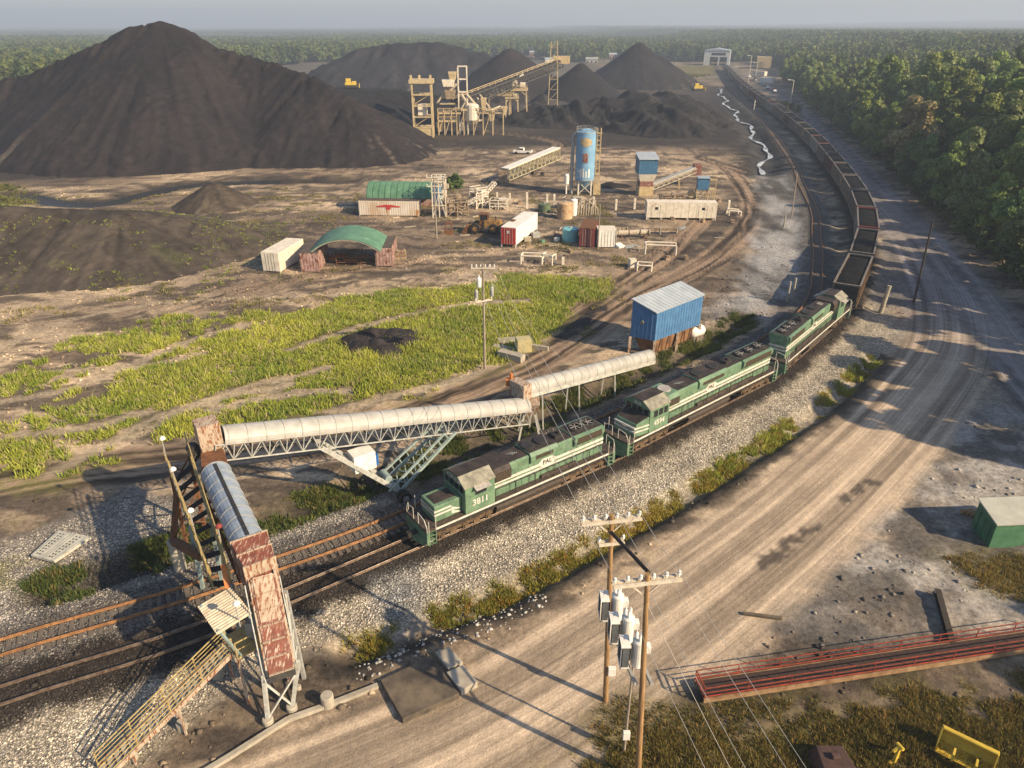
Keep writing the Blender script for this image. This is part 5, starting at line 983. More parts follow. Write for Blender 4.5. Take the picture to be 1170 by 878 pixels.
for k in range(n): z0 = k * Hs / n; b.hexa([(-.0, -.05, z0), (Lx, -.05, z0), (Lx, 0, z0), (0, 0, z0), (0, -.01, z0 + Hs / n), (Lx, -.01, z0 + Hs / n), (Lx, 0, z0 + Hs / n), (0, 0, z0 + Hs / n)])
b.build('lap_board', M_GSH, w_); b = MB(MM); b.hexa([(-.12, -.2, Hs), (Lx + .1, -.2, Hs), (Lx + .1, wd + .15, Hs + .37), (-.12, wd + .15, Hs + .37), (-.12, -.2, Hs + .1), (Lx + .1, -.2, Hs + .1), (Lx + .1, wd + .15, Hs + .47), (-.12, wd + .15, Hs + .47)]); b.build('roof', mat('pale shed roof', (.43, .43, .37), (.34, .34, .29), .8, rough=.6), t)
b = MB(MM); b.box(-.03, 0, wd * .2, wd * .75, .1, Hs * .85); b.build('door', M_GSH, t); b = MB(MM); [b.bar((-.04, y0, .1), (-.04, y0, Hs * .87), .05) for y0 in (wd * .18, wd * .47, wd * .77)]; b.build('door_trim', M_GSH, t)
for k in range(3): p = on(1104 + k * 5, 588 + k * 2); b = MB(); b.tube((-.4, 0, .18), (.4, .2, .18), .18, 10); o = b.build('wood_log', M_WOOD); o.location = p; tag(o, ['leftmost', 'middle', 'rightmost'][k] + ' of three short logs beside the green shed', 'log', 'short logs')
M_REDR = mat('red railing', (.34, .06, .03), (.15, .035, .022), 2, rough=.55, rust=.25, rustc=(.13, .06, .03))
K0 = on(803, 806); K1 = at(1215, 742, 0); K0.z = K1.z = .25; dK = (K1 - K0).normalized(); sK = V((-dK.y, dK.x, 0)); t = thing('steel_catwalk', 'long red railed steel catwalk lying on the weeds at the lower right', 'catwalk')
for s_ in (0, 1.25): b = MB(); b.bar(K0 + sK * s_ + V((0, 0, .1)), K1 + sK * s_ + V((0, 0, .1)), .1, .28); b.build('girder', mat('tan rusty girder', (.33, .22, .12), (.18, .10, .05), 1.5, rough=.8), t)
b = MB(); b.bar(K0 + sK * .625 + V((0, 0, .25)), K1 + sK * .625 + V((0, 0, .25)), 1.15, .04); b.build('deck', mat('dark grating', (.06, .035, .028), (.03, .02, .018), 4, rough=.9), t)
for s_ in (0, 1.25): b = MB(); b.rail([K0 + sK * s_ + V((0, 0, .3)), K1 + sK * s_ + V((0, 0, .3))], .78, .022, 2.6); b.bar(K0 + sK * s_ + V((0, 0, .42)), K1 + sK * s_ + V((0, 0, .42)), .04, .08); b.build('handrail', M_REDR, t)
b = MB(); [b.bar(K0 + V((0, 0, z_)), K0 + sK * 1.25 + V((0, 0, z_)), .06) for z_ in (.5, .8, 1.08)]; b.build('end_rail', M_REDR, t)
a_ = on(1069, 681); c_ = on(1086, 742); dd = (c_ - a_).normalized(); t = MB(); z_ = V((0, 0, .15)); t.bar(a_ + z_, c_ + z_, .36, .04); t.bar(a_ + z_ + V((0, 0, .36)), c_ + z_ + V((0, 0, .36)), .36, .04); t.bar(a_ + z_ + V((0, 0, .18)), c_ + z_ + V((0, 0, .18)), .05, .36); tag(t.build('steel_beam', M_WOODD), 'dark rusty steel beam lying on the pale ground behind the red catwalk', 'beam')
b = MB(); b.bar(on(849, 702, .12), on(893, 708, .12), .22, .14); tag(b.build('wood_plank', M_CONCD), 'weathered plank lying on the ground left of the steel beam', 'plank')
# yellow attachment lying bottom right
M_YMACH = mat('machine yellow', (.62, .45, .06), (.48, .33, .05), 2, rough=.4)
p = on(1100, 868); t = thing('loader_bucket', 'bright yellow loader bucket standing in the weeds at the bottom right', 'bucket', p, R(-38))
pr = [(-.55, .1), (.5, 0), (.55, .06), (-.3, .18), (-.42, .6), (-.25, 1.0), (.0, 1.25), (-.05, 1.32), (-.4, 1.15), (-.62, .7)]
b = MB(); b.extr(pr, (-1.25, 0, 0), (1.25, 0, 0)); b.build('shell', M_YMACH, t, bevel=.02)
for s_ in (-1, 1): b = MB(); x = 1.25 * s_; b.extr([(-.58, .1), (.5, 0), (.35, .5), (.0, 1.25), (-.4, 1.15), (-.62, .7)], (x - .03, 0, 0), (x + .03, 0, 0)); b.build('side_plate', M_YMACH, t)
b = MB(); b.box(-1.28, 1.28, .46, .58, 0, .06); b.build('cutting_edge', M_STEEL, t)
b = MB(); [b.box(x - .05, x + .05, -1.0, -.5, .4, .9) for x in (-.5, .5)]; b.build('bracket', M_YMACH, t)
p = on(1021, 872); t = thing('yellow_hitch', 'small yellow hitch frame in the weeds left of the yellow bucket', 'hitch', p, R(20)); b = MB(); b.bar((0, 0, 0), (.2, .1, 1.1), .14); b.bar((.2, .1, 1.1), (.7, .2, .5), .12); b.bar((-.3, 0, .1), (.6, .2, .1), .14); b.bar((.2, .1, 1.1), (-.2, .1, .9), .12); b.build('frame', M_YMACH, t); b = MB(); b.tube((.2, -.1, 1.1), (.2, .3, 1.1), .1, 8); b.build('pin', M_YMACH, t)
p = on(952, 878); b = MB(); b.hexa([(-1.1, -.9, 0), (1.1, -.9, 0), (1.1, .9, 0), (-1.1, .9, 0), (-.9, -.7, .9), (.7, -.7, 1.0), (.5, .6, 1.0), (-.8, .7, .9)]); b.box(-.3, .1, -.2, .1, .95, 1.15); o = b.build('scrap_hopper', mat('dark brown scrap', (.09, .05, .04), (.05, .03, .025), 2, rough=.8), bevel=.05); o.location = p; tag(o, 'dark reddish brown scrap hopper among weeds at the bottom edge', 'hopper')
# concrete remains with yellow box in the grass
def slab(u_, v_, L_, W__, H_, rz, m, lb, cat='slab', name='concrete_slab', tilt=0):
    p = on(u_, v_); b = MB(); b.box(-L_ / 2, L_ / 2, -W__ / 2, W__ / 2, 0, H_); o = b.build(name, m, bevel=.03); o.location = p - V((0, 0, .05)); o.rotation_euler = (tilt, 0, rz); return tag(o, lb, cat)
slab(598, 401, 1.7, 1.4, 1.6, R(12), mat('dull yellow', (.46, .40, .20), (.36, .31, .17), 1.5, rough=.7), 'dull yellow steel box among concrete rubble near the pole in the weeds', 'box', 'steel_box')
slab(584, 410, 3.2, 1.0, .8, R(-32), M_CONC, 'thick concrete footing left of the dull yellow box'); slab(577, 399, 3.0, .8, .5, R(-25), M_CONC, 'low concrete strip behind the dull yellow box', tilt=.08); slab(610, 398, 3.6, .35, .6, R(-22), M_CONC, 'narrow concrete beam right of the dull yellow box'); slab(580, 390, 2.4, 1.2, .4, R(10), M_CONC, 'flat concrete lump farthest back in the rubble')

# ------------------------------------------------------------------ yard behind the weeds
M_CREAM = mat('cream paint', (.72, .66, .55), (.55, .49, .39), 1, rough=.6, rust=.08, rustc=(.3, .16, .08))
M_CRUST = mat('rust streaked container', (.66, .60, .52), (.50, .38, .26), .4, rough=.7, rust=.16, rustc=(.42, .20, .07), stretch=(1, 1, .5))
M_MAROON = mat('maroon paint', (.20, .05, .045), (.12, .03, .03), 1.5, rough=.6, rust=.2)
M_REDP = mat('bright red panel', (.50, .045, .035), (.40, .04, .03), 1.5, rough=.45)
M_TARP = mat('green arched roof', (.12, .245, .15), (.075, .165, .10), .6, rough=.5, bump=.1, rust=.05, rustc=(.3, .35, .28))
M_TANKC = mat('cyan tank', (.22, .50, .52), (.16, .40, .43), 1.2, rough=.4)
M_TANK = mat('rusty tan tank', (.50, .38, .24), (.36, .22, .11), 1, rough=.6, rust=.3, rustc=(.30, .12, .04))
M_SILO = mat('silo blue', (.20, .37, .54), (.15, .29, .44), .5, rough=.4, rust=.14, rustc=(.5, .55, .56))
M_SAND = mat('sand coloured steel', (.50, .40, .23), (.36, .27, .14), 1.2, rough=.7, rust=.15)
M_DBLUE = mat('dull blue siding', (.06, .17, .29), (.045, .12, .22), 1.5, rough=.5)
M_PIPE = mat('pale pipe', (.50, .44, .35), (.34, .28, .20), 2, rough=.6, rust=.1)
M_MACH = mat('dusty machinery', (.34, .27, .18), (.17, .12, .08), 1.2, rough=.8, rust=.25)
def ribs_box(b, L, Wd, H, step=.45, t=.05, z0=0, sides=True, ends=True):
    n = int(L / step)
    for k in range(n):
        x = -L / 2 + (k + .5) * L / n
        for s_ in (-1, 1): b.box(x - .11, x + .11, *sorted((s_ * Wd / 2, s_ * (Wd / 2 + t))), z0 + .15, z0 + H - .12)
    if ends:
        m = int(Wd / step)
        for k in range(m):
            y = -Wd / 2 + (k + .5) * Wd / m
            for s_ in (-1, 1): b.box(*sorted((s_ * L / 2, s_ * (L / 2 + t))), y - .1, y + .1, z0 + .15, z0 + H - .12)
def container(lb, p, rz, L, Wd, H, m, roofm=None, endm=None, name='shipping_container', cat='container', lift=.12, group=None, rib=True):
    t = thing(name, lb, cat, (p.x, p.y, gz(p.x, p.y)), rz, group); b = MB(); b.box(-L / 2, L / 2, -Wd / 2, Wd / 2, lift, lift + H); w_ = b.build('wall', m, t, bevel=.02)
    if rib: b = MB(); ribs_box(b, L, Wd, H, z0=lift, ends=endm is None); b.build('corrugation', m, w_)
    b = MB(); b.box(-L / 2 - .02, L / 2 + .02, -Wd / 2 - .02, Wd / 2 + .02, lift + H - .0 + .003, lift + H + .06); b.build('roof', roofm or m, t)
    b = MB(); [b.box(*sorted((s_ * L / 2, s_ * (L / 2 - .16))), *sorted((q * Wd / 2 * 1.01, q * (Wd / 2 - .16))), 0, lift + H + .03) for s_ in (-1, 1) for q in (-1, 1)]; b.build('corner_post', m, t)
    for s_ in ((-1,) if endm else ()):
        b = MB(); b.box(*sorted((s_ * L / 2, s_ * (L / 2 + .06))), -Wd / 2 + .05, Wd / 2 - .05, lift + .05, lift + H - .05); d_ = b.build('door', endm, t); b = MB(); [b.bar((s_ * (L / 2 + .08), y, lift + .1), (s_ * (L / 2 + .08), y, lift + H - .1), .05) for y in (-.7, -.25, .25, .7)]; b.build('lock_rod', M_STEEL, d_)
    return t
# white box trailer left
fr = at(311, 311, 0); bk = at(330, 297, 0); dd = V((.20, 1, 0)).normalized(); c = fr + dd * 4.2
container('plain white container standing alone left of the green arched shelter', c, math.atan2(dd.y, dd.x), 8.4, 2.9, 2.9, M_CREAM, endm=M_CREAM)
# shelter: two containers and an arched roof
cl = at(353, 311, 0) + V((.15, 3.6, 0)); cr_ = at(437, 305, 0) + V((.2, 3.4, 0))
M_OLD = mat('old pink white container', (.42, .30, .26), (.24, .13, .11), .9, rough=.75, rust=.3, rustc=(.14, .06, .04))
M_SOOT = mat('black crusted roof', (.045, .04, .038), (.12, .09, .07), 1.4, rough=.9, lo=.3, hi=.7)
a1 = R(92)
container('rusty pinkish container carrying the left side of the green arched shelter', cl, a1, 7.5, 2.8, 2.9, M_OLD, roofm=M_SOOT)
container('rusty pinkish container carrying the right side of the green arched shelter', cr_, a1, 7.0, 2.6, 2.9, M_OLD, roofm=M_SOOT)
def arch(name, lb, c, Wd, D, rise, z0, axis_az, m, nrib=0, cat='shelter'):
    t = thing(name, lb, cat, (c.x, c.y, gz(c.x, c.y)), axis_az); N_ = 20; rr = (Wd * Wd / 4 + rise * rise) / (2 * rise); h0 = rise - rr; pr = []
    am = math.asin(min(1, Wd / 2 / rr)); 
    for k in range(N_ + 1): a_ = -am + 2 * am * k / N_; pr.append((rr * math.sin(a_), rr * math.cos(a_) + h0 + z0))
    b = MB(); b.extr(pr + [(x * .985, y - .08) for x, y in pr[::-1]], (-D / 2, 0, 0), (D / 2, 0, 0)); cov = b.build('arched_cover', m, t)
    b = MB()
    if nrib:
        for k in range(nrib): x = -D / 2 + (k + .5) * D / nrib; w_ = D / nrib * .34; b.extr([(x_ * 1.02, y_ + .10) for x_, y_ in pr] + [(x_, y_ - .02) for x_, y_ in pr[::-1]], (x - w_, 0, 0), (x + w_, 0, 0))
        b.build('raised_rib', m, cov)
    else:
        for x in (-D / 2 + .1, -D / 6, D / 6, D / 2 - .1): b.extr([(x_ * .97, y_ - .10) for x_, y_ in pr] + [(x_ * .95, y_ - .2) for x_, y_ in pr[::-1]], (x - .06, 0, 0), (x + .06, 0, 0))
        b.build('frame_hoop', M_STEEL, t)
    return t
mid = (cl + cr_) / 2; wid = (cr_ - cl).length - 1.2
arch('arched_shelter', 'smooth green arched roof spanning between two rusty containers', mid, wid + .8, 8.6, 1.9, 3.05, a1, M_TARP)
for i, (u_, v_, s_) in enumerate([(384, 300, 1.0), (406, 302, 1.3), (399, 296, 1.0)]):
    p = on(u_, v_); b = MB(); L_ = 2.2 * s_
    for sg in (-.5, .5): b.bar((-L_, sg, 1.2), (L_, sg, 1.2), .12); b.bar((-L_, sg, .4), (L_, sg, .4), .12); [b.bar((x, sg, 0), (x, sg, 1.5), .12) for x in (-L_, -L_ / 3, L_ / 3, L_)]
    b.box(-L_ * .6, L_ * .2, -.4, .4, .3, .9); b.tube((0, 0, 1.2), (L_ * .8, 0, 1.3), .25, 8); o = b.build('rusty_machine', [M_RUST, M_RUST, M_MACH][i]); o.location = p; o.rotation_euler = (0, 0, .1 * i - .1); tag(o, ['rusty machine frame at the left under the green arched roof', 'longest rusty machine frame in the mouth of the green arched shelter', 'dusty machine frame at the back under the green arched roof'][i], 'machine frame')
for i, (u_, v_) in enumerate(((452, 297), (460, 296))): p = on(u_, v_); b = MB(); b.box(-.6, .6, -.5, .5, 0, 1.1 + .3 * i); b.tube((-.4, 0, 1.2), (.5, 0, 1.5), .22, 8); o = b.build('scrap_machine', M_MACH, bevel=.05); o.location = p; tag(o, ['left one of two small scrap machines right of the green arched shelter', 'right one of two small scrap machines right of the green arched shelter'][i], 'scrap')
# container with the red emblem and its ribbed shelter
pL, pR = at(411, 246.5, 0), at(479, 247.5, 0); c = (pL + pR) / 2 + V((0, 1.4, 0)); L_ = (pR - pL).length; rz = math.atan2(pR.y - pL.y, pR.x - pL.x)
t = container('orange rust streaked long container with a red winged emblem on its side', c, rz, L_, 2.6, 2.9, M_CRUST, roofm=M_SOOT)
b = MB(); y = -1.38
for s_ in (-1, 1):
    for k in range(5): x0 = s_ * (.3 + .42 * k); h_ = .95 - .13 * k; b.add([(x0, y, 1.75), (x0 + s_ * .4, y, 1.82), (x0 + s_ * .4, y, 1.82 + h_ * .5), (x0, y, 1.75 + h_ * .55), (x0, y - .02, 1.75), (x0 + s_ * .4, y - .02, 1.82), (x0 + s_ * .4, y - .02, 1.82 + h_ * .5), (x0, y - .02, 1.75 + h_ * .55)], [(0, 1, 2, 3), (4, 5, 6, 7), (0, 1, 5, 4), (1, 2, 6, 5), (2, 3, 7, 6), (3, 0, 4, 7)])
b.box(-.35, .35, y - .02, y, 1.3, 2.25); b.box(-.6, .6, y - .018, y - .001, 1.5, 1.62); b.build('emblem', M_REDP, t)
c2 = c + V((2.0, 4.6, 0)); arch('ribbed_shelter', 'ribbed green arched roof behind the container with the red emblem', c2, 7.2, 13.5, 2.6, 2.9, rz, M_TARP, nrib=11)
container('dark container along the back of the ribbed green arched roof', c2 + V((0, 3.4, 0)), rz, 12, 2.4, 2.8, M_OLD, rib=False)
b = MB(); b.M = Matrix.Translation(c2 + V((6.6, 0, 0))) @ Matrix.Rotation(rz, 4, 'Z'); b.box(-.05, .05, -2.4, 2.4, 2.8, 5.0); tag(b.build('end_sheet', M_PIPE), 'brown sheet closing the right mouth of the ribbed green roof', 'sheet')
b = MB(); c3 = at(400, 222, 0)
for k in range(14): x = random.uniform(-9, 9); y = random.uniform(-2, 2); r_ = random.uniform(.5, 1.1); b.lathe([(r_, -.2), (r_ * .9, r_ * .4), (r_ * .3, r_ * .8)], 7, (x, y, 0))
o = b.build('rubble_heap', M_MACH); o.location = (-17, 160, 0); tag(o, 'brown rubble heaped behind the ribbed green shelter', 'rubble', kind='stuff')
# red fronted white trailer
f0 = at(581, 282.5, 0); dd = (at(605, 264, 0) - f0); dd.z = 0; dd.normalize(); L_ = 12.0; c = f0 + dd * (L_ / 2)
t = container('long white trailer with a bright red end facing the camera', c, math.atan2(dd.y, dd.x), L_, 2.7, 2.9, M_WP, endm=M_REDP, name='box_trailer', cat='trailer', lift=.5, rib=False)
b = MB(); b.box(-2, -1, .4, 1.1, 3.4, 3.65); b.build('roof_hatch', M_RUST, t); b = MB(); b.box(-6.07, -6.05, -.2, .3, 2.4, 2.9); b.build('door_label', M_WP, t)
for x in (3.2, 4.4):
    for s_ in (-1, 1): b = MB(); b.tube((x, s_ * 1.0, .5), (x, s_ * 1.3, .5), .5, 16); b.build('wheel', M_BLACK, t)
# wheel loader
def wheel_loader(lb, p, rz, sc, m, m2, cat='loader', name='wheel_loader'):
    t = thing(name, lb, cat, (p.x, p.y, gz(p.x, p.y)), rz); t.scale = (sc,) * 3
    b = MB(); b.box(-3.2, -.2, -1.0, 1.0, 1.1, 2.5); b.hexa([(-3.6, -.9, 1.2), (-3.2, -1, 1.1), (-3.2, 1, 1.1), (-3.6, .9, 1.2), (-3.5, -.8, 2.2), (-3.2, -.9, 2.5), (-3.2, .9, 2.5), (-3.5, .8, 2.2)]); b.box(-.2, 1.8, -.7, .7, .9, 1.7); b.build('body', m, t, bevel=.05)
    b = MB(); b.box(-.9, .7, -.8, .8, 1.7, 2.4); b.box(-1.0, .8, -.9, .9, 3.5, 3.65); [b.bar((x, y, 2.4), (x, y, 3.5), .12) for x in (-.85, .65) for y in (-.75, .75)]; cb_ = b.build('cab', m2, t); b = MB(); b.box(-.8, .6, -.74, .74, 2.4, 3.5); b.build('cab_glass', M_GLASS, cb_)
    for x in (-2.1, 1.5):
        for s_ in (-1, 1): b = MB(); b.tube((x, s_ * .9, .95), (x, s_ * 1.6, .95), .95, 20); w_ = b.build('tyre', M_BLACK, t, bevel=.05); b = MB(); b.tube((x, s_ * 1.5, .95), (x, s_ * 1.64, .95), .45, 14); b.build('rim', m, w_)
    b = MB(); [b.bar((.8, y, 1.7), (3.2, y, .7), .22, .35) for y in (-.55, .55)]; b.bar((1.0, 0, 1.9), (3.0, 0, 1.3), .18); b.build('lift_arm', m, t)
    b = MB(); b.extr([(1.3, 0), (1.3, 0), (1.3, 0)], (0, 0, 0), (.01, 0, 0)) if False else None; b.hexa([(3.1, -1.6, .1), (4.3, -1.6, .05), (4.3, 1.6, .05), (3.1, 1.6, .1), (2.9, -1.6, 1.4), (3.1, -1.6, 1.5), (3.1, 1.6, 1.5), (2.9, 1.6, 1.4)]); b.build('bucket', m2, t)
    b = MB(); b.tube((-2.4, .4, 2.5), (-2.4, .4, 3.2), .1, 8); b.build('exhaust_pipe', M_DARK, t); return t
M_OYEL = mat('rusty yellow machine', (.33, .20, .06), (.16, .09, .04), 1.2, rough=.7, rust=.35)
wheel_loader('rusty brown yellow wheel loader parked left of the red ended trailer', on(553, 266), R(172), .95, M_OYEL, M_RUST)
p = on(513, 268); b = MB(); b.box(-.7, .7, -.5, .5, 0, .8); [b.bar((x, 0, .8), (x, 0, 2.2), .25) for x in (-.5, .5)]; b.bar((-.6, 0, 2.2), (.6, 0, 2.2), .3); o = b.build('rusty_stand', M_RUST, bevel=.03); o.location = p; tag(o, 'small rusty red brown stand right of the pale crossarm pole', 'stand')
# cyan tank, maroon container, white shed and pipes
def tank(lb, u_, v_, r_, h_, m, name='storage_tank', dome=.15, legs=0, band=True):
    p = on(u_, v_); t = thing(name, lb, 'tank', p); b = MB(); b.lathe([(r_, legs), (r_, legs + h_), (r_ * .9, legs + h_ + dome * .6), (r_ * .4, legs + h_ + dome), (.05, legs + h_ + dome * 1.1)], 28); o = b.build('tank_body', m, t, smooth=False)
    if band: b = MB(); [b.lathe([(r_ + .03, z), (r_ + .03, z + .06)], 28) for z in (legs + .1, legs + h_ * .5, legs + h_ - .1)]; b.build('tank_band', m, o)
    b = MB(); b.lathe([(.25, 0), (.25, .2)], 10, (0, 0, legs + h_ + dome)); b.build('hatch', M_GREY, t)
    if legs: b = MB(); [b.bar((r_ * .8 * math.cos(a_), r_ * .8 * math.sin(a_), 0), (r_ * .8 * math.cos(a_), r_ * .8 * math.sin(a_), legs), .15) for a_ in (0, 1.57, 3.14, 4.71)]; b.build('tank_leg', M_GREY, t)
    return t
tank('pale cyan round tank left of the maroon container', 651.5, 275, 1.45, 2.1, M_TANKC)
c = at(671, 283, 0) + V((.5, 3.2, 0)); t = container('maroon container with open rusty top between cyan tank and white shed', c, R(78), 6.5, 2.6, 3.1, M_MAROON, roofm=M_RUST, endm=M_MAROON)
c = at(691, 284, 0) + V((.3, 1.7, 0)); t = container('small white sheet shed with cream roof right of the maroon container', c, R(90), 3.0, 3.1, 2.9, M_WP, roofm=M_CREAM, name='sheet_shed', cat='shed')
t = thing('duct_pipe', 'large pale duct lying right of the small white shed', 'pipe', on(722, 272)); b = MB(); b.tube((-2.9, 0, .8), (3.2, .3, .9), .5, 16); b.build('pipe_body', M_PIPE, t); b = MB(); [b.lathe([(.0, 0), (.01, .01)], 4) for _ in ()]; [b.tube((x, .1, .83), (x + .12, .1, .83), .6, 16) for x in (-2.6, -.6, 1.4, 2.9)]; b.build('flange', M_MACH, t); b = MB(); [b.box(x, x + .3, -.5, .5, 0, .4) for x in (-2, 2)]; b.build('cradle', M_RUST, t)
t = thing('screw_conveyor', 'rusty screw conveyor lying behind the large pale duct', 'conveyor', on(741, 267), R(-4)); b = MB(); b.bar((-5, 0, .7), (5.5, 0, .9), .5, .5); b.build('trough', M_MACH, t); b = MB(); [b.box(x, x + .2, -.35, .35, 0, 1.1) for x in (-4, -1, 2, 5)]; b.build('stand', M_PIPE, t); b = MB(); b.tube((5.4, 0, .9), (6.6, .1, 1.3), .35, 10); b.build('motor', M_GREY, t)
slab(721, 282, 2.6, 1.6, .15, R(15), M_GREY, 'flat pale sheet on the ground right of the small white shed', 'sheet', 'metal_sheet'); slab(707, 283, 1.4, 1.2, .6, R(40), M_WP, 'white box tipped between the small shed and the flat sheet', 'box', 'white_box', .3)
for i, (u_, v_, w_, m) in enumerate([(603, 276, 1.2, M_PIPE), (612, 271, 1.4, M_GREY), (620, 278, .8, M_TARP), (636, 276, 1.0, M_WP)]): slab(u_, v_, w_, w_ * .7, w_ * .7, R(20 * i), m, ['tan crate nearest the red ended trailer', 'grey crate behind the green one beside the long trailer', 'small green crate on the ground right of the long trailer', 'small white box left of the cyan tank'][i], 'crate', 'equipment_crate')
# long white trailer with two port holes
pL, pR = at(738.5, 251.5, 0), at(818, 252.5, 0); c = (pL + pR) / 2 + V((0, 1.35, 0)); L_ = (pR - pL).length; t = container('long cream site trailer with two small square windows', c, math.atan2(pR.y - pL.y, pR.x - pL.x), L_, 2.7, 2.9, M_CREAM, name='site_trailer', cat='trailer', lift=.45, rib=False)
for x in (-L_ * .36, L_ * .31): b = MB(); b.box(x - .28, x + .28, -1.39, -1.35, 2.0, 2.5); f_ = b.build('window', M_GLASS, t); b = MB(); [b.box(x - .9 + q, x - .84 + q, -1.38, -1.35, .6, 2.9) for q in (0, 1.6)]; b.build('door_frame', M_GREY, t)
b = MB(); [b.box(x - .04, x + .04, -1.38, -1.34, .5, 3.3) for x in np.linspace(-L_ / 2 + .8, L_ / 2 - .8, 9)]; b.build('panel_joint', M_CREAM, t)
b = MB(); [b.box(x, x + .4, -1.3, -1.0, 0, .45) for x in np.linspace(-L_ / 2 + .2, L_ / 2 - .6, 6)]; b.build('support_block', M_CONC, t)
# silo
pS = on(667, 222); kS = lambda v_: height_above(pS, v_)
t = thing('silo', 'tall faded blue silo on steel legs with an oval emblem near its top', 'silo', pS); z0, z1 = kS(205), kS(151); r_ = 2.15
b = MB(); b.lathe([(.4, z0 - 2.2), (r_, z0), (r_, z1), (r_ * .6, z1 + .5), (.3, z1 + .8)], 32); b.build('silo_body', M_SILO, t)
b = MB(); b.lathe([(r_ + .04, z1 - .12), (r_ + .04, z1 + .04)], 32); b.lathe([(r_ + .04, z0 - .05), (r_ + .04, z0 + .12)], 32); [b.bar((r_ * math.cos(a_), r_ * math.sin(a_), z1 + .05), (r_ * math.cos(a_), r_ * math.sin(a_), z1 + 1.0), .06) for a_ in np.linspace(0, 6.28, 13)]
for z in (z1 + .55, z1 + 1.0):
    P_ = [(r_ * math.cos(a_), r_ * math.sin(a_), z) for a_ in np.linspace(0, 2 * math.pi, 17)]; b.path(P_, .04, 4)
b.build('top_railing', M_GREY, t)
def curved(b, a0, a1, z0_, z1_, rr, th=.04, n=8):
    vs = []
    for k in range(n + 1):
        a_ = a0 + (a1 - a0) * k / n
        for q, z in ((rr, z0_), (rr, z1_), (rr + th, z0_), (rr + th, z1_)): vs.append((q * math.cos(a_), q * math.sin(a_), z))
    fs = []
    for k in range(n): i = 4 * k; j = i + 4; fs += [(i + 2, j + 2, j + 3, i + 3), (i, i + 1, j + 1, j), (i + 1, i + 3, j + 3, j + 1), (i, j, j + 2, i + 2)]
    b.add(vs, fs + [(0, 2, 3, 1), (4 * n, 4 * n + 1, 4 * n + 3, 4 * n + 2)])
b = MB(); hz = z1 - 1.9; 
for k in range(9): z = hz + .9 * math.sin(R(-80 + 160 * k / 9)); zz = hz + .9 * math.sin(R(-80 + 160 * (k + 1) / 9)); w_ = .62 * math.cos(R(-80 + 160 * (k + .5) / 9)); curved(b, R(-95) - w_ * 1.0, R(-95) + w_ * 1.0, z, zz, r_)
b.build('oval_emblem', M_SAND, t)
b = MB(); curved(b, R(-110), R(-80), z1 - 6.2, z1 - 4.2, r_, .05); b.build('panel', M_OXIDE, t); b = MB()
for a_, w_, h_ in ((-125, 8, 1.6), (-108, 7, 1.9), (-92, 8, 1.4), (-75, 9, 1.8)): curved(b, R(a_), R(a_ + w_), z0 + .7, z0 + .7 + h_, r_, .04)
b.build('painted_marks', M_WP, t)
b = MB(); b.M = Matrix()
for a_ in (45, 135, 225, 315): x, y = 2.0 * math.cos(R(a_)), 2.0 * math.sin(R(a_)); b.bar((x, y, 0), (x, y, z0), .3)
for i in range(4):
    a_, c_ = R(45 + 90 * i), R(135 + 90 * i); p1 = (2 * math.cos(a_), 2 * math.sin(a_)); p2 = (2 * math.cos(c_), 2 * math.sin(c_)); b.bar((*p1, .3), (*p2, z0 - .3), .12); b.bar((*p2, .3), (*p1, z0 - .3), .12); b.bar((*p1, z0 - .2), (*p2, z0 - .2), .2)
b.build('leg_frame', M_CREAM, t)
b = MB(); [b.bar((x, y, 0), (x, y, z1 + .8), .12) for x in (2.4, 3.2) for y in (-.4, .4)]; [b.bar((2.4, y, z), (3.2, y, z), .08) for z in np.arange(.6, z1, 1.0) for y in (-.4, .4)]; [b.box(2.3, 3.4, -.6, .6, z, z + .12) for z in (z0 + 1, (z0 + z1) / 2 + 1, z1 - .3)]; b.box(2.0, 3.6, -.9, .9, .0, 2.2); b.build('ladder_tower', M_SAND, t)
b = MB(); b.path([(-2.9, 0, 0), (-2.9, 0, z1 - 1.0), (-2.2, 0, z1 - .2)], .38, 12); [b.lathe([(.5, z), (.5, z + .15)], 12, (-2.9, 0, 0)) for z in (2, 5, 8)]; b.build('riser_duct', M_GREY, t); b = MB(); b.lathe([(.55, 2.3), (.55, 4.2), (.3, 4.5)], 14, (-4.0, -.3, 0)); b.bar((-4.0, -.3, 0), (-4.0, -.3, 2.3), .3); b.build('side_vessel', M_WP, t)
# blue top tower
pT = on(736, 222.5); kT = lambda v_: height_above(pT, v_)
t = thing('hopper_tower', 'small blue topped tower over a rust red hopper on a tan base', 'tower', pT, R(3)); h_ = 2.05
zA, zB, zC = kT(206), kT(197.5), kT(181); b = MB(); b.box(-h_ * .8, h_ * .8, -h_ * .8, h_ * .8, 0, kT(212)); b.build('base', M_SAND, t, bevel=.05); b = MB(); b.box(-1.5, 1.5, -1.5, 1.5, kT(212), zA); b.build('hopper', M_OXIDE, t); b = MB(); b.hexa([(-1.5, -1.5, zA), (1.5, -1.5, zA), (1.5, 1.5, zA), (-1.5, 1.5, zA), (-h_, -h_, zB), (h_, -h_, zB), (h_, h_, zB), (-h_, h_, zB)]); b.build('white_band', M_CREAM, t)
b = MB(); b.box(-h_, h_, -h_, h_, zB, zC); w_ = b.build('blue_wall', M_DBLUE, t); b = MB(); [b.box(x, x + .08, *sorted((s_ * h_, s_ * (h_ + .05))), zB, zC) for x in np.linspace(-h_, h_ - .1, 9) for s_ in (-1, 1)]; b.build('siding_rib', M_DBLUE, w_)
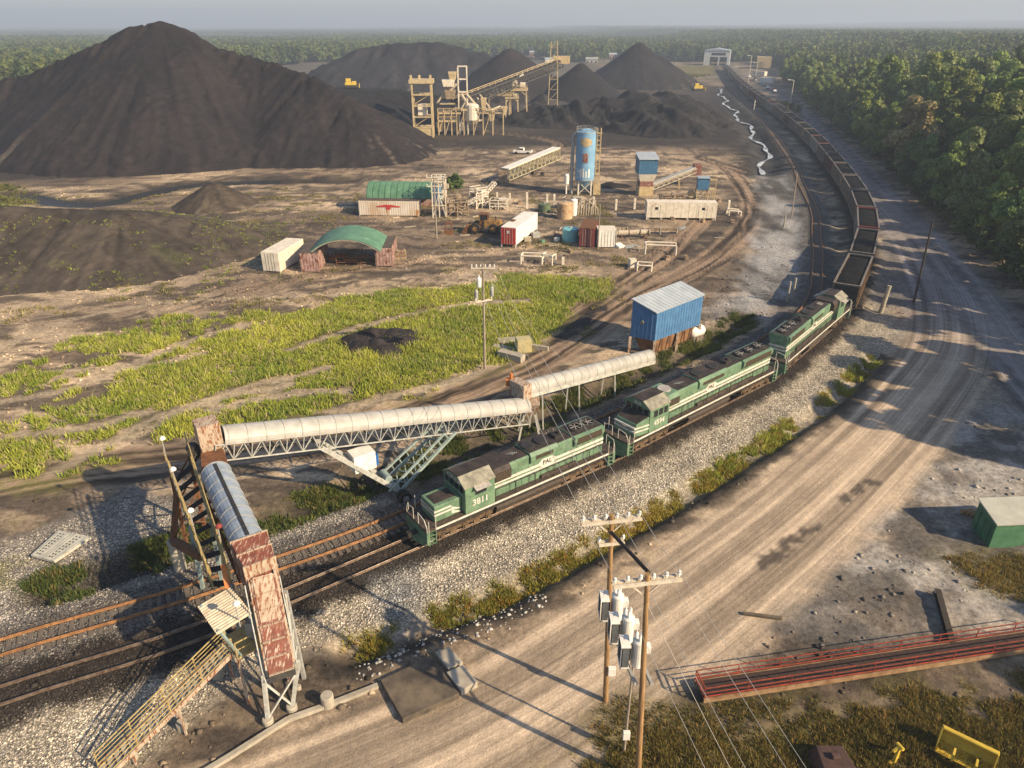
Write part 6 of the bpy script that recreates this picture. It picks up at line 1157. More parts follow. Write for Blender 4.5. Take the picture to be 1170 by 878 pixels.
b = MB(); b.hexa([(-h_ - .2, -h_ - .3, zC), (h_ + .2, -h_ - .3, zC), (h_ + .2, h_ + .2, zC + .9), (-h_ - .2, h_ + .2, zC + .9), (-h_ - .2, -h_ - .3, zC + .15), (h_ + .2, -h_ - .3, zC + .15), (h_ + .2, h_ + .2, zC + 1.05), (-h_ - .2, h_ + .2, zC + 1.05)]); b.build('roof', M_ROOFW, t); b = MB(); b.hexa([(-h_, -h_ + .01, zC - .01), (h_, -h_ + .01, zC - .01), (h_, h_, zC - .01), (-h_, h_, zC - .01), (-h_, -h_ + .02, zC + .02), (h_, -h_ + .02, zC + .02), (h_, h_, zC + .9), (-h_, h_, zC + .9)]); b.build('roof_gable', M_DBLUE, t)
b = MB(); [b.box(x, x + .2, -1.58, -1.5, zA + .3, zB - .1) for x in np.linspace(-1.4, 1.2, 7)]; b.build('warning_stripes', M_REDR, t)
pe = on(800, 226); cA = pT + V((1.2, -1.0, 1.6)); cB = atY(795, 192, 173); t = thing('inclined_conveyor', 'small truss conveyor rising right from the blue topped tower', 'conveyor'); MB().truss(cA + V((0, 0, .7)), cB, 1.3, .9, 9, .06).build('truss', M_PIPE, t); b = MB(); b.bar(cA + V((0, 0, .95)), cB + V((0, 0, .25)), 1.1, .3); b.build('cover', M_GREY, t); b = MB(); b.box(cB.x - .5, cB.x + 1.3, cB.y - .9, cB.y + .9, cB.z - 1.6, cB.z + .9); b.build('head_box', M_OXIDE, t); m_ = cA.lerp(cB, .62)
for s_ in (-.6, .6): b = MB(); b.bar((m_.x, m_.y + s_, m_.z - .6), (m_.x + .3, m_.y + s_, 0), .14); b.build('support_leg', M_SAND, t)
t = thing('blue_hut', 'small dull blue hut on tan legs under the end of the truss conveyor', 'hut', on(801, 228), R(-5)); pH = on(801, 228); zz = height_above(pH, 216); z2 = height_above(pH, 203); b = MB(); b.box(-1.2, 1.2, -1.2, 1.2, zz, z2); b.build('wall', M_DBLUE, t); b = MB(); b.box(-1.35, 1.35, -1.4, 1.3, z2 + .003, z2 + .12); b.build('roof', M_ROOFW, t)
b = MB(); [b.bar((x, y, 0), (x, y, zz), .2) for x in (-1.2, 1.2, 2.6) for y in (-1.2, 1.2)]; [b.bar((-1.2, y, .2), (1.2, y, zz - .2), .12) for y in (-1.2, 1.2)]; [b.bar((1.2, y, zz - .2), (2.6, y, .2), .12) for y in (-1.2, 1.2)]; b.box(1.2, 2.8, -1.3, 1.3, zz - .1, zz + .05); b.bar((2.6, -1.2, zz), (2.6, -1.2, z2), .12); b.bar((1.2, -1.2, z2 - .2), (2.8, -1.2, z2 - .2), .2, .4); b.build('leg_frame', M_SAND, t); b = MB(); b.tube((-2.2, 0, 1.0), (-2.2, 1.0, 1.0), .8, 14); b.build('belt_drum', M_SAND, t)
# posts and frames
posts = [(568, 229, 9), (582.5, 231, 10), (602, 238, 18), (633, 236, 14), (625, 232, 10), (678, 236, 11), (703.5, 240, 12), (724.7, 239, 12), (748.6, 232, 6), (764, 232, 7), (831.5, 243, 14), (655.5, 310, 0), (643, 303, 9)]
pk = None
for i, (u_, v_, h_) in enumerate(posts):
    if not h_: continue
    p = on(u_, v_); H_ = height_above(p, v_ - h_)
    b = MB(); b.box(-.22, .22, -.22, .22, -.1, H_); o = b.build('white_post', M_CREAM, bevel=.03); o.location = p
    tag(o, 'pale square post in the row of posts across the yard', 'post', 'pale posts in the yard')
t = None
def tframe(u_, v_, L_, H_, rz, lb, m=M_CREAM, arch_=False):
    p = on(u_, v_); t = thing('barrier_frame', lb, 'frame', p, rz); b = MB()
    for y in (-.9, .9): b.tube((-L_ / 2, y, 0), (-L_ / 2, y, H_), .13, 8); b.tube((L_ / 2, y, 0), (L_ / 2, y, H_ * (.8 if arch_ else 1)), .13, 8); b.tube((-L_ / 2, y, H_), (L_ / 2, y, H_ * (.8 if arch_ else 1)), .12, 8)
    b.tube((-L_ / 2, -.9, H_), (-L_ / 2, .9, H_), .12, 8); b.tube((L_ / 2, -.9, H_ * .6), (L_ / 2, .9, H_ * .6), .12, 8); b.build('tube_frame', m, t); return t
tframe(754, 290, 5.0, 1.6, R(-8), 'bent pale tube frame in the open ground right of the sheds'); tframe(608, 301, 3.4, 1.4, R(-10), 'pale tube frame standing behind the weeds below the red ended trailer'); tframe(627, 302, 1.2, 1.6, R(60), 'narrow pale tube frame right of the wider one below the trailer'); tframe(838, 246, 2.4, 1.1, 0, 'low pale tube frame right of the long cream site trailer', arch_=True)
slab(722, 305, 1.0, 1.2, 1.3, R(10), M_CREAM, 'upright cream block left of the low cream frame near the haul road', 'block', 'concrete_block'); tframe(736, 309, 2.2, .9, R(-12), 'low cream frame beside an upright cream block near the haul road')
tank('rust streaked tan tank right of the middle of the yard', 645, 249, 1.55, 3.0, M_TANK, dome=.3); tank('slim white tank beside the rust streaked tan tank', 655, 246, .75, 3.0, M_WP, dome=.3); tank('green low tank left of the rust streaked tan tank', 622, 241, 1.3, 1.5, mat('dull green', (.12, .17, .09), (.08, .1, .06), 2), dome=.1)
t = thing('pipe_bundle', 'tangle of pale bent pipes right of the slim white tank', 'pipes', on(665, 246)); b = MB()
for k in range(7): x = -1.2 + k * .5; h_ = 1.6 + (k % 3) * .7; b.path([(x, 0, 0), (x, 0, h_), (x + .7, .3, h_ + .35), (x + 1.3, .2, h_ - .3), (x + 1.4, .1, 0)], .1, 6)
b.build('bent_pipe', M_PIPE, t)
# processing machinery behind the pole
def machine(u_, v_, rz, lb, w, d, h, m, tw=True, seed=1, box_m=None, slope=True):
    rnd = random.Random(seed); p = on(u_, v_); t = thing('processing_machine', lb, 'machine', p, rz); b = MB()
    [b.bar((x, y, 0), (x, y, h), .18) for x in (-w / 2, 0, w / 2) for y in (-d / 2, d / 2)]
    for z in (h * .35, h * .7, h): b.bar((-w / 2, -d / 2, z), (w / 2, -d / 2, z), .14); b.bar((-w / 2, d / 2, z), (w / 2, d / 2, z), .14); [b.bar((x, -d / 2, z), (x, d / 2, z), .14) for x in (-w / 2, w / 2)]
    b.bar((-w / 2, -d / 2, 0), (0, -d / 2, h * .7), .12); b.bar((w / 2, -d / 2, 0), (0, -d / 2, h * .7), .12); b.build('steel_frame', m, t)
    b = MB(); b.box(-w * .4, w * .15, -d * .4, d * .4, h * .4, h * .9); b.build('crusher_box', box_m or M_MACH, t, bevel=.05)
    b = MB(); b.hexa([(w * .1, -.4, h * .5), (w * .3, -.4, h * .5), (w * .3, .4, h * .5), (w * .1, .4, h * .5), (-.0, -1, h * 1.1), (w * .45, -1, h * 1.1), (w * .45, 1, h * 1.1), (0, 1, h * 1.1)]); b.build('feed_hopper', m, t)
    b = MB(); [b.box(x := rnd.uniform(-w / 2, w / 2), x + rnd.uniform(.4, .9), y := rnd.uniform(-d / 2, d / 2), y + rnd.uniform(.3, .8), z := rnd.uniform(0, h), z + rnd.uniform(.3, .9)) for _ in range(7)]; [b.tube((rnd.uniform(-w / 2, w / 2), -d / 2, rnd.uniform(0, h)), (rnd.uniform(-w / 2, w / 2), d / 2, rnd.uniform(0, h)), .16, 8) for _ in range(4)]; b.build('fittings', M_PIPE, t)
    if slope: b = MB(); b.truss((w / 2, 0, h * .9), (w / 2 + w * .9, 0, h * 1.5), .9, .6, 5, .05); b.build('side_conveyor', M_CREAM, t)
    if tw: b = MB(); b.rail([(-w / 2, -d / 2, h), (w / 2, -d / 2, h), (w / 2, d / 2, h), (-w / 2, d / 2, h), (-w / 2, -d / 2, h)], 1, .05, 1.2); b.build('railing', m, t)
    return t
machine(503, 247, 0, 'tall cream framed machine with a blue drum behind the crossarm pole', 2.6, 2.4, 7.0, M_CREAM, seed=2, box_m=M_SILO, slope=False); machine(522, 246, R(12), 'dusty crusher with pale hopper right of the blue drum machine', 4.2, 2.6, 2.8, M_MACH, seed=3); machine(547, 237, R(40), 'upright cream plate machine with a short raised conveyor', 3.0, 2.4, 3.2, M_CREAM, seed=4); machine(570, 238, R(-5), 'low cream boxed machine left of the row of pale posts', 3.6, 2.2, 1.9, M_CREAM, seed=5, slope=False, tw=False)
machine(655, 238, R(-20), 'low piping and crusher frame just below the tall blue silo', 4.0, 2.4, 2.2, M_PIPE, seed=6, tw=False, slope=False); machine(768, 232, R(4), 'dark machinery under the small truss conveyor', 5.0, 2.0, 1.8, M_MACH, seed=7, tw=False, slope=False)
# weeds behind machine handled with the plants. truss conveyor lying in the yard
q0, q1 = atY(577, 189, 176), atY(636, 169.5, 192); q0.z = 3.2; q1.z = atY(636, 169.5, 192).z; t = thing('stored_conveyor', 'pale truss conveyor resting tilted on the ground behind the machinery', 'conveyor'); dd = (q1 - q0).normalized(); ss = dd.cross(V((0, 0, 1))).normalized()
MB().truss(q0, q1, 2.2, 2.6, 13, .08).build('truss', mat('olive cream truss', (.46, .42, .27), (.32, .28, .17), 1.5, rough=.65, rust=.1), t); b = MB(); b.bar(q0 + V((0, 0, .2)), q1 + V((0, 0, .2)), 2.5, .15); b.build('top_cover', M_WP, t); b = MB(); m_ = q0.lerp(q1, .62); [b.bar((m_ + ss * s_ - V((0, 0, 2.4))), (m_.x + ss.x * s_, m_.y + ss.y * s_, .3), .25) for s_ in (-1, 1)]; b.bar(m_ + ss - V((0, 0, 2.4)), m_ - ss - V((0, 0, 2.4)), .2); b.bar(q0 - V((0, 0, 2.4)), q0 - V((0, 0, 3.2)), 2.4, 1.2); b.build('undercarriage', M_MACH, t)
b = MB(); [b.tube((m_.x + ss.x * 1.4 * s_, m_.y + ss.y * 1.4 * s_, .5), (m_.x + ss.x * 1.8 * s_, m_.y + ss.y * 1.8 * s_, .5), .5, 14) for s_ in (-1, 1)]; b.build('wheel_pair', M_BLACK, t); b = MB(); b.box(q0.x - 1.6, q0.x + .6, q0.y - 1.2, q0.y + 1.2, .2, 3.0); b.build('tail_hopper', M_MACH, t, bevel=.1)
# vehicles
def pickup(lb, p, rz, m):
    t = thing('pickup_truck', lb, 'pickup truck', (p.x, p.y, gz(p.x, p.y)), rz); b = MB(); b.hexa([(-2.8, -.95, .45), (2.8, -.95, .45), (2.8, .95, .45), (-2.8, .95, .45), (-2.8, -.95, 1.15), (2.7, -.9, 1.05), (2.7, .9, 1.05), (-2.8, .95, 1.15)]); b.hexa([(-.5, -.9, 1.1), (1.5, -.9, 1.08), (1.5, .9, 1.08), (-.5, .9, 1.1), (-.4, -.75, 1.8), (.9, -.75, 1.8), (.9, .75, 1.8), (-.4, .75, 1.8)]); b.build('body', m, t, bevel=.06)
    b = MB(); b.hexa([(1.45, -.8, 1.12), (1.52, -.8, 1.12), (1.52, .8, 1.12), (1.45, .8, 1.12), (.9, -.7, 1.75), (.97, -.7, 1.75), (.97, .7, 1.75), (.9, .7, 1.75)]); b.box(-.35, 1.0, -.92, -.80, 1.25, 1.68); b.box(-.35, 1.0, .80, .92, 1.25, 1.68); b.build('windows', M_GLASS, t)
    b = MB(); b.box(-2.7, -.6, -.8, .8, 1.12, 1.16); b.build('cargo_bed', M_DARK, t)
    for x in (-1.8, 1.8):
        for s_ in (-1, 1): b = MB(); b.tube((x, s_ * .75, .4), (x, s_ * 1.0, .4), .4, 14); b.build('wheel', M_BLACK, t)
    return t
pickup('white pickup truck parked alone behind the stored truss conveyor', on(597, 176), R(168), M_WP)
def dozer(lb, p, rz, sc=1.0):
    t = thing('bulldozer', lb, 'bulldozer', (p.x, p.y, gz(p.x, p.y)), rz); t.scale = (sc,) * 3; b = MB(); b.box(-2, 2.0, -.9, .9, .9, 1.9); b.box(.5, 2.0, -.7, .7, 1.9, 2.3); b.build('body', M_YMACH, t, bevel=.05); b = MB(); b.box(-1.6, .2, -.9, .9, 1.9, 3.2); c_ = b.build('cab', M_YMACH, t); b = MB(); b.box(-1.65, .25, -.7, .7, 2.2, 3.0); b.build('cab_glass', M_GLASS, c_)
    for s_ in (-1, 1): b = MB(); b.extr([(-.3, .1), (-.3, 1.1), (.3, 1.1), (.3, .1)], (-2.4, s_ * 1.2, 0), (2.2, s_ * 1.2, 0)); b.build('crawler_track', M_DARK, t, bevel=.2)
    b = MB(); b.box(2.9, 3.1, -2.0, 2.0, .2, 1.5); b.bar((1, -1.2, .6), (3, -1.2, .6), .2); b.bar((1, 1.2, .6), (3, 1.2, .6), .2); b.build('blade', M_YMACH, t); return t
dz = dozer('yellow bulldozer on the black bank between the big coal piles', atY(401, 100, 330), R(10), 1.2); dz.location.z = atY(401, 101, 330).z; 
dozer('yellow bulldozer beside the inner track far behind the coal heaps', on(797, 104), R(5), 1.3)
b = MB(); p0 = V(dz.location); 
heap('coal_ledge', 'black ledge of coal that carries the far yellow bulldozer', [p0 + V((-14, 2, -.2)), p0 + V((0, 1, -.1)), p0 + V((16, 2, -.6))], .5, 1.2, seed=55, flat=5, gully=.6, cat='coal pile', col=(.03, .026, .026))

# ------------------------------------------------------------------ screening plant among the coal
M_PLANT = mat('tan plant steel', (.52, .42, .25), (.36, .27, .15), .8, rough=.65, rust=.1)
pq = on(485, 157); kq = lambda v_: height_above(pq, v_); HT = kq(95)
t = thing('lattice_tower', 'tall tan lattice tower left of the screening plant', 'tower', pq, R(3)); w_ = 3.1
b = MB(); [b.bar((x, y, 0), (x, y, HT), .55) for x in (-w_, w_) for y in (-w_, w_)]; N_ = 5
for k in range(N_ + 1):
    z = HT * k / N_; [b.bar(a_, c_, .4) for a_, c_ in (((-w_, -w_, z), (w_, -w_, z)), ((w_, -w_, z), (w_, w_, z)), ((w_, w_, z), (-w_, w_, z)), ((-w_, w_, z), (-w_, -w_, z)))]
    if k < N_: z2 = HT * (k + 1) / N_; b.bar((-w_, w_, z), (w_, w_, z2), .22); b.bar((w_, -w_, z), (w_, w_, z2), .22); 
b.build('lattice_frame', M_PLANT, t); b = MB(); b.box(-w_ - .1, w_ + .1, -w_ - .1, w_ + .1, 0, 3.4); b.build('base_house', M_SAND, t); b = MB(); b.box(-w_ - .9, w_ + .9, -w_ - .6, w_ + .6, HT, HT + 1.2); [b.box(x, x + .7, -.4, .4, HT + 1.2, HT + 2.4) for x in (-3.8, -1, 2.6)]; b.build('top_platform', M_PLANT, t); b = MB(); b.box(-1.6, 1.4, -1.5, 1.5, HT * .42, HT * .62); b.build('inner_hopper', M_CREAM, t)
def S(x, y, z): return (x, y, z)
p0 = on(520, 152); t = thing('screening_plant', 'tan jumble of hoppers, platforms and chutes in the middle of the coal yard', 'plant', (0, 0, 0)); rnd = random.Random(4)
def PY(u_, v_, Y_): return atY(u_, v_, Y_)
YB = 262
for (u0, u1, v0, v1) in ((500, 527, 128, 130), (500, 522, 137, 139), (520, 545, 124, 126), (540, 575, 128, 129.5), (503, 520, 118, 119)):
    a_, c_ = PY(u0, v0, YB), PY(u1, v1, YB); b = MB(); b.box(a_.x, c_.x, YB - 2, YB + 3, c_.z, a_.z); b.build('platform', M_PLANT, t)
for u_ in (501, 508, 516, 522, 530, 541, 552, 563, 575):
    a_ = PY(u_, 126, YB)
    for y in (-2, 3): b = MB(); b.bar((a_.x, YB + y, 0), (a_.x, YB + y, a_.z), .32); b.build('support_leg', M_PLANT, t)
for u_ in (501, 509, 523, 541, 553): a_ = PY(u_, 127, YB); c_ = PY(u_ + 8, 127, YB); b = MB(); b.bar((a_.x, YB - 2, .5), (c_.x, YB - 2, a_.z), .22); b.build('diagonal_brace', M_PLANT, t)
for nm, (u0, u1, vt, vb, dpt), m in (('round_hopper', (531, 548, 120, 137, 5), M_CREAM), ('screen_house', (505, 520, 91, 99, 4), M_CREAM), ('upper_box', (512, 522, 82, 92, 3), M_PLANT), ('chute_box', (498, 507, 140, 150, 3), M_PLANT), ('side_bin', (558, 566, 126, 138, 4), M_PLANT), ('side_bin', (572, 580, 122, 131, 4), M_PLANT), ('mid_box', (508, 521, 103, 113, 4), M_MACH), ('drop_chute', (549, 556, 112, 126, 3), M_PLANT), ('drop_chute', (524, 530, 140, 150, 3), M_CREAM)):
    a_, c_ = PY(u0, vt, YB), PY(u1, vb, YB); b = MB(); mx_ = (a_.x + c_.x) / 2
    if 'hopper' in nm: r_ = (c_.x - a_.x) / 2; b.lathe([(r_ * .4, c_.z - 1.5), (r_, c_.z), (r_, a_.z), (r_ * .5, a_.z + .6)], 16, (mx_, YB, 0))
    else: b.hexa([(a_.x + .5, YB - dpt / 2, c_.z), (c_.x - .5, YB - dpt / 2, c_.z), (c_.x - .5, YB + dpt / 2, c_.z), (a_.x + .5, YB + dpt / 2, c_.z), (a_.x, YB - dpt / 2, a_.z), (c_.x, YB - dpt / 2, a_.z), (c_.x, YB + dpt / 2, a_.z), (a_.x, YB + dpt / 2, a_.z)])
    b.build(nm, m, t, bevel=.1)
b = MB()
for a_, c_, w_ in (((500, 117), (512, 100), .7), ((506, 112), (522, 96), .8), ((512, 98), (516, 110), .7), ((527, 108), (535, 120), .9), ((533, 108), (547, 124), .8), ((545, 112), (556, 126), .5), ((548, 108), (560, 124), .5), ((556, 128), (572, 122), .8), ((560, 132), (548, 142), .7), ((513, 130), (523, 122), .6), ((501, 150), (500, 128), .5), ((540, 141), (552, 137), .6), ((499, 118), (507, 106), .5), ((527, 125), (534, 112), .5)):
    b.tube(PY(*a_, YB - 1), PY(*c_, YB + rnd.uniform(-1, 2)), w_ * .55, 8)
b.build('chutes', M_PIPE, t); 
b = MB(); a_, c_ = PY(524, 111, YB), PY(533, 76, YB); x0, x1, z0, z1 = a_.x, c_.x, a_.z, c_.z
for x in (x0, x1): [b.bar((x, y, 0), (x, y, z1), .3) for y in (YB - 1, YB + 1.5)]
for z in (z1, z1 - 4, z1 - 8): b.bar((x0, YB - 1, z), (x1, YB - 1, z), .3); b.bar((x0, YB + 1.5, z), (x1, YB + 1.5, z), .3); b.bar((x0, YB - 1, z), (x0, YB + 1.5, z), .3); b.bar((x1, YB - 1, z), (x1, YB + 1.5, z), .3)
b.build('stair_frame', M_CREAM, t)
b = MB(); [b.rail([PY(u0, v0, YB - 2.2), PY(u1, v0, YB - 2.2)], 1.1, .09, 2.0) for u0, u1, v0 in ((500, 527, 128), (540, 575, 128), (500, 522, 137))]; b.build('platform_railing', M_PLANT, t)
qa, qb = PY(518, 116, 264), PY(640, 69.5, 330); t = thing('inclined_conveyor', 'very long dark trussed conveyor rising right from the screening plant to the coal cone', 'conveyor'); MB().truss(qa, qb, 2.6, 2.8, 30, .13).build('truss', mat('dark grey truss', (.10, .095, .09), (.05, .048, .046), 1.5), t); b = MB(); b.bar(qa + V((0, 0, .3)), qb + V((0, 0, .3)), 2.2, .5); b.build('belt', M_BLACK, t)
b = MB(); b.rail([qa + V((0, -1.3, .3)), qb + V((0, -1.3, .3))], 1.2, .09, 4); b.build('walkway_railing', M_PLANT, t); b = MB(); b.box(qb.x - 3, qb.x + 4, qb.y - 2, qb.y + 2, qb.z - 1.2, qb.z + 1.8); b.build('head_house', M_PLANT, t)
m_ = qa.lerp(qb, .93); b = MB()
for x in (-1.3, 1.3):
    for y in (-1.3, 1.3): b.bar((m_.x + x, m_.y + y, m_.z + 8), (m_.x + x * 1.6, m_.y + y, 0), .22)
for z in range(2, int(m_.z + 8), 4): b.bar((m_.x - 1.5, m_.y - 1.3, z), (m_.x + 1.5, m_.y - 1.3, z + 3), .14); b.bar((m_.x - 1.5, m_.y - 1.3, z), (m_.x + 1.5, m_.y - 1.3, z), .14)
b.build('mast_tower', M_PLANT, t)
for i, (u_, v_, w_, h_, lb) in enumerate([(571, 119, 9, 5, 'tan trestle machine on two legs right of the screening plant'), (592, 116, 7, 6.5, 'tan box machine farther right behind the trestle machine'), (585, 120, 5, 4, 'small tan unit squeezed between the trestle and box machines')]):
    p = atY(u_, v_, 300); t = thing('transfer_station', lb, 'machine', p); b = MB(); [b.bar((x, y, -5), (x * .9, y, h_ * .6), .5) for x in (-w_ / 2, w_ / 2) for y in (-1.5, 1.5)]; [b.bar((x, -1.5, h_ * .3), (x * .3, -1.5, h_ * .6), .35) for x in (-w_ / 2, w_ / 2)]; b.box(-w_ / 2 - .3, w_ / 2 + .3, -2, 2, h_ * .6, h_ * .75); b.build('trestle', M_PLANT, t); b = MB(); b.box(-w_ * .35, -w_ * .05, -1.3, 1.3, h_ * .75, h_ * 1.2); b.box(w_ * .1, w_ * .4, -1.3, 1.3, h_ * .75, h_ * 1.05); b.tube((-w_ * .3, 0, h_ * 1.2), (w_ * .3, 0, h_ * 1.5), .4, 8); b.build('machine_boxes', M_CREAM, t, bevel=.1)
    b = MB(); b.rail([(-w_ / 2, -2, h_ * .75), (w_ / 2, -2, h_ * .75)], 1.2, .09, 1.5); b.build('railing', M_PLANT, t)

# ------------------------------------------------------------------ far end: loadout building, small buildings, parked vehicles
p = on(826, 76); t = thing('loadout_building', 'pale rail loadout building straddling the tracks at the far end of the train', 'building', (p.x - 1, p.y + 14, 0), math.atan2(160, 45) - math.pi / 2 - .02)
b = MB(); b.box(-14, -8.5, 0, 26, 0, 13); b.box(7.5, 10, 0, 26, 0, 13); b.box(-8.5, 7.5, 0, 26, 7.5, 13); b.box(-.8, .6, 0, 24, 0, 7.5); b.build('wall', mat('pale building sheet', (.48, .50, .50), (.36, .37, .37), .4, rough=.6), t); b = MB(); b.hexa([(-14.6, -.6, 13), (10.6, -.6, 13), (10.6, 26.6, 13), (-14.6, 26.6, 13), (-2.2, -.6, 15), (-1.8, -.6, 15), (-1.8, 26.6, 15), (-2.2, 26.6, 15)]); b.build('roof', M_ROOFW, t); b = MB(); b.box(-7, 6, -.15, -.02, 9, 11); b.build('dark_window_band', M_GLASS, t)
container('tan annex beside the pale loadout building', V((226, 700, 0)), R(75), 18, 12, 9, M_SAND, name='annex_building', cat='building', rib=False)
for i, (u_, v_, w_, d_, h_, m, lb) in enumerate([(640, 62, 26, 12, 6, M_WP, 'long low white building at the far edge of the coal yard'), (668, 64, 18, 10, 6, M_CREAM, 'cream building just right of the long white one'), (690, 61, 22, 10, 5, M_WP, 'pale low building behind the tall coal pile'), (612, 66, 14, 9, 6, M_OLD, 'reddish small building left of the long white one'), (655, 70, 10, 8, 5, M_RUST, 'rusty small building in front of the cream one'), (628, 72, 10, 7, 4, M_CREAM, 'small tan building in front of the reddish one'), (676, 72, 12, 7, 4, M_GREY, 'small grey building left of the tall coal pile'), (700, 68, 9, 7, 5, M_OLD, 'pinkish small building behind the tall coal pile')]):
    p = at(u_, v_, 0); t = thing('far_building', lb, 'building', (p.x, p.y, gz(p.x, p.y) - .3), .1 * ((i % 3) - 1)); b = MB(); b.box(-w_ / 2, w_ / 2, -d_ / 2, d_ / 2, 0, h_); b.build('wall', m, t); b = MB(); b.hexa([(-w_ / 2 - .4, -d_ / 2 - .4, h_), (w_ / 2 + .4, -d_ / 2 - .4, h_), (w_ / 2 + .4, d_ / 2 + .4, h_), (-w_ / 2 - .4, d_ / 2 + .4, h_), (-w_ / 2 - .4, -.1, h_ + 1.8), (w_ / 2 + .4, -.1, h_ + 1.8), (w_ / 2 + .4, .1, h_ + 1.8), (-w_ / 2 - .4, .1, h_ + 1.8)]); b.build('roof', M_ROOFW if i % 2 else m, t); b = MB(); [b.box(x - .8, x + .8, -d_ / 2 - .05, -d_ / 2, .3, h_ * .6) for x in np.linspace(-w_ * .35, w_ * .35, 3)]; b.build('door', M_GLASS, t)
def car(lb, p, rz, m, grp):
    t = thing('parked_car', lb, 'car', (p.x, p.y, gz(p.x, p.y)), rz, grp); b = MB(); b.box(-2.2, 2.2, -.9, .9, .35, .95); b.hexa([(-1.6, -.85, .95), (1.2, -.85, .95), (1.2, .85, .95), (-1.6, .85, .95), (-1.2, -.7, 1.5), (.6, -.7, 1.5), (.6, .7, 1.5), (-1.2, .7, 1.5)]); b.build('body', m, t, bevel=.1); b = MB(); b.box(-1.25, .75, -.83, .83, 1.02, 1.38); b.build('windows', M_GLASS, t)
    for x in (-1.4, 1.4): b = MB(); b.tube((x, -.92, .35), (x, .92, .35), .35, 12); b.build('wheels', M_BLACK, t)
    return t
cols = [('white', M_WP), ('dark', M_DARK), ('silver', M_GREY), ('white', M_WP), ('blue', M_DBLUE), ('silver', M_GREY), ('white', M_WP), ('red', M_REDR), ('white', M_WP)]
for i, (nm, m) in enumerate(cols): u_ = 856 + i * 3.6; v_ = 89 + i * 2.1; car(f'{nm} car parked among the vehicles right of the far coal cars', on(u_ + (i % 2) * 3, v_), R(60 + 10 * (i % 3)), m, f'{nm} cars beside the far coal cars')
container('pale trailer parked nearest among the vehicles right of the far coal cars', at(876, 96, 0), R(115), 11, 2.6, 2.9, M_WP, name='box_trailer', cat='trailer', lift=.8, rib=False); container('pale trailer parked farthest among the vehicles right of the far coal cars', at(868, 88, 0), R(115), 12, 2.6, 2.9, M_CREAM, name='box_trailer', cat='trailer', lift=.8, rib=False)
for u_, v_, vt, lb in ((903, 118, 92, 'lamp post with side arm near the forest edge'), (863, 92, 72, 'lamp post standing behind the parked vehicles'), (855, 94, 64, 'tall thin mast left of the parked vehicles')):
    p = on(u_, v_); H_ = height_above(p, vt); t = thing('lamp_post', lb, 'lamp post', p); b = MB(); b.tube((0, 0, 0), (0, 0, H_), .2, 8, .14); b.build('pole', M_CREAM, t); b = MB(); b.bar((0, 0, H_), (-2.2, 0, H_ + .3), .14); b.box(-3.0, -2.0, -.25, .25, H_ + .1, H_ + .4); b.build('lamp_arm', M_WP, t)
b = MB(); p = on(861, 128); b.tube((0, 0, 0), (0, 0, 4.5), .2, 8); o = b.build('short_post', M_CREAM); o.location = p + V((0, 0, 0)); tag(o, 'pale post standing between the two tracks far along the train', 'post')

# ------------------------------------------------------------------ vegetation
def leaf_mat(name, tr=.25):
    m = bpy.data.materials.new(name); m.use_nodes = True; t = m.node_tree; N = t.nodes; L = t.links; b = N['Principled BSDF']; b.inputs['Roughness'].default_value = .6; b.inputs['Specular IOR Level'].default_value = .25
    a = N.new('ShaderNodeAttribute'); a.attribute_name = 'Col'; oi = N.new('ShaderNodeObjectInfo'); mr = N.new('ShaderNodeMapRange'); mr.inputs[3].default_value = .72; mr.inputs[4].default_value = 1.35; L.new(oi.outputs['Random'], mr.inputs[0])
    v = N.new('ShaderNodeVectorMath'); v.operation = 'SCALE'; L.new(a.outputs['Color'], v.inputs[0]); L.new(mr.outputs[0], v.inputs['Scale']); L.new(v.outputs[0], b.inputs['Base Color'])
    if tr:
        tl = N.new('ShaderNodeBsdfTranslucent'); L.new(v.outputs[0], tl.inputs['Color']); mx = N.new('ShaderNodeMixShader'); mx.inputs[0].default_value = tr; out = N['Material Output']
        L.new(b.outputs[0], mx.inputs[1]); L.new(tl.outputs[0], mx.inputs[2]); L.new(mx.outputs[0], out.inputs['Surface'])
    return m
M_LEAF = leaf_mat('leaves'); M_BARK = mat('bark', (.14, .11, .085), (.07, .055, .04), 2, bump=.4); M_WEED = leaf_mat('weed blades', .3)
def quads(P, N_, size, r):
    """leaf clump quads at P with normals about N_"""
    n = len(P); a = r.normal(size=(n, 3)); a -= N_ * (a * N_).sum(1)[:, None]; a /= np.linalg.norm(a, axis=1)[:, None] + 1e-9; b = np.cross(N_, a); s = (size * r.uniform(.6, 1.3, n))[:, None]
    V_ = np.stack([P - a * s - b * s * .7, P + a * s - b * s * .55, P + a * s * .8 + b * s * .8, P - a * s * .7 + b * s * .6], 1).reshape(-1, 3); return V_, np.arange(4 * n).reshape(-1, 4)
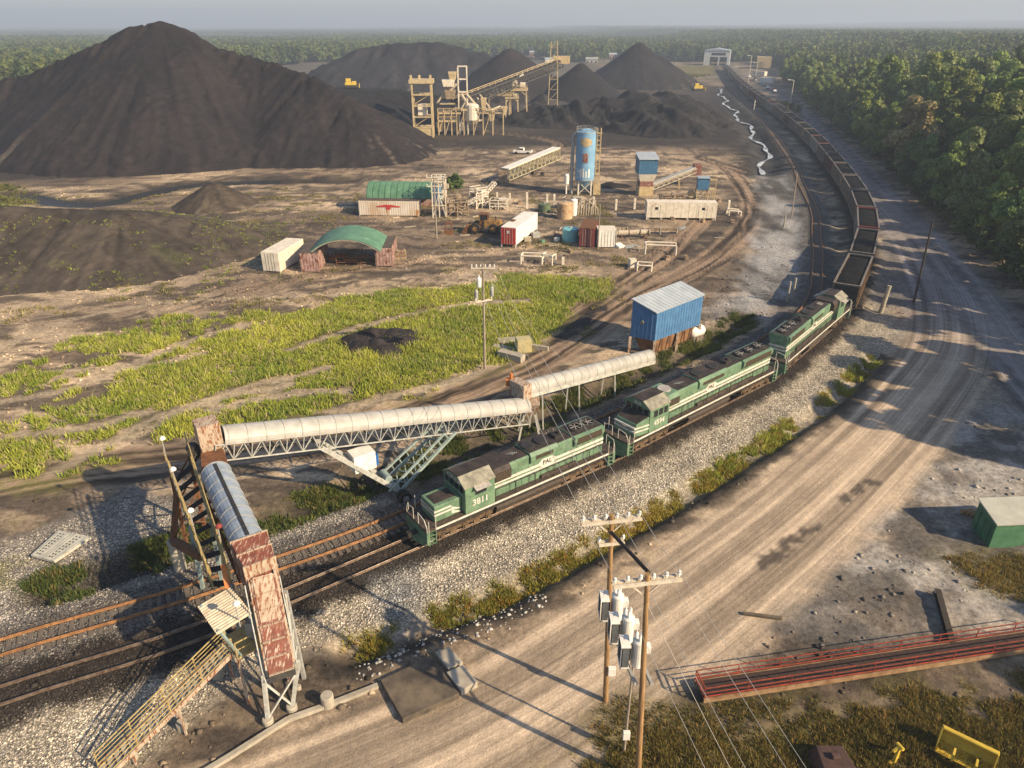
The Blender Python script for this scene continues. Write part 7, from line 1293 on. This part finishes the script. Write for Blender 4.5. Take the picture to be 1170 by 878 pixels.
def crown_arrays(r, H, Rc, n, leaf, tint, zb=.25):
    k = r.integers(9, 14); C_ = []; 
    for i in range(k):
        z = H * (zb + (1 - zb) * (.12 + .80 * i / (k - 1))); f = math.sin(math.pi * min(.93, .18 + .8 * i / (k - 1))) ; a = r.uniform(0, 6.28); rr = Rc * .55 * f * r.uniform(.5, 1.15); C_.append((rr * math.cos(a), rr * math.sin(a), z, Rc * r.uniform(.34, .56) * (.55 + .5 * f)))
    C_ = np.array(C_); w = C_[:, 3] ** 2; which = r.choice(k, n, p=w / w.sum()); d = r.normal(size=(n, 3)); d /= np.linalg.norm(d, axis=1)[:, None]; d[:, 2] = np.where(d[:, 2] < -.35, -d[:, 2], d[:, 2])
    lump = .72 + .42 * fbm(d[:, 0] * 2.6 + which * 3.1, d[:, 1] * 2.6 + d[:, 2] * 2.2, 3, 3)
    P = C_[which, :3] + d * (C_[which, 3] * lump * r.uniform(.72, 1.0, n))[:, None] * np.array([1, 1, .85])
    nr = d + r.normal(size=(n, 3)) * .55; nr /= np.linalg.norm(nr, axis=1)[:, None]; V_, F = quads(P, nr, leaf, r)
    g = r.uniform(0, 1, k)[which] * .5 + r.uniform(0, 1, n) * .5; c = np.array(tint[0]) * (1 - g[:, None]) + np.array(tint[1]) * g[:, None]; return V_, F, np.repeat(c, 4, 0)
TINTS = [((.085, .14, .035), (.21, .27, .055)), ((.10, .145, .038), (.27, .29, .065)), ((.065, .12, .035), (.15, .22, .055)), ((.11, .165, .032), (.29, .33, .06)), ((.085, .125, .045), (.21, .235, .08)), ((.17, .15, .065), (.40, .32, .13))]
tree_protos = []
for i in range(6):
    r = np.random.default_rng(100 + i); H = [17, 19, 15, 18, 21, 17][i]; Rc = [6.0, 6.4, 6.0, 7.0, 6.2, 5.6][i]; t = thing('leafy_tree', '', 'tree')
    b = MB(); b.tube((0, 0, -1.0), (.2, .1, H * .45), .34, 8, .2); b.tube((.2, .1, H * .45), (-.2, .3, H * .82), .2, 7, .07)
    for k in range(6): a = r.uniform(0, 6.28); z = H * r.uniform(.25, .6); b.tube((.1, .1, z), (Rc * .6 * math.cos(a), Rc * .6 * math.sin(a), z + H * .18), .12, 6, .04)
    b.build('trunk', M_BARK, t); V_, F, c = crown_arrays(r, H, Rc, 4600, .36, TINTS[i], .05); npmesh('crown', V_, F, M_LEAF, c, parent=t); tree_protos.append(t)
EDGE = spline(pix([(1600, 700), (1300, 455), (1185, 352), (1115, 290), (1052, 228), (1005, 188), (965, 160), (938, 138), (922, 122), (912, 108), (893, 94), (870, 80), (853, 72)]), 4)
def edge_x(y): return np.interp(y, EDGE[:, 1], EDGE[:, 0])
cand = []
rr = np.random.default_rng(5)
for gy in np.arange(92, 720, 6.2):
    for gx_ in np.arange(0, 260, 6.2):
        x = edge_x(gy) + 3.5 + gx_ + rr.uniform(-2.2, 2.2); y = gy + rr.uniform(-2.2, 2.2)
        if x / max(y * .893 + 8, 1) > .80: continue
        cand.append((math.hypot(x, y) + (gx_ * .0), x, y, gx_))
cand.sort(); edge_t = [c for c in cand[205:] if c[3] < 12][:80]; near = cand[:205]; ids_ = set(id(c) for c in edge_t); rest = [c for c in cand[205:] if id(c) not in ids_]
LB_ = 'leafy green tree in the dense wood right of the service road'
used = set()
def place_tree(x, y, s, k, lab, grp, a=None):
    o = tree_protos[k] if k not in used else copy_tree(tree_protos[k]); used.add(k); o.location = (x, y, gz(x, y)); o.rotation_euler = (0, 0, random.uniform(0, 6.28)); o.scale = (s, s, s * random.uniform(.92, 1.12)); o['label'] = lab; o['group'] = grp; return o
for _, x, y, gx_ in near + edge_t:
    k = random.choice([0, 1, 2, 3, 4, 0, 2]) ; s = random.choice((.8, .9, 1.0, 1.1, 1.2, 1.35)) if gx_ > 7 else random.uniform(.6, .85)
    if abs(x - 96) < 9 and abs(y - 190) < 12: k = 5; s = 1.05
    place_tree(x, y, s, k, LB_ if k != 5 else 'yellowish sunlit tree at the edge of the wood right of the service road', 'trees of the wood right of the road' if k != 5 else 'yellowish trees at the wood edge')
# trees standing just outside the right border: their shade falls on the yard
for x, y, s in ((64, 50, 1.0), (68, 56, 1.1), (72, 61, 1.15), (66, 43, 1.1), (74, 50, 1.1), (80, 68, 1.1), (82, 58, 1.1), (78, 78, 1.0), (88, 80, 1.1), (76, 88, 1.1), (84, 90, 1.1), (92, 92, 1.1), (86, 70, 1.1), (94, 76, 1.1), (90, 60, 1.1), (52, 17, .9), (60, 19, 1.0)):
    place_tree(x, y, s, random.choice([0, 1, 3, 4]), 'tree standing beyond the right border, shading the gravel yard', 'trees beyond the right border')
# low poly patch of wood and its scatter
def patch(name, seed, size, n, quadn, leaf, hh):
    r = np.random.default_rng(seed); Vs, Fs, Cs = [], [], []; o = 0
    for i in range(n):
        x, y = r.uniform(-size / 2, size / 2, 2); H = hh * r.uniform(.7, 1.1); V_, F, c = crown_arrays(r, H, hh * .36, quadn, leaf, TINTS[r.integers(0, 5)], .15); V_[:, 0] += x; V_[:, 1] += y; Vs.append(V_); Fs.append(F + o); Cs.append(c * .55); o += len(V_)
    return npmesh(name, np.concatenate(Vs), np.concatenate(Fs), M_LEAF, np.concatenate(Cs))
pa = patch('woodland', 1, 46, 46, 150, 1.0, 16); pb = patch('woodland', 2, 46, 46, 150, 1.0, 15)
for o, (x, y) in ((pa, (330, 560)), (pb, (380, 600))): o.location = (x, y, gz(x, y)); tag(o, 'dense distant wood behind the road, one mass of green crowns', 'wood', kind='stuff')
def gn_scatter(name, pts, scl, src, lab):
    me = bpy.data.meshes.new(name); me.from_pydata([tuple(p) for p in pts], [], []); a = me.attributes.new('sc', 'FLOAT', 'POINT'); a.data.foreach_set('value', np.array(scl, np.float32)); o = bpy.data.objects.new(name, me); COL.objects.link(o)
    g = bpy.data.node_groups.new(name + '_nodes', 'GeometryNodeTree'); g.interface.new_socket('Geometry', in_out='INPUT', socket_type='NodeSocketGeometry'); g.interface.new_socket('Geometry', in_out='OUTPUT', socket_type='NodeSocketGeometry')
    N = g.nodes; L = g.links; gi = N.new('NodeGroupInput'); go = N.new('NodeGroupOutput'); ip = N.new('GeometryNodeInstanceOnPoints'); oi = N.new('GeometryNodeObjectInfo'); oi.transform_space = 'ORIGINAL'; oi.inputs['Object'].default_value = src; oi.inputs['As Instance'].default_value = True
    rv = N.new('FunctionNodeRandomValue'); rv.data_type = 'FLOAT_VECTOR'; rv.inputs[0].default_value = (0, 0, 0); rv.inputs[1].default_value = (0, 0, 6.28); na = N.new('GeometryNodeInputNamedAttribute'); na.data_type = 'FLOAT'; na.inputs['Name'].default_value = 'sc'
    L.new(gi.outputs[0], ip.inputs['Points']); L.new(oi.outputs['Geometry'], ip.inputs['Instance']); L.new(rv.outputs[0], ip.inputs['Rotation']); cx = N.new('ShaderNodeCombineXYZ'); L.new(na.outputs[0], cx.inputs[0]); L.new(na.outputs[0], cx.inputs[1]); cx.inputs[2].default_value = 1.0; L.new(cx.outputs[0], ip.inputs['Scale']); L.new(ip.outputs[0], go.inputs[0])
    md = o.modifiers.new('scatter', 'NODES'); md.node_group = g; return tag(o, lab, 'wood', kind='stuff')
P_ = []; Sc = []
lim_near = near[-1][0]
y = 60.0
while y < 7000:
    st = 34 * (1 if y < 1500 else 1 + (y - 1500) / 1500); st = min(st, 150); sc = st / 34
    hw = y * .86 + 120
    for x in np.arange(-hw, hw, st):
        xx = x + rr.uniform(-.25, .25) * st; yy = y + rr.uniform(-.25, .25) * st
        ex = float(edge_x(yy)) if yy < EDGE[-1][1] else 1e9
        if yy < 830:
            left = (yy > 560 and xx < -250 - (830 - yy) * .1) or (yy > 330 and xx < -215 - (560 - min(yy, 560)) * .15 - 18)
            right = xx > ex + 22 and math.hypot(xx, yy) > lim_near + 12
            if not (left or right): continue
            if left and yy < 560 and xx > -215: continue
        elif yy < 1000 and -130 < xx < 170 and rr.uniform() < .75: continue
        if yy > 1000 and fbm(np.array([xx * .0012]), np.array([yy * .0025]), 3, 77)[0] > .56: continue
        P_.append((xx, yy)); Sc.append(sc * rr.uniform(.85, 1.1) if yy > 1500 else rr.uniform(.8, 1.08))
    y += st
P_ = np.array(P_); Sc = np.array(Sc); zz = ground_z(P_[:, 0], P_[:, 1]) - .5; Sc = np.minimum(Sc, 2.2)
pts = np.column_stack([P_, zz]); m = rr.uniform(size=len(pts)) < .5
gn_scatter('woodland_cover', pts[m], Sc[m], pa, 'far green woodland filling the plain to the horizon'); gn_scatter('woodland_cover', pts[~m], Sc[~m], pb, 'far green woodland filling the plain to the horizon')
print('wood patches', len(pts), 'tree candidates', len(cand))
# fill between individual trees and the patches
pm = [c for c in rest if c[0] < lim_near + 45]
if pm:
    lp_ = patch('woodland', 3, 3, 1, 420, .6, 16); lp_.location = (pm[0][1], pm[0][2], gz(pm[0][1], pm[0][2])); tag(lp_, 'tree of the wood farther back behind the nearest rows', 'tree')
    del lp_['label']; tag(lp_, 'part of the green wood behind the rows of single trees', 'wood', kind='stuff')
    xy = np.array([(c[1], c[2]) for c in pm]); gn_scatter('woodland_fill', np.column_stack([xy, ground_z(xy[:, 0], xy[:, 1])]), rr.uniform(.8, 1.15, len(xy)), lp_, 'green wood behind the rows of single trees')

# shrubs
def bushes(name, lab, spots, tint, n=420, leaf=.16, group=None):
    pr_ = None
    for i, (u_, v_, s) in enumerate(spots):
        if pr_ is None:
            t = thing('leafy_shrub', lab, 'shrub'); r = np.random.default_rng(900 + n); V_, F, c = crown_arrays(r, 1.9, 1.2, n, leaf, tint, .0); npmesh('foliage', V_, F, M_LEAF, c, parent=t); b = MB(); [b.tube((0, 0, -.1), (.5 * math.cos(a), .5 * math.sin(a), 1.0), .04, 5) for a in (0, 1.5, 3, 4.5)]; b.build('stems', M_BARK, t); pr_ = t; o = t
        else: o = copy_tree(pr_)
        p = on(u_, v_); o.location = p; o.rotation_euler = (0, 0, i * 1.3); o.scale = (s, s, s * .8); o['label'] = lab
        if group: o['group'] = group
bushes('shrub', 'green shrub growing behind the small machines of the yard', [(519, 214, 2.0), (524, 215, 1.6), (514, 216, 1.4)], ((.05, .09, .02), (.12, .17, .035)), group='shrubs behind the machines')
bushes('shrub', 'olive shrub on the forest side of the service road', [(905, 124, 1.6), (898, 121, 1.4), (912, 127, 1.5), (1085, 255, 2.2), (1102, 268, 2.6), (1125, 286, 2.6), (1150, 310, 2.8), (1172, 328, 2.5), (1040, 214, 2.4), (1062, 236, 2.3), (1112, 278, 2.0), (1138, 298, 2.2), (1160, 318, 2.0), (1050, 226, 1.9), (1020, 196, 2.2), (1000, 180, 2.2), (985, 168, 2.0), (968, 155, 2.2), (1075, 246, 2.0)], ((.05, .075, .022), (.12, .15, .04)), n=430, group='shrubs at the wood edge')

# height of the low spoil mound at the left, for the weeds that grow on it
from mathutils.bvhtree import BVHTree
_mo = [o for o in COL.objects if o.get('label', '').startswith('broad low dark spoil')][0]; _bv = BVHTree.FromObject(_mo, bpy.context.evaluated_depsgraph_get())
def mound_z(x, y):
    out = []
    for a, b_ in zip(x, y):
        h = _bv.ray_cast(Vector((a, b_, 60)), Vector((0, 0, -1)))[0]; g_ = gz(a, b_) if h is None else h.z
        out.append(g_ if h is None or h.z > -.2 else gz(a, b_))
    return np.array(out) - .02
# weeds and grass as tufts
GXY = np.stack([X, Y], 1)
cell = {}
def tufts(name, lab, mask, n, h0, h1, w, cols, thr=.45, ymax=140, blades=7, spread=.22, pw=1.0, seed=1, cat='weeds', zf=0):
    r = np.random.default_rng(seed); ok = np.nonzero((mask > thr) & (Y > 8) & (Y < ymax) & (np.abs(X) < Y * .80 + 22))[0]
    gx_ = np.gradient(xs); gy_ = np.gradient(ys); area = np.outer(gy_, gx_).ravel()[ok]; wgt = area * (mask[ok] ** pw); wgt /= wgt.sum(); pick = r.choice(ok, n, p=wgt)
    x = X[pick] + r.uniform(-.5, .5, n) * .5; y = Y[pick] + r.uniform(-.5, .5, n) * .5; z = ground_z(x, y) - .03 if zf == 0 else mound_z(x, y)
    cl = fbm(x * .35, y * .35, 3, seed + 50); hs_ = (h0 + (h1 - h0) * r.uniform(0, 1, n) ** 1.5) * (.45 + 1.1 * cl); mixc = np.clip(fbm(x * .18, y * .18, 4, seed + 60) * 1.6 - .3 + r.normal(size=n) * .18, 0, 1)
    Vs = np.zeros((n, blades, 3, 3)); 
    for k in range(blades):
        a = r.uniform(0, 6.283, n); d = r.uniform(.0, spread, n) * (1 + hs_); lean = r.uniform(.1, .7, n) * hs_; bx = x + d * np.cos(a); by = y + d * np.sin(a); pa_ = r.uniform(0, 6.283, n); wx = np.cos(pa_) * w; wy = np.sin(pa_) * w; hk = hs_ * r.uniform(.6, 1.1, n)
        Vs[:, k, 0] = np.stack([bx - wx, by - wy, z], 1); Vs[:, k, 1] = np.stack([bx + wx, by + wy, z], 1); Vs[:, k, 2] = np.stack([bx + lean * np.cos(a), by + lean * np.sin(a), z + hk], 1)
    c = np.array(cols[0])[None] * (1 - mixc[:, None]) + np.array(cols[1])[None] * mixc[:, None]; dry = r.uniform(size=n) < .12; c[dry] = np.array(cols[2]) 
    c = np.repeat(c * r.uniform(.75, 1.25, (n, 1)), blades * 3, 0); o = npmesh(name, Vs.reshape(-1, 3), np.arange(n * blades * 3).reshape(-1, 3), M_WEED, c); return tag(o, lab, cat, kind='stuff')
tufts('green_weeds', 'bright green weeds covering the ground behind the long conveyor', GRM * (Y > 50), 36000, .10, .75, .07, ((.20, .26, .035), (.42, .42, .07), (.42, .35, .18)), seed=1, ymax=150)
e = np.zeros(X.shape); dv, dl = pdist(X, Y, DITCH, 6); e = DGM
tufts('ditch_grass', 'yellow green grass strip along the ditch beside the gravel road', e, 8000, .10, .42, .045, ((.15, .16, .03), (.34, .28, .05), (.42, .22, .05)), seed=2, ymax=110)
tufts('ditch_weeds', 'dark green weeds in the ditch between stacker and tracks', GR2, 9000, .15, .6, .06, ((.05, .075, .02), (.12, .14, .03), (.2, .15, .06)), seed=3, ymax=120)
tufts('yellow_weeds', 'olive and yellow weeds around the red catwalk', WDM * (Y < 60), 22000, .08, .40, .035, ((.17, .15, .035), (.36, .27, .07), (.40, .25, .08)), seed=4, ymax=60, spread=.18)
tufts('scrub_grass', 'light green scrub grass in the far yard and by the pond', WDM * (Y > 100), 6000, .3, 1.1, .16, ((.10, .12, .03), (.20, .20, .05), (.22, .2, .08)), seed=5, ymax=600)
sprk = sstep(.60, .72, fbm(X * .22, Y * .3, 4, 88)) * (1 - GMASK) * (Y > 80) * (Y < 170) * (X < 20)
mw = sstep(.50, .62, fbm(X * .2, Y * .2, 4, 66)) * sstep(-28, -40, X) * (Y > 96) * (Y < 150)
tufts('mound_weeds', 'pale green weeds dotted over the low dark mound at the left', mw, 1500, .15, .45, .09, ((.13, .15, .04), (.22, .24, .06), (.25, .22, .1)), seed=8, ymax=150, zf=None)
tufts('sparse_weeds', 'thin scattered weeds on the bare brown ground of the yard', sprk, 5000, .1, .5, .08, ((.12, .12, .035), (.24, .2, .06), (.3, .25, .12)), seed=6, ymax=170, spread=.4)
# stones
def stones(name, lab, mask, n, s0, s1, c0, c1, ymax=70, thr=.4, seed=1, flat=.6, pw=1.0, m=None, tone=False):
    r = np.random.default_rng(seed); ok = np.nonzero((mask > thr) & (Y > 8) & (Y < ymax) & (np.abs(X) < Y * .80 + 18))[0]; gx_ = np.gradient(xs); gy_ = np.gradient(ys); area = np.outer(gy_, gx_).ravel()[ok]; dens = area * mask[ok] ** pw / (Y[ok] + 20); pick = r.choice(ok, n, p=dens / dens.sum())
    x = X[pick] + r.uniform(-.3, .3, n); y = Y[pick] + r.uniform(-.3, .3, n); z = ground_z(x, y); s = s0 + (s1 - s0) * r.uniform(0, 1, n) ** 3
    base = np.array([(1, 0, 0), (0, 1, 0), (-1, 0, 0), (0, -1, 0), (0, 0, 1), (0, 0, -1)], float); F0 = np.array([(0, 1, 4), (1, 2, 4), (2, 3, 4), (3, 0, 4), (1, 0, 5), (2, 1, 5), (3, 2, 5), (0, 3, 5)])
    a = r.uniform(0, 6.28, n); V_ = base[None] * r.uniform(.6, 1.3, (n, 6, 3)) * s[:, None, None]; V_[:, :, 2] *= flat; ca, sa = np.cos(a)[:, None], np.sin(a)[:, None]; vx = V_[:, :, 0] * ca - V_[:, :, 1] * sa; vy = V_[:, :, 0] * sa + V_[:, :, 1] * ca
    gc = C[pick]; V_ = np.stack([vx + x[:, None], vy + y[:, None], V_[:, :, 2] + (z + s * .15)[:, None]], -1); F = (F0[None] + np.arange(n)[:, None, None] * 6).reshape(-1, 3); g = r.uniform(size=(n, 1)); c = np.array(c0) * (1 - g) + np.array(c1) * g
    if tone: c = np.clip(gc * (.45 + 1.25 * g), 0, .75)
    o = npmesh(name, V_.reshape(-1, 3), F, m or M_STONE, np.repeat(c, 6, 0)); return tag(o, lab, 'stones', kind='stuff')
M_STONE = attr_mat('stone', bump=0, amp=.1)
stones('ballast_stones', 'pale crushed stone ballast beside and between the tracks', GMASK, 70000, .035, .11, (.16, .15, .14), (.58, .52, .43), ymax=75, seed=1, tone=True)
dn = sstep(1.6, .4, np.abs(pdist(X, Y, DITCH, 6)[0] + 1.5)) * (Y < 46) * (X > -9) * (X < 2)
stones('riprap_stones', 'larger pale stones lining the ditch beside the concrete slab', dn, 170, .07, .2, (.25, .24, .22), (.5, .47, .42), ymax=60, seed=2)
dirt = (1 - np.clip(GMASK, 0, 1)) * np.clip(fbm(X * .12, Y * .16, 4, 121) * 2.4 - .8, 0, 1) * (np.abs(rd_) > 5) * (lmask < .3)
stones('dirt_clods', 'scattered clods and small stones on the bare dirt', dirt * np.where(Y < 70, .35, 1), 34000, .04, .30, (.10, .075, .055), (.36, .28, .2), ymax=230, seed=3, thr=.1, tone=True)
da_ = np.minimum(np.abs(pdist(X, Y, TRB, 8)[0]), 9); cs = sstep(3.0, 1.6, da_) * (Y < 120)
stones('spilled_coal', 'black coal lumps spilled along the loaded track', cs, 14000, .03, .10, (.015, .013, .012), (.05, .042, .038), ymax=110, seed=4)
da2 = pdist(X, Y, DITCH2, 6)[0]
# small litter in the yard
for i in range(46):
    u_ = random.uniform(430, 860); v_ = random.uniform(226, 300); L_ = random.uniform(.6, 2.6); p = on(u_, v_)
    if i % 3 == 0: b = MB(); b.tube((-L_ / 2, 0, .12), (L_ / 2, 0, .12), .1, 8); o = b.build('scrap_pipe', M_PIPE); kd = 'short pale pipe lying loose on the yard ground'
    elif i % 3 == 1: b = MB(); b.box(-L_ / 2, L_ / 2, -.12, .12, 0, .2); b.box(-L_ / 2 + .1, L_ / 2, .2, .38, 0, .12); o = b.build('scrap_timber', M_WOODG); kd = 'grey timber lying loose on the yard ground'
    else: b = MB(); b.box(-.4, .4, -.3, .3, 0, .5); b.box(-.2, .5, -.2, .4, .5, .7); o = b.build('scrap_block', M_MACH, bevel=.04); kd = 'small rusty scrap block lying loose on the yard ground'
    o.location = p; o.rotation_euler = (0, 0, random.uniform(0, 3.14)); tag(o, kd, 'scrap', kd.split(' lying')[0] + 's in the yard')

# ------------------------------------------------------------------ the morning haze
hm = bpy.data.materials.new('haze air'); hm.use_nodes = True; N = hm.node_tree.nodes; N.remove(N['Principled BSDF']); pv = N.new('ShaderNodeVolumePrincipled'); pv.inputs['Color'].default_value = (.60, .71, .88, 1); pv.inputs['Density'].default_value = HAZE; pv.inputs['Anisotropy'].default_value = .1
hm.node_tree.links.new(pv.outputs[0], N['Material Output'].inputs['Volume'])
hb = MB(); hb.box(-12000, 12000, -1200, 14500, -8, 150); hz = hb.build('haze', hm); tag(hz, kind='stuff')
